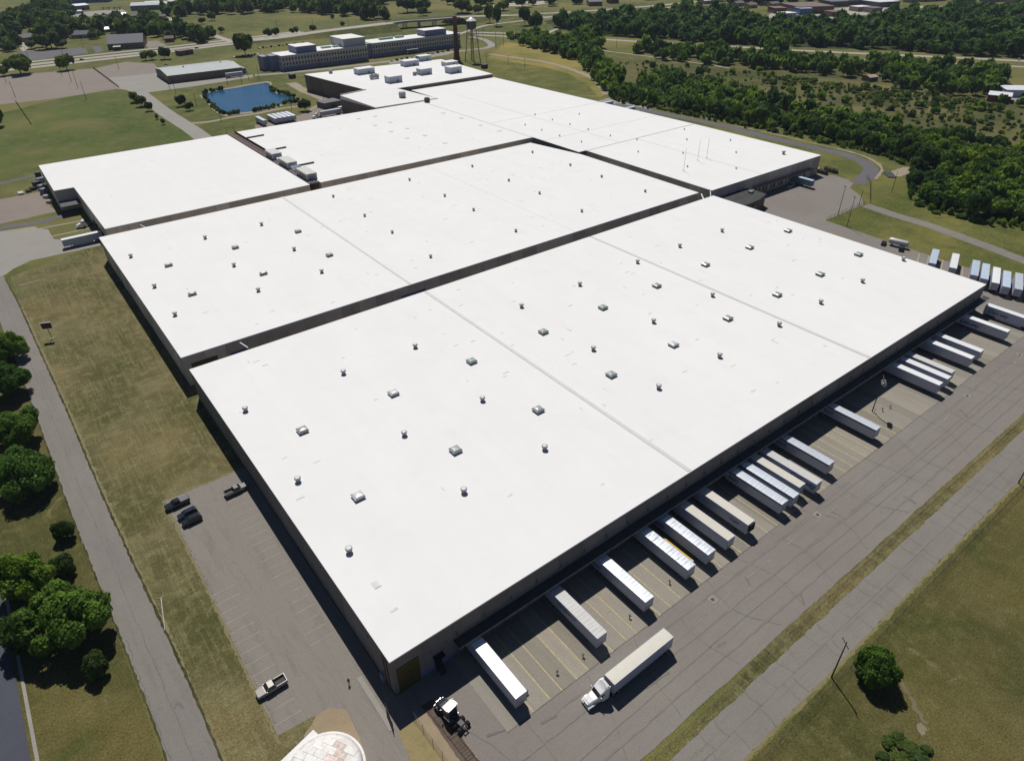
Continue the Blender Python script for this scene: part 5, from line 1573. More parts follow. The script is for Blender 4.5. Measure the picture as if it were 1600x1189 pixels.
gt = thing('ladder_gate', 'thin lattice gate standing at the drive near the warehouse corner', 'gate', (-2.9, -1.8, 0.05), math.radians(-100))
gm = MB()
for k in range(8):
    gm.box(-0.1 + k * 0.52, -0.04, 0.15, -0.02 + k * 0.52, 0.04, 2.1)
for k in range(4):
    gm.box(-0.1, -0.03, 0.2 + k * 0.6, 3.6, 0.03, 0.28 + k * 0.6)
part('lattice', gm, RUST, gt)
for q in (-0.15, 3.6):
    part('post', MB().tube((q, 0, 0), (q, 0, 2.3), 0.07, None, 6), DARK_STEEL, gt)

# railway spur
tr = thing('railway_track', 'rusty railway spur ending by the corner of the nearest warehouse', 'track', (3.1, -4.9, -0.025), math.radians(-87.6))
tr.rotation_euler = (0, 0, math.radians(-86.5))
sl_ = MB().box(-0.12, -0.95, 0, 0.12, 0.95, 0.1).mesh('sleeper', pm('sleeper_wood', (0.09, 0.068, 0.055), 0.95, rnd=0.3, var=0.3, vscale=2.5))
for k in range(44):
    link('sleeper', sl_, tr, (0.4 + k * 0.62, 0.55 + 0.05 * math.sin(k * 5), 0))
for y in (-0.15, 1.25):
    part('rail', MB().box(0, y - 0.07, 0.1, 28, y + 0.07, 0.12).box(0, y - 0.03, 0.12, 28, y + 0.03, 0.22), RUST, tr)

# ------------------------------------------------------------------ the round tank with its annex, at the bottom edge
PLATE = pm('flaking_white_plate', (0.72, 0.7, 0.67), 0.7, var=0.08, vscale=0.9, rnd=0.05, dirt=(0.45, 0.33, 0.28))
PLATE_R = pm('rust_stained_plate', (0.6, 0.5, 0.45), 0.8, var=0.25, vscale=1.5, rnd=0.15, dirt=(0.25, 0.12, 0.09))
dk = thing('round_tank', 'round white tank with a flaking plated roof at the bottom edge', 'tank', (-16.8, -7.3, 0.03), math.radians(30))
RT_ = 6.6
part('wall', MB().lathe([(RT_, 0), (RT_, 4.6)], 48), PLATE, dk)
part('rim', MB().lathe([(RT_ + 0.02, 4.55), (RT_ + 0.08, 4.6), (RT_ + 0.08, 4.72), (RT_ - 0.06, 4.76)], 48), PLATE, dk)


def zr_(x, y):
    return 4.72 + 0.75 * (1 - (x * x + y * y) / RT_ ** 2)


rr = random.Random(11)
gx, gy = 1.25, 2.1
for i in range(-6, 6):
    for j in range(-4, 4):
        x0, x1 = i * gx + 0.03, (i + 1) * gx - 0.03
        off = gy / 2 if i % 2 else 0
        y0, y1 = j * gy + off + 0.03, (j + 1) * gy + off - 0.03
        cs_ = [(x0, y0), (x1, y0), (x1, y1), (x0, y1)]
        if any(math.hypot(*q) > RT_ - 0.1 for q in cs_):
            continue
        up = rr.uniform(0.02, 0.06)
        stained = math.hypot((x0 + x1) / 2 - 0.5, (y0 + y1) / 2 + 0.8) < 4.0 and rr.random() < 0.33
        mb = MB().add([(q[0], q[1], zr_(*q) - 0.05) for q in cs_] + [(q[0], q[1], zr_(*q) + up) for q in cs_], [(4, 5, 6, 7), (0, 1, 5, 4), (1, 2, 6, 5), (2, 3, 7, 6), (3, 0, 4, 7)])
        part('roof_plate', mb, PLATE_R if stained else PLATE, dk)
part('roof', MB().lathe([(RT_ - 0.05, 4.7), (5.4, zr_(5.4, 0)), (3.6, zr_(3.6, 0)), (1.8, zr_(1.8, 0)), (0.05, zr_(0, 0))], 48), pm('roof_underlay', (0.66, 0.64, 0.61), 0.8, dirt=(0.35, 0.24, 0.19), vscale=1.2), dk, smooth=True)
ax_ = thing('tank_annex', 'flat white-roofed annex beside the round tank', 'annex', (-15.3, 0.9, 0.03), math.radians(180 + 14))
part('wall', MB().box(0.1, 0.1, 0, 6.8, 4.8, 3.6), WALL, ax_)
part('roof', MB().box(0, 0, 3.6, 6.9, 4.9, 3.95), ROOF, ax_)
part('door', MB().box(2, 0.04, 0, 3, 0.09, 2.1), DARK_STEEL, ax_)

# ------------------------------------------------------------------ mill landmarks and the buildings beyond
ck = thing('mill_chimney', 'tall dark red brick chimney rising behind the far mill block', 'chimney', (392.6, 569, 0))
part('stack', MB().lathe([(3.1, 0), (2.95, 4), (2.5, 16), (1.95, 38), (2.1, 39.5), (2.1, 40.2), (1.9, 40.4)], 18), BRICK, ck)
part('base', MB().lathe([(3.5, 0), (3.5, 3), (3.1, 3.4)], 18), BRICK, ck)
part('iron_band', MB().lathe([(2.24, 28), (2.24, 28.4)], 18).lathe([(2.5, 17), (2.5, 17.4)], 18), RUST, ck)
wt = thing('water_tower', 'grey water tower with a conical cap on long legs', 'water tower', (401.5, 553, 0), 0.35)
TOWER = pm('tower_grey', (0.13, 0.12, 0.12), 0.7, dirt=(0.08, 0.06, 0.05))
for i in range(4):
    a_ = math.pi / 4 + i * math.pi / 2
    part('leg', MB().tube((7.8 * math.cos(a_), 7.8 * math.sin(a_), 0), (4.2 * math.cos(a_), 4.2 * math.sin(a_), 30.5), 0.42, 0.34, 8), DARK_STEEL, wt)
    b2 = a_ + math.pi / 2
    mb = MB()
    for k in range(3):
        f0, f1 = k / 3, (k + 1) / 3
        ra, rb = 7.8 - 3.6 * f0, 7.8 - 3.6 * f1
        mb.tube((ra * math.cos(a_), ra * math.sin(a_), 30.5 * f0), (rb * math.cos(b2), rb * math.sin(b2), 30.5 * f1), 0.08, None, 4)
        mb.tube((rb * math.cos(a_), rb * math.sin(a_), 30.5 * f1), (rb * math.cos(b2), rb * math.sin(b2), 30.5 * f1), 0.1, None, 4)
    part('brace', mb, DARK_STEEL, wt)
part('riser', MB().tube((0, 0, 0), (0, 0, 29), 0.22, None, 10), DARK_STEEL, wt)
part('bowl', MB().lathe([(0.6, 28.2), (3.0, 29), (4.4, 30.4), (4.9, 32), (4.9, 36.6)], 24), TOWER, wt)
part('cap', MB().lathe([(5.15, 36.5), (5.0, 36.8), (2.6, 38.6), (0.4, 39.8)], 24), WHITE, wt)
part('catwalk', MB().lathe([(5.5, 31.6), (5.5, 31.8)], 24), DARK_STEEL, wt)
for lab, px, py, kind in (('dark brown square pump hut in the grass beyond the mill roof', 757, 107, 0), ('small dark box hut between the pond and the mill block', 457, 122.5, 0)):
    p = at(px, py)
    h_ = thing('pump_hut', lab, 'hut', (p.x, p.y, 0), 0.2)
    part('wall', MB().box(-2.4, -2.4, 0, 2.4, 2.4, 3.4), RUST, h_)
    part('roof', MB().box(-2.6, -2.6, 3.4, 2.6, 2.6, 3.6), DARK_STEEL, h_)
    part('door', MB().box(-0.5, -2.46, 0, 0.5, -2.41, 2.1), DARK_STEEL, h_)

ob = thing('office_building', 'long cream office building with two rows of windows and dark penthouses', 'office', (0, 0, 0))
BLK = [(231.5, 630.5, 270, 656, 13.5), (270, 629.5, 323, 657, 14.2), (335, 641.5, 446, 668, 13.8)]
win = MB().box(-0.75, -0.1, 0, 0.75, -0.02, 2.5).mesh('window', GLASS)
sil = MB().box(-0.9, -0.2, -0.2, 0.9, -0.02, 0.0).mesh('sill', OFFICE)
winw = MB().box(-0.1, -0.75, 0, -0.02, 0.75, 2.5).mesh('window', GLASS)
for (x0, y0, x1, y1, h) in BLK:
    part('wall', MB().box(x0, y0, 0, x1, y1, h - 0.4), OFFICE, ob)
    part('roof', MB().box(x0 - 0.15, y0 - 0.15, h - 0.4, x1 + 0.15, y1 + 0.15, h), ROOF, ob)
    part('plinth', MB().box(x0 - 0.06, y0 - 0.06, 0, x1 + 0.06, y0, 3.6), OFFICE_B, ob)
    n = int((x1 - x0) / 3.1)
    for k in range(n):
        xx = x0 + 1.7 + k * (x1 - x0 - 3.4) / (n - 1)
        for zz in (4.6, 8.9):
            w_ = link('window', win, ob, (xx, y0, zz))
            link('sill', sil, w_)
    for k in range(4):
        for zz in (4.6, 8.9):
            link('window', winw, ob, (x0, y0 + 4 + k * 5.5, zz))
part('link_block', MB().box(323, 643, 0, 335, 664, 13.6), OFFICE_B, ob)
part('stair_tower', MB().box(224, 640, 0, 231.5, 652, 13.2), OFFICE_B, ob)
part('stair_tower', MB().box(218.5, 646, 0, 224, 660, 12.4), OFFICE_B, ob)
for (x0, y0, x1, y1, z0, z1) in ((249, 634, 270, 654, 13.5, 19.2), (299, 633, 323.5, 664, 14.2, 21.5), (402, 645, 430, 662, 13.8, 19.4)):
    o_ = part('penthouse', MB().box(x0, y0, z0, x1, y1, z1), OFFICE_B if z1 < 20 else OFFICE, ob)
    part('penthouse_roof', MB().box(x0 - 0.1, y0 - 0.1, z1, x1 + 0.1, y1 + 0.1, z1 + 0.25), ROOF, o_)
for (x0, y0, ln) in ((279, 641, 10), (291, 640, 7), (352, 655, 16), (372, 656, 10)):
    part('green_skylight', MB().box(x0, y0, 14, x0 + ln, y0 + 4, 15.6), pm('green_glass', (0.3, 0.42, 0.38), 0.3), ob)
part('porch', MB().box(372, 634, 4.2, 386, 641.4, 4.6).box(372.3, 634.2, 0, 372.8, 634.7, 4.2).box(385.2, 634.2, 0, 385.7, 634.7, 4.2), OFFICE, ob)


def hall(label, corner_a, corner_b, depth, h, roofm, wallm, cat='building', ridge=0.0, name='shed_building', group=None, wins=0, doors=1):
    """long building whose front wall runs from corner_a to corner_b (ground points)"""
    a, b = Vector(corner_a[:2]), Vector(corner_b[:2])
    L = (b - a).length
    ang = math.atan2((b - a).y, (b - a).x)
    r = thing(name, label, cat, (a.x, a.y, 0), ang, group)
    part('wall', MB().box(0, 0, 0, L, depth, h), wallm, r)
    e = 0.3
    if ridge:
        sec = [(-e, h - 0.02), (depth / 2, h + ridge), (depth + e, h - 0.02), (depth + e, h + 0.25), (depth / 2, h + ridge + 0.27), (-e, h + 0.25)]
        part('roof', MB().loft([[(-e, y, z) for y, z in sec], [(L + e, y, z) for y, z in sec]]), roofm, r)
        part('gable', MB().loft([[(0.02, 0.05, h), (0.02, depth / 2, h + ridge), (0.02, depth - 0.05, h)], [(L - 0.02, 0.05, h), (L - 0.02, depth / 2, h + ridge), (L - 0.02, depth - 0.05, h)]]), wallm, r)
    else:
        part('roof', MB().box(-e, -e, h, L + e, depth + e, h + 0.3), roofm, r)
    for k in range(doors):
        q = L * (k + 0.5) / doors
        part('door', MB().box(q - 1.4, -0.06, 0, q + 1.4, -0.005, min(3.2, h * 0.75)), DARK_STEEL, r)
    for k in range(wins):
        q = L * (k + 0.25) / wins
        part('window', MB().box(q - 0.7, -0.06, h * 0.42, q + 0.7, -0.005, h * 0.72), GLASS, r)
    return r


R_GREEN = pm('pale_green_metal_roof', (0.32, 0.345, 0.34), 0.55, var=0.06, vscale=0.2, space='world')
R_GREY = pm('grey_shingle_roof', (0.13, 0.13, 0.145), 0.9, var=0.15, space='world')
R_BROWN = pm('brown_roof', (0.17, 0.12, 0.1), 0.9, var=0.2, space='world')
W_BROWN = pm('brown_corrugated_wall', (0.19, 0.14, 0.115), 0.8, var=0.1, vscale=0.2, space='world')
W_RED = pm('red_wall', (0.22, 0.05, 0.04), 0.8, space='world')
W_BLUE = pm('blue_wall', (0.09, 0.16, 0.36), 0.7, space='world')
W_TAN = pm('tan_wall', (0.36, 0.28, 0.22), 0.8, space='world')
sh = hall('long low shed with a pale green roof beyond the pond', at(265, 131), at(380, 117), 50, 6.2, R_GREEN, W_BROWN, 'shed', 2.2, doors=0)
for k in range(14):
    part('wall_rib', MB().box(2 + k * 5, -0.12, 0, 2.3 + k * 5, 0.0, 6), W_BROWN, sh)
part('side_box', MB().box(64.5, 6, 0, 72, 20, 4.5), OFFICE_B, sh)
part('vent', MB().lathe([(0.7, 7.4), (0.7, 9.4)], 8, 20, 24).lathe([(0.7, 7.4), (0.7, 9.4)], 8, 55, 26), DARK_STEEL, sh)
trailer('pale trailer parked along the front of the long shed', at(367, 121).x, at(367, 121).y, 0.0, T_RBLUE, 0.003, 41, group=None)
hall('small dark hut beside the trucks in the court below the pond', at(508, 171), at(534, 166), 12, 4.0, pm('grey_flat_roof', (0.14, 0.14, 0.145), 0.9, space='world'), R_BROWN, 'hut')
ch_ = hall('wide dark grey roofed hall beside the highway', at(170, 79), at(226, 75.5), 45, 6, R_GREY, R_BROWN, 'hall', 7.0, wins=5)
part('entrance_canopy', MB().box(6, -8, 3.4, 14, 0, 4.2), WHITE, ch_)
hall('low brown shop standing between the highway and its side lane', at(283, 88), at(303, 84.5), 9, 4.5, R_BROWN, R_BROWN, 'shop', 0, wins=4)
hall('grey hipped house on the green lawn left of the wide hall', at(113, 61), at(140, 60), 16, 4, R_GREY, W_TAN, 'house', 4.0, 'house', wins=3)
hall('small house under the trees beside the suburban street', at(39, 66), at(58, 62.5), 14, 4, R_GREY, W_TAN, 'house', 3.5, 'house', wins=3)
hall('reddish-roofed house deep among the suburban trees', at(21, 47), at(37, 45), 14, 5, R_BROWN, W_TAN, 'house', 3.5, 'house', wins=2)
hall('small dark-roofed house by the church lawn', at(259, 67), at(273, 66), 10, 4, R_BROWN, BRICK, 'house', 2.5, 'house', wins=2)
hall('pale metal shed in the storage yard', at(121, 17.5), at(141, 15.5), 26, 7, T_RWHITE, OFFICE_B, 'shed', 2.0)
hall('long low white storage row', at(105, 23), at(129, 21.5), 10, 3.5, T_RWHITE, T_SHADED, 'shed', 1.0)
hall('wide pale-roofed store at the top left', at(205, 17.5), at(262, 15), 48, 7, R_GREEN, OFFICE_B, 'store', 3.0)
hall('blue-walled store at the top left edge', at(104, 6.0), at(170, 4), 24, 6, W_BLUE, W_BLUE, 'store', 0)
hall('white-roofed store beside the distant lane', at(228, 9.5), at(252, 8.2), 20, 5, WHITE, T_SHADED, 'store', 0)
hall('second white-roofed store beside the distant lane', at(266, 8.0), at(283, 6.8), 18, 5, WHITE, T_SHADED, 'store', 0)
hall('pink-walled house in the distant estate', at(178, 35), at(192, 33.5), 12, 4, R_BROWN, W_TAN, 'house', 3.0, 'house', wins=2)
hall('white-roofed house in the distant estate', at(203, 38.5), at(218, 37.5), 12, 4, T_RWHITE, W_TAN, 'house', 2.0, 'house', wins=2)
hall('grey-roofed house in the distant estate', at(222, 35), at(240, 33.5), 12, 4, R_GREY, W_TAN, 'house', 2.0, 'house', wins=2)
EST = [(152, 33, 14, R_BROWN), (168, 30, 13, R_GREY), (186, 28.5, 13, T_RWHITE), (206, 30, 14, R_GREY), (228, 28.5, 13, R_BROWN), (246, 31, 13, R_GREY), (160, 40, 13, T_RWHITE), (196, 42.5, 14, R_BROWN), (216, 44, 13, R_GREY), (240, 40.5, 14, T_RWHITE), (262, 44, 13, R_BROWN), (66, 52, 13, R_GREY), (90, 44, 13, R_BROWN), (52, 33, 13, R_GREY), (122, 36, 14, R_BROWN), (158, 52, 20, T_RWHITE)]
for i, (px, py, ln, rm) in enumerate(EST):
    p = at(px, py)
    hall('small house among the trees of the distant estate, top left', p, p + Vector((ln, 1.5 * math.sin(i), 0)), 11, 3.6, rm, W_TAN, 'house', 2.2, 'house', 'small houses of the distant estate', wins=2)
TOWN = [(596, 3.0, 30, T_RWHITE, W_TAN), (640, 2.0, 26, R_GREY, W_TAN), (690, 1.5, 30, R_BROWN, BRICK), (800, 2.5, 40, T_RBLUE, W_BLUE), (840, 2.0, 34, T_RWHITE, OFFICE_B), (1010, 1.5, 26, R_GREY, W_TAN), (1448, 3.5, 40, R_BROWN, W_TAN), (1500, 3.0, 34, T_RWHITE, W_TAN), (1545, 4.5, 40, R_GREY, OFFICE_B), (1585, 6.0, 30, T_RWHITE, W_TAN), (1340, 19, 22, T_RWHITE, W_TAN), (1362, 21, 18, R_GREY, W_TAN), (1225, 29.5, 20, T_RWHITE, T_SHADED), (1300, 27, 24, R_BROWN, R_BROWN)]
for i, (px, py, ln, rm, wm_) in enumerate(TOWN):
    p = at(px, py)
    hall('flat town building in the haze along the top edge of the picture', p, p + Vector((ln, -0.3 * ln, 0)), 18, 6, rm, wm_, 'building', 0, 'town_building', 'flat town buildings along the top edge', wins=4)
sheet('town_street', PX([(1430, 10), (1600, 9), (1700, 12), (1700, 17), (1600, 15), (1440, 14)]), A_HWY, 0.06, 0.5, 10)
hall('dark brown store in the far clearing', at(920, 10.5), at(941, 10), 22, 6, R_GREY, R_BROWN, 'store', 2.0)
hall('reddish store in the far clearing near the top edge', at(953, 6.5), at(967, 6), 20, 6, R_BROWN, BRICK, 'store', 2.0)
hall('long brown warehouse in the distant industrial yard', at(1247, 22.8), at(1302, 21), 60, 9, R_BROWN, R_BROWN, 'warehouse', 0)
hall('blue-walled building in the distant industrial yard', at(1249, 24), at(1268, 23.5), 20, 8, T_RBLUE, W_BLUE, 'warehouse', 0)
hall('small red-brown building in the distant industrial yard', at(1209, 22), at(1228, 21.5), 24, 7, R_BROWN, BRICK, 'warehouse', 0)
hall('dark-roofed building behind the industrial yard', at(1298, 11.5), at(1325, 10.5), 30, 7, R_GREY, R_GREY, 'warehouse', 0)
hall('second dark-roofed building behind the industrial yard', at(1322, 9.5), at(1350, 8.5), 30, 7, R_GREY, R_GREY, 'warehouse', 0)
hall('white-roofed building at the end of the industrial yard', at(1372, 12.5), at(1405, 10.5), 40, 7, T_RWHITE, R_GREY, 'warehouse', 0)
hall('low red building with a white roof at the right picture edge', at(1541, 158.5), at(1577, 162), 16, 4.5, T_RWHITE, W_RED, 'building', 0)
hall('pale-roofed building at the right edge behind the red one', at(1570, 152), at(1625, 153), 18, 5, T_RWHITE, T_SHADED, 'building', 0)
hall('old barn with a brown roof among the trees on the right', at(1358, 128.5), at(1371, 127), 9, 3.2, W_TAN, R_BROWN, 'barn', 1.4)
for i, (px, py) in enumerate([(1100, 7), (1150, 11), (1170, 14), (1192, 9), (1205, 12), (1420, 5), (1440, 4)]):
    p = at(px, py)
    hall('small pale house among the farthest trees, top right', p, p + Vector((16, -4, 0)), 12, 4.5, [T_RWHITE, R_GREY, R_BROWN][i % 3], W_TAN, 'house', 2.5, 'house', 'pale houses among the farthest trees')
hall('very wide tan distribution hall at the far top right', at(1335, 4.5), at(1432, -2), 60, 10, W_TAN, W_TAN, 'hall', 0)

# highway bridge
br = thing('highway_bridge', 'highway bridge on concrete piers behind the chimney', 'bridge', (0, 0, 0))
DK = [at(608, 36.5, 8), at(632, 33.5, 8), at(665, 31.5, 8), at(690, 29.5, 8), at(715, 27.5, 8)]
pts = [Vector((p.x, p.y)) for p in DK]
Lf, Rg = ribbon_pts(smooth_line(pts, 8), 16)
mb = MB()
n = len(Lf)
mb.loft([[(Lf[i].x, Lf[i].y, 8), (Lf[i].x, Lf[i].y, 6.6), (Rg[i].x, Rg[i].y, 6.6), (Rg[i].x, Rg[i].y, 8)] for i in range(n)])
part('deck', mb, A_HWY, br)
for side in (Lf, Rg):
    mb = MB()
    for i in range(n - 1):
        a_, b_ = side[i], side[i + 1]
        mb.prism([(a_.x, a_.y), (b_.x, b_.y), (b_.x + 0.3, b_.y + 0.3), (a_.x + 0.3, a_.y + 0.3)], 8.0, 9.0)
    part('parapet', mb, A_HWY, br)
for i in range(1, n - 1, 2):
    m_ = (Lf[i] + Rg[i]) / 2
    dr_ = (Lf[i] - Rg[i]).normalized()
    for s in (-6, 0, 6):
        q = m_ + dr_ * s
        part('pier', MB().tube((q.x, q.y, 0), (q.x, q.y, 6.6), 0.6, None, 8), A_HWY, br)


def embank(pxs, w, name='embankment'):
    """raised approach: road on top, grass sides down to the field"""
    pts = [at(x, y, z) for x, y, z in pxs]
    sp = smooth_line([(p.x, p.y) for p in pts], 10)
    zs = [p[2] for p in pxs]
    mb, rd = MB(), MB()
    ringsA, rl, rr_ = [], [], []
    n = len(sp)
    for i, p in enumerate(sp):
        d = (sp[min(i + 1, n - 1)] - sp[max(i - 1, 0)]).normalized()
        nn = Vector((-d.y, d.x))
        t_ = i / (n - 1) * (len(zs) - 1)
        k = min(int(t_), len(zs) - 2)
        z = zs[k] + (zs[k + 1] - zs[k]) * (t_ - k)
        a, b = p + nn * w / 2, p - nn * w / 2
        a2, b2 = p + nn * (w / 2 + z * 2 + 1), p - nn * (w / 2 + z * 2 + 1)
        ringsA.append([(a2.x, a2.y, -0.2), (a.x, a.y, z), (b.x, b.y, z), (b2.x, b2.y, -0.2)])
        rl.append((p + nn * (w / 2 - 1)).to_3d() + Vector((0, 0, z + 0.06)))
        rr_.append((p - nn * (w / 2 - 1)).to_3d() + Vector((0, 0, z + 0.06)))
    mb.loft(ringsA)
    structure(part(name, mb, G_FIELD, None))
    rd.add(rl + rr_, [(n + i, n + i + 1, i + 1, i) for i in range(n - 1)])
    structure(part('highway', rd, A_HWY, None))


embank([(358, 66, 0.3), (430, 60, 2.5), (500, 50, 5), (560, 42.5, 7), (612, 36, 8)], 22)
embank([(712, 27.7, 8), (740, 25.2, 6.0), (770, 25.0, 3), (800, 24.2, 0.4)], 22)

# ------------------------------------------------------------------ clutter at the far docks
def pallet_stack(label, px, py, w, d, h, m, name='pallet_stack', cat='pallets', rz=0.0, group=None):
    p = at(px, py)
    r = thing(name, label, cat, (p.x, p.y, 0.08), rz, group)
    n = max(2, int(h / 0.45))
    for k in range(n):
        part('layer', MB().box(-w / 2 + 0.1 * math.sin(k * 3), -d / 2, k * h / n, w / 2 + 0.1 * math.sin(k * 5), d / 2, (k + 0.7) * h / n), m, r)
    for sx in (-0.4, 0, 0.4):
        part('runner', MB().box(sx * w - 0.06, -d / 2 + 0.05, 0, sx * w + 0.06, d / 2 - 0.05, h * 0.98), m, r)


def skip(label, px, py, ln, m, rz=0.0, group=None, wd=2.4, h=1.9):
    p = at(px, py)
    r = thing('skip_container', label, 'container', (p.x, p.y, 0.08), rz, group)
    mb = MB()
    for (a_, b_, c_, d_) in ((-ln / 2, -wd / 2, ln / 2, -wd / 2 + 0.1), (-ln / 2, wd / 2 - 0.1, ln / 2, wd / 2), (-ln / 2, -wd / 2 + 0.1, -ln / 2 + 0.1, wd / 2 - 0.1), (ln / 2 - 0.1, -wd / 2 + 0.1, ln / 2, wd / 2 - 0.1)):
        mb.box(a_, b_, 0.15, c_, d_, h)
    mb.box(-ln / 2, -wd / 2, 0.15, ln / 2, wd / 2, 0.3)
    part('shell', mb, m, r)
    for k in range(int(ln)):
        part('rib', MB().box(-ln / 2 + 0.5 + k, -wd / 2 - 0.08, 0.2, -ln / 2 + 0.6 + k, -wd / 2, h), m, r)
    part('load', MB().loft([[(-ln / 2 + 0.2, -wd / 2 + 0.2, h - 0.7), (ln / 2 - 0.2, -wd / 2 + 0.2, h - 0.6), (ln / 2 - 0.2, wd / 2 - 0.2, h - 0.5), (-ln / 2 + 0.2, wd / 2 - 0.2, h - 0.6)], [(-ln / 4, -0.4, h - 0.1), (ln / 4, -0.3, h), (ln / 5, 0.4, h - 0.05), (-ln / 5, 0.4, h - 0.1)]]), WOOD, r)


G1 = 'skips and pallets by the brown loading canopy'
skip('open dark skip at the far end of the brown loading canopy', 1283, 271, 7, DARK_STEEL, 1.5, G1)
skip('second open skip, right of the dark one by the loading canopy', 1296, 268, 6, R_BROWN, 1.5, G1)
pallet_stack('low pallet stack right of the skips by the loading canopy', 1305, 270, 3.5, 2.4, 1.6, WOOD, rz=0.4, group=G1)
pallet_stack('yellowish crate stack behind the skips by the loading canopy', 1276, 268, 3, 2.5, 2.0, pm('crate_yellow', (0.4, 0.36, 0.14), 0.7), rz=0.2, group=G1)
skip('low white flatbed skip in the shade before the loading canopy', 1236, 291, 8, T_RWHITE, 0.25, G1, 1.6, 0.8)
G2 = 'scrap stacks along the west end of the rear warehouse'
for i, (px, py, w_, h_, m_, lb) in enumerate([(61, 277, 3, 3.0, DARK_STEEL, 'dark scrap stack at the back corner of the left rear warehouse'), (65, 285, 4, 2.6, OFFICE_B, 'bluish crate stack second from the back of the left rear warehouse'), (60, 293, 4, 3.4, DARK_STEEL, 'tall dark stack in the middle of the west scrap row'), (66, 296, 3, 2.5, GALV, 'grey stack next to the tall dark one in the scrap row'), (70, 303, 3.4, 3.0, OFFICE_B, 'blue-grey stack at the notch of the left rear warehouse'),
                                              (73, 309, 2.4, 1.4, T_RGREY, 'pale low stack beside the gravel pad'), (78, 317, 2.4, 1.4, T_RGREY, 'pale low stack at the corner of the gravel pad'), (45, 300, 3, 1.0, WOOD, 'flat timber stack at the edge of the gravel pad'), (33, 303, 5, 0.9, T_RGREY, 'long flat pile of pale boards at the edge of the gravel pad'), (52, 297, 3, 1.6, DARK_STEEL, 'dark pile between the timber and the warehouse')]):
    pallet_stack(lb, px, py, w_, 2.6, h_, m_, 'scrap_stack', 'scrap stack', 0.2 * i, G2)
p = at(1390, 274)
dp = thing('timber_ramp', 'dark timber ramp below the bend of the service road', 'ramp', (p.x, p.y, 0.06), 0.75)
for k in range(9):
    part('plank', MB().box(-5 + k * 1.1, -2.2, 0.25, -4 + k * 1.1, 2.2, 0.45), DARK_STEEL, dp)
part('bearer', MB().box(-5, -1.8, 0, 4.8, -1.5, 0.25).box(-5, 1.5, 0, 4.8, 1.8, 0.25).box(-5, -0.2, 0, 4.8, 0.2, 0.25), WOOD, dp)
sheet('dirt_patch', PX([(1392, 268), (1410, 262), (1432, 262), (1426, 270), (1408, 276), (1398, 276)]), A_TRAIL, 0.045, 0.5, 2)
sheet('dirt_patch', PX([(1433, 1131), (1438, 1128), (1443, 1131), (1448, 1139), (1445, 1147), (1440, 1149), (1435, 1143)]), pave_mat('pale_soil', (0.22, 0.19, 0.13), (0.17, 0.145, 0.09), (0.12, 0.1, 0.055), (0.5, 0.5), 0.5), 0.03, 0.14, 0.3)
ribbon('worn_track', [(p.x, p.y) for p in PX([(1404, 1062), (1420, 1085), (1432, 1108), (1446, 1130)])], 0.8, pave_mat('faint_path', (0.15, 0.125, 0.075), (0.13, 0.11, 0.065), (0.1, 0.085, 0.05), (0.5, 0.5), 0.3), 0.03, 0.7, 0.35)

# ------------------------------------------------------------------ trees
LEAF = leaf_mat('oak_leaves', (0.077, 0.148, 0.023), (0.122, 0.225, 0.033), (0.181, 0.302, 0.052))
LEAF_W = leaf_mat('wood_leaves', (0.077, 0.143, 0.030), (0.114, 0.205, 0.040), (0.168, 0.274, 0.055))
LEAF_D = leaf_mat('dark_leaves', (0.055, 0.098, 0.025), (0.081, 0.138, 0.034), (0.115, 0.178, 0.046))
LEAF_B = leaf_mat('bush_leaves', (0.098, 0.172, 0.018), (0.144, 0.241, 0.028), (0.196, 0.299, 0.041))
LEAF_S = leaf_mat('scrub_leaves', (0.094, 0.144, 0.035), (0.137, 0.194, 0.049), (0.180, 0.245, 0.066))
BARK = pm('bark', (0.07, 0.055, 0.042), 0.95, var=0.3, vscale=3)
for m in (LEAF_W, LEAF_S, LEAF_D):           # tone drifts from crown to crown inside a joined wood
    t = m.node_tree
    lk = [l for l in t.links if l.to_node.type == 'BSDF_PRINCIPLED' and l.to_socket.name == 'Base Color'][0]
    src = lk.from_socket
    c = mix(t, src, ramp(t, noise(t, coord(t), 0.07, 1.5), [(0.38, (0.5, 0.6, 0.68)), (0.5, (0.95, 0.95, 0.95)), (0.62, (1.8, 1.55, 0.95))]), 1.0, 'MULTIPLY')
    t.links.new(c, lk.to_socket)
    for nd in t.nodes:
        if nd.type == 'BSDF_TRANSLUCENT':
            t.links.new(c, nd.inputs['Color'])


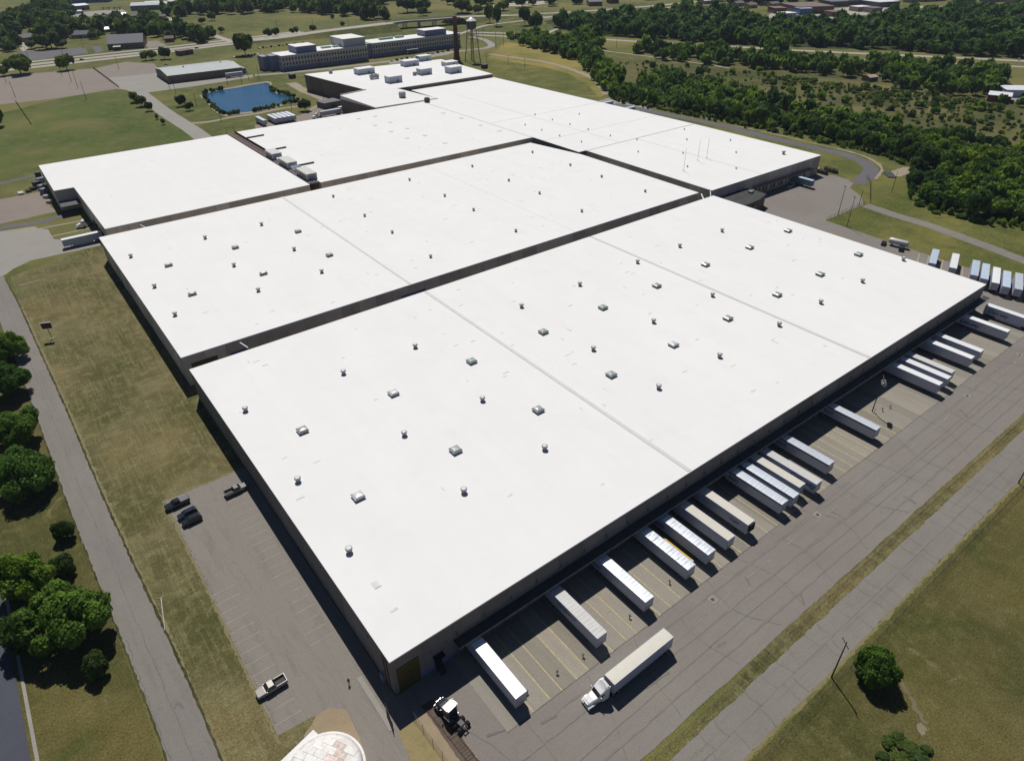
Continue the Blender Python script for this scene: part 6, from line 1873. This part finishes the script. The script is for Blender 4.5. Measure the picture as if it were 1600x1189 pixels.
def crown_arrays(seed, nleaf, leaf, nl=11, flat=0.8, spread=0.62, base=0.15, rlo=0.24, rhi=0.42):
    """unit crown: radius 1 round the axis, from z=base to z=1; returns verts (n*4,3)"""
    rs = np.random.RandomState(seed)
    lob = []
    for k in range(nl):
        a = rs.uniform(0, 2 * np.pi)
        rr_ = np.sqrt(rs.uniform(0, 1)) * spread
        zz = base + 0.28 + rs.uniform(0, 1) * (0.72 - base - 0.12) * (1 - 0.45 * rr_ / spread)
        lob.append((rr_ * np.cos(a), rr_ * np.sin(a), zz, rs.uniform(rlo, rhi)))
    lob.append((0, 0, 0.62, 0.42))
    lob = np.array(lob)
    w = lob[:, 3] ** 2
    idx = rs.choice(len(lob), nleaf, p=w / w.sum())
    d = rs.normal(size=(nleaf, 3))
    d /= np.linalg.norm(d, axis=1)[:, None]
    rad = lob[idx, 3] * rs.uniform(0.72, 1.12, nleaf)
    P = lob[idx, :3] + d * rad[:, None] * np.array([1, 1, flat])
    nrm = d + rs.normal(size=(nleaf, 3)) * 0.55 + np.array([0, 0, 0.25])
    nrm /= np.linalg.norm(nrm, axis=1)[:, None]
    t1 = np.cross(nrm, rs.normal(size=(nleaf, 3)))
    t1 /= np.linalg.norm(t1, axis=1)[:, None]
    t2 = np.cross(nrm, t1)
    s = leaf * rs.uniform(0.6, 1.35, nleaf)[:, None]
    a1, a2 = t1 * s, t2 * s * 0.8
    V = np.stack([P - a1 - a2 * 0.6, P + a1 * 0.8 - a2, P + a1 + a2 * 0.7, P - a1 * 0.7 + a2], 1)
    V[:, :, 2] = np.maximum(V[:, :, 2], 0.02)
    return V.reshape(-1, 3), lob


def quads_mesh(name, V, mat_, extra=None):
    n = len(V) // 4
    me = bpy.data.meshes.new(name)
    ev, ef = extra if extra else (np.zeros((0, 3)), np.zeros((0, 3), int))
    me.vertices.add(len(V) + len(ev))
    me.vertices.foreach_set('co', np.concatenate([V, ev]).astype(np.float32).ravel())
    nf = n + len(ef)
    me.loops.add(n * 4 + len(ef) * 3)
    me.loops.foreach_set('vertex_index', np.concatenate([np.arange(n * 4), (ef + len(V)).ravel()]).astype(np.int32))
    me.polygons.add(nf)
    st = np.concatenate([np.arange(n) * 4, n * 4 + np.arange(len(ef)) * 3]).astype(np.int32)
    me.polygons.foreach_set('loop_start', st)
    me.materials.append(mat_)
    me.update(calc_edges=True)
    me.validate()
    return me


_bm = bmesh.new()
bmesh.ops.create_icosphere(_bm, subdivisions=1, radius=1)
ICO_V = np.array([v.co[:] for v in _bm.verts])
ICO_F = np.array([[v.index for v in f.verts] for f in _bm.faces])
_bm.free()


def core_arrays(lob, k=0.62):
    ev, ef = [], []
    for i, (x, y, z, r_) in enumerate(lob):
        ev.append(ICO_V * r_ * k * np.array([1, 1, 0.8]) + np.array([x, y, z]))
        ef.append(ICO_F + i * len(ICO_V))
    return np.concatenate(ev), np.concatenate(ef)


def trunk_mesh(name='trunk', low=False):
    mb = MB()
    mb.tube((0, 0, -0.03), (0.01, 0.0, 0.4), 0.05, 0.035, 7)
    if not low:
        for a_ in (0.3, 2.2, 4.4):
            mb.tube((0.008, 0, 0.32), (0.32 * math.cos(a_), 0.32 * math.sin(a_), 0.62), 0.026, 0.012, 5)
        mb.tube((0.01, 0, 0.38), (0, 0.02, 0.8), 0.032, 0.01, 5)
    return mb.mesh(name, BARK)


TRUNK = trunk_mesh()


def crown(seed, nleaf, leaf, mat_, **kw):
    V, lob = crown_arrays(seed, nleaf, leaf, **kw)
    return quads_mesh('crown', V, mat_, core_arrays(lob))


NEAR = [crown(s, 17000, 0.03, LEAF, nl=42, spread=0.82, base=0.08, rlo=0.12, rhi=0.3) for s in (1, 2, 3)]
NEAR_D = [crown(s, 10000, 0.042, LEAF_D, nl=22, spread=0.62, base=0.02, rlo=0.16, rhi=0.34) for s in (4, 5)]
BUSHM = crown(6, 13000, 0.036, LEAF_B, nl=34, spread=0.78, base=0.0, rlo=0.12, rhi=0.3)
WEEDM = crown(7, 4500, 0.06, LEAF_S, nl=16, base=0.0, spread=0.75, rlo=0.12, rhi=0.28)
MIDT = [crown(s, 1500, 0.095, LEAF_W, nl=16, spread=0.72, rlo=0.16, rhi=0.36) for s in (11, 12, 13, 14, 15, 16)]
FIELDT = [crown(s, 1600, 0.09, LEAF_D, nl=16, base=0.22, spread=0.68, rlo=0.16, rhi=0.36) for s in (21, 22, 23)]
SCRUBT = [crown(s, 500, 0.15, LEAF_S, nl=7, base=0.0, spread=0.6) for s in (31, 32, 33)]


def tree(label, x, y, Rr, Hh, cm, name='tree', cat='tree', group=None, rz=None):
    r = thing(name, label, cat, (x, y, 0), rng.uniform(0, 6.28) if rz is None else rz, group)
    link('crown', cm, r, scale=(Rr, Rr, Hh))
    link('trunk', TRUNK, r, scale=(max(Rr, 2.5) * 0.75, max(Rr, 2.5) * 0.75, Hh))
    return r


def tree_c(label, px, py, hc, Rr, Hh, cm, **kw):
    p = at(px, py, hc)
    return tree(label, p.x, p.y, Rr, Hh, cm, **kw)


# near trees along the west road
tree_c('highest tree in the picture along the left edge, beside the west road', 4, 540, 6, 6.6, 10.5, NEAR[0])
tree_c('broad dark tree second from the top along the left edge', 4, 592, 6, 7.4, 11, NEAR[1])
tree_c('bright green tree at the left edge, above the largest lower tree', 16, 668, 5.5, 7.4, 10.5, NEAR[2])
tree_c('wide green tree on the left edge with a big shadow below it', 28, 738, 6, 8.0, 11.5, NEAR[0])
tree_c('small round dark evergreen by the west road', 97, 829, 2.6, 2.9, 5.4, NEAR_D[0])
tree_c('second round dark evergreen, just below the first by the west road', 99, 882, 2.6, 3.0, 5.4, NEAR_D[1])
tree_c('leafy tree at the left edge between the evergreens and the old street', 30, 896, 5.5, 6.5, 10, NEAR[1])
tree_c('largest near tree, with the broad crown beside the west road', 100, 962, 6.5, 8.6, 12, NEAR[2])
tree_c('dim tree in the shadow below the largest near tree', 150, 1040, 2.2, 3.0, 5.5, NEAR_D[0])
tree_c('dim tree left of the largest near tree, next to the old street', 30, 985, 4.5, 5.2, 9, NEAR_D[1])
tree_c('lone bright bush-like tree by the utility pole on the south field', 1374, 1042, 3.8, 4.3, 7.8, BUSHM, name='bush', cat='bush')
for i, (px, py, s) in enumerate([(1402, 1152, 2.2), (1420, 1170, 2.6), (1388, 1160, 1.8), (1436, 1185, 2.4), (1405, 1188, 2.5), (1380, 1183, 1.8), (1448, 1172, 1.6)]):
    tree_c('low green weed clump below the lone bush', px, py, 0.4, s * 0.8, 1.0, WEEDM, name='weed_clump', cat='weeds', group='weed clumps below the lone bush')
# trees of the fields and the pond
SOLO = [(211, 160, 5, 8, 'first and biggest of the row of trees along the access lane'), (222, 167, 5.2, 8, 'second of the row of trees along the access lane'), (233, 174, 4, 7, 'third of the row of trees along the access lane'), (246, 187, 2, 4, 'small fourth tree of the row along the access lane'), (255.5, 195, 2, 4, 'smallest last tree of the row along the access lane'),
        (286, 166, 5.2, 8.5, 'bigger tree of the pair between the lane and the pond'), (297, 173, 3.8, 6, 'smaller tree of the pair between the lane and the pond'), (477, 174, 5.5, 8.5, 'dark round tree at the lower right corner of the pond'),
        (33, 116, 16, 17, 'widest lone tree beside the highway at the far left'), (105, 110, 10, 14, 'lone tree beside the highway right of the widest one'), (9, 119, 7, 9, 'small tree beside the highway at the left picture edge'), (384, 87, 13, 22, 'big tall tree standing by the office car row'),
        (228, 95, 6, 9, 'reddish small tree left of the pair beside the long shed'), (238, 94, 6, 9, 'small tree next to the reddish one beside the long shed'), (258, 93, 8, 12, 'round dark tree behind the long shed'), (0, 198, 7, 12, 'tree cut by the left picture edge in the meadow'),
        (421, 59, 7, 10, 'first tree in the field across the highway behind the office'), (433, 57, 6, 10, 'second tree in the field across the highway behind the office'), (457, 54, 4, 7, 'third tree in the field across the highway behind the office'), (464, 53, 4.5, 8, 'fourth tree in the field across the highway behind the office'), (490, 50, 6, 8, 'fifth tree in the field across the highway behind the office'),
        (637, 20, 18, 20, 'large park tree left of the pair beyond the bridge'), (659, 20, 16, 18, 'large park tree in the middle beyond the bridge'), (662, 25, 10, 12, 'low park tree in front of the large ones beyond the bridge'), (722, 21, 19, 20, 'dark park tree above the chimney'), (732, 22, 8, 12, 'smaller park tree right of the dark one above the chimney'), (748, 22, 10, 12, 'low park tree above the water tower'), (752, 12, 13, 18, 'tall park tree farther behind the water tower'),
        (765, 36, 8, 22, 'slender tree by the ramp right of the water tower'), (776, 41, 8, 26, 'taller slender tree by the ramp right of the water tower'), (820, 40, 9, 22, 'thin-stemmed tree in the road triangle'), (836, 50, 11, 22, 'dark leaning tree in the road triangle'), (786, 17, 12, 14, 'roadside tree beyond the ramp, left one'), (816, 12, 18, 20, 'roadside tree beyond the ramp, big one'),
        (200, 40, 8, 10, 'round bush in the estate garden'), (331, 33, 8, 12, 'lone small tree in the dry field, left one'), (317, 38, 6, 8, 'lone low bush in the dry field'), (346, 52, 5, 7, 'bush at the bend of the distant lane'), (329, 50, 6, 7, 'bush beside the distant lane'), (146, 62, 7, 8, 'bush right of the hipped house'), (98, 76, 9, 9, 'round shade tree at the back of the suburban lot'), (81, 76, 17, 18, 'very broad dark tree behind the suburban lot'), (50, 77, 8, 9, 'reddish bush at the corner of the suburban lot'), (66, 74, 9, 10, 'green bush next to the broad tree behind the suburban lot')]
for i, (px, py, r_, h_, lab) in enumerate(SOLO):
    p = at(px, py)
    tree(lab, p.x, p.y, r_, h_, FIELDT[i % 3])


def inside(poly, x, y):
    c_ = False
    n = len(poly)
    for i in range(n):
        (x0, y0), (x1, y1) = poly[i], poly[(i + 1) % n]
        if (y0 > y) != (y1 > y) and x < (x1 - x0) * (y - y0) / (y1 - y0) + x0:
            c_ = not c_
    return c_


def scatter(pxs, sp, keep=1.0, seed=1, rmin=4.0, rmax=6.5, hk=1.35, kind='wood', extra=None, avoid=(), reg='dense green tree in the thick tree belt beside the service road'):
    poly = [(p.x, p.y) for p in PX(pxs)]
    if extra:
        poly += extra
    xs, ys = [p[0] for p in poly], [p[1] for p in poly]
    rr = random.Random(seed)
    out = []
    y = min(ys)
    row = 0
    while y < max(ys):
        x = min(xs) + (sp / 2 if row % 2 else 0)
        while x < max(xs):
            qx, qy = x + rr.uniform(-0.42, 0.42) * sp, y + rr.uniform(-0.42, 0.42) * sp
            if rr.random() < keep and inside(poly, qx, qy) and not any(inside(a_, qx, qy) for a_ in avoid):
                r_ = rr.uniform(rmin, rmax)
                out.append((qx, qy, r_, r_ * hk * rr.uniform(0.75, 1.35), kind, reg))
            x += sp
        y += sp * 0.87
        row += 1
    return out


WOOD = []
# belt right of the rear warehouse, and along the hay field
WOOD += scatter([(948, 147), (975, 158), (1050, 172), (1150, 191), (1260, 214), (1340, 231), (1400, 247), (1432, 262), (1420, 290), (1440, 320), (1500, 335), (1600, 352), (1640, 360), (1640, 262), (1440, 238), (1300, 208), (1200, 184), (1100, 168), (1020, 158), (985, 150)], 7.4, 0.97, 1, 4.2, 6.6, 1.25, avoid=[[(p.x, p.y) for p in PX([(1420, 268), (1470, 262), (1470, 285), (1430, 292)])]])
WOOD += scatter([(812, 64), (850, 62), (890, 72), (925, 88), (955, 108), (972, 132), (958, 150), (945, 142), (928, 118), (895, 94), (860, 82), (815, 73)], 8.5, 0.95, 2, 4.5, 7, 1.4, reg='dark tree in the curved row along the edge of the hay field')
WOOD += scatter([(985, 150), (1100, 168), (1200, 184), (1300, 208), (1440, 238), (1640, 262), (1640, 240), (1440, 214), (1290, 176), (1150, 145), (1040, 118), (1000, 128)], 8.5, 0.8, 3, 3.8, 6.4, 1.15, reg='tree on the far looser side of the belt towards the rough grass')
# scrub
WOOD += scatter([(960, 96), (1080, 100), (1180, 112), (1300, 132), (1450, 150), (1600, 165), (1640, 230), (1440, 205), (1290, 170), (1150, 140), (1020, 112)], 15, 0.42, 4, 2.2, 4.6, 1.0, 'scrub')
WOOD += scatter([(1280, 150), (1450, 160), (1600, 185), (1640, 235), (1440, 215), (1330, 185)], 9, 0.5, 14, 1.2, 3.0, 0.9, 'scrub')
# strips between the roads
WOOD += scatter([(985, 78), (1060, 82), (1130, 90), (1200, 96), (1300, 100), (1450, 106), (1580, 114), (1590, 124), (1540, 152), (1460, 148), (1400, 146), (1380, 130), (1300, 118), (1210, 112), (1120, 104), (1060, 98), (1010, 90)], 10.5, 0.72, 5, 4.5, 7.5, 1.35, avoid=[[(p.x, p.y) for p in PX([(1350, 122), (1380, 122), (1380, 134), (1350, 134)])]])
WOOD += scatter([(886, 66), (905, 62), (940, 66), (938, 76), (915, 78), (895, 74)], 9, 0.95, 6, 5, 7.5, 1.5)
WOOD += scatter([(775, 60), (810, 64), (850, 68), (848, 62), (800, 57)], 10, 0.8, 16, 4, 6, 1.3)
WOOD += scatter([(1190, 72), (1222, 74), (1222, 92), (1190, 92)], 11, 0.8, 7, 6, 9, 1.9)
# big wood at the top right
BIGW = scatter([(850, 40), (895, 34), (960, 33), (1040, 27), (1070, 21), (1130, 22), (1195, 42), (1290, 46), (1350, 40), (1400, 32), (1440, 27), (1480, 22), (1600, 24), (1700, 30), (1700, 98), (1600, 92), (1500, 86), (1400, 80), (1230, 73), (1050, 66), (985, 59), (935, 55), (900, 51), (872, 46)], 14.5, 0.97, 8, 7, 11.5, 1.15)
# suburb and far woods on the left
LEFTW = scatter([(0, 40), (40, 22), (105, 8), (118, 24), (100, 38), (150, 46), (160, 60), (112, 62), (60, 62), (40, 58), (28, 62), (14, 52)], 17, 0.82, 9, 7, 11, 1.2, avoid=[[(p.x, p.y) for p in PX([(18, 48), (40, 46), (60, 62), (40, 70)])]])
LEFTW += scatter([(0, 64), (20, 62), (30, 76), (26, 82), (0, 82)], 16, 0.8, 10, 7, 11, 1.1)
LEFTW += scatter([(155, 44), (190, 46), (260, 44), (300, 52), (330, 62), (322, 71), (285, 64), (250, 63), (215, 60), (170, 60)], 15, 0.8, 11, 7, 10.5, 1.15)
LEFTW += scatter([(150, 24), (195, 22), (250, 26), (255, 44), (190, 46), (150, 42)], 22, 0.42, 12, 6, 10, 1.1)
LEFTW += scatter([(240, 26), (300, 14), (360, 6), (480, 3), (610, 3), (590, 14), (608, 26), (614, 32), (575, 32), (520, 24), (470, 21), (420, 20), (390, 24), (335, 24), (290, 27)], 20, 0.85, 13, 8, 13, 1.15)
LEFTW += scatter([(690, 6), (770, 4), (900, 3), (905, 9), (860, 12), (800, 8), (760, 10), (700, 9)], 22, 0.5, 17, 8, 12, 1.2)
LEFTW += scatter([(1060, 3), (1140, 1), (1300, 2), (1320, 6), (1250, 8), (1200, 12), (1110, 6)], 22, 0.7, 18, 8, 12, 1.2)
LEFTW += scatter([(400, 30), (470, 24), (600, 34), (600, 38), (520, 44), (480, 40)], 40, 0.2, 19, 3, 6, 1.0)
WOOD.sort(key=lambda w: (w[0] - CAM.x) ** 2 + (w[1] - CAM.y) ** 2)
cnt = {'wood': 0, 'scrub': 0}
REST = []
for w in WOOD:
    lim = 230 if w[4] == 'wood' else 70
    if cnt[w[4]] < lim:
        cnt[w[4]] += 1
        if w[4] == 'wood':
            tree(w[5], w[0], w[1], w[2], w[3] * 1.25, MIDT[cnt['wood'] % 6], group='trees: ' + w[5][:40])
        else:
            tree('low rounded scrub tree scattered on the rough grass at the right', w[0], w[1], w[2], w[3] * 1.1, SCRUBT[cnt['scrub'] % 3], name='scrub_tree', group='scrub trees on the rough grass')
    else:
        REST.append(w)


def joined_wood(name, lst, nleaf, leaf, mat_, seed, label):
    protos = [crown_arrays(seed + k, nleaf, leaf, nl=7) for k in range(6)]
    cores = [core_arrays(l) for _, l in protos]
    rs = np.random.RandomState(seed)
    VV, EV, EF = [], [], []
    off = 0
    for i, (x, y, r_, h_) in enumerate([w[:4] for w in lst]):
        V, lob = protos[i % 6]
        a_ = rs.uniform(0, 6.28)
        M_ = np.array([[np.cos(a_) * r_, -np.sin(a_) * r_, 0], [np.sin(a_) * r_, np.cos(a_) * r_, 0], [0, 0, h_ * 1.2]]).T
        VV.append(V @ M_ + np.array([x, y, 0]))
        ev, ef = cores[i % 6]
        EV.append(ev @ M_ + np.array([x, y, 0]))
        EF.append(ef + off)
        off += len(ev)
    o = link(name, quads_mesh(name, np.concatenate(VV), mat_, (np.concatenate(EV), np.concatenate(EF))))
    stuff(o)
    o['label'] = label
    return o


joined_wood('far_tree_belt', REST, 230, 0.2, LEAF_W, 50, 'farther trees of the belt between the roads on the right')
joined_wood('far_wood', BIGW, 330, 0.17, LEAF_W, 60, 'large dark wood filling the upper right of the picture')
joined_wood('suburb_wood', LEFTW, 170, 0.24, LEAF_D, 70, 'dark mass of trees over the suburb at the upper left')
SCR = scatter([(960, 98), (1080, 102), (1180, 114), (1300, 130), (1380, 138), (1450, 150), (1540, 162), (1600, 175), (1640, 245), (1440, 225), (1290, 178), (1150, 145), (1020, 118)], 6.0, 0.33, 41, 0.6, 2.0, 0.8, 'b')
SCR += scatter([(1200, 116), (1300, 132), (1380, 138), (1470, 150), (1560, 165), (1560, 176), (1440, 168), (1330, 152), (1240, 138)], 5.0, 0.6, 42, 1.0, 3.0, 0.75, 'b')
joined_wood('scrub_bushes', SCR, 46, 0.36, LEAF_S, 95, 'low scattered bushes over the rough grass at the right')
# undergrowth along the belt's edge and reeds round the pond
rs = np.random.RandomState(3)
edge = smooth_line([(p.x, p.y) for p in PX([(950, 150), (975, 160), (1050, 175), (1150, 194), (1260, 217), (1340, 234), (1400, 250), (1430, 264), (1422, 292), (1442, 322), (1500, 340), (1600, 357)])], 2.2)
und = [(p.x + rs.normal() * 1.6, p.y + rs.normal() * 1.6, rs.uniform(1.0, 2.6), rs.uniform(1.2, 3.2), 'u') for p in edge]
joined_wood('undergrowth', und, 90, 0.3, LEAF_W, 80, 'low undergrowth along the foot of the tree belt')
pp = PX(pond_px)
reed = []
for i in list(range(0, 3)) + list(range(8, 12)) + list(range(13, 19)) + list(range(20, 26)):
    a_, b_ = pp[i], pp[(i + 1) % len(pp)]
    for k in range(7):
        q = a_.lerp(b_, rs.uniform(0, 1))
        o_ = (q - pc).normalized() * rs.uniform(0.2, 2.5)
        reed.append((q.x + o_.x, q.y + o_.y, rs.uniform(0.8, 1.9), rs.uniform(1.2, 2.6), 'r'))
joined_wood('reeds', reed, 60, 0.34, LEAF_S, 90, 'green reeds along the bank of the pond')

# hazy summer air over the whole site
HZ = bpy.data.materials.new('summer_haze')
HZ.use_nodes = True
hn = HZ.node_tree
hn.nodes.remove(hn.nodes['Principled BSDF'])
pv = hn.nodes.new('ShaderNodeVolumePrincipled')
pv.inputs['Color'].default_value = (0.72, 0.82, 1.0, 1)
pv.inputs['Density'].default_value = 0.000045
pv.inputs['Anisotropy'].default_value = 0.0
hn.links.new(pv.outputs[0], hn.nodes['Material Output'].inputs['Volume'])
HAZE = True
if HAZE:
    stuff(link('haze', MB().box(-3100, -3100, -2.0, 6100, 6100, 123.0).mesh('haze', HZ)))
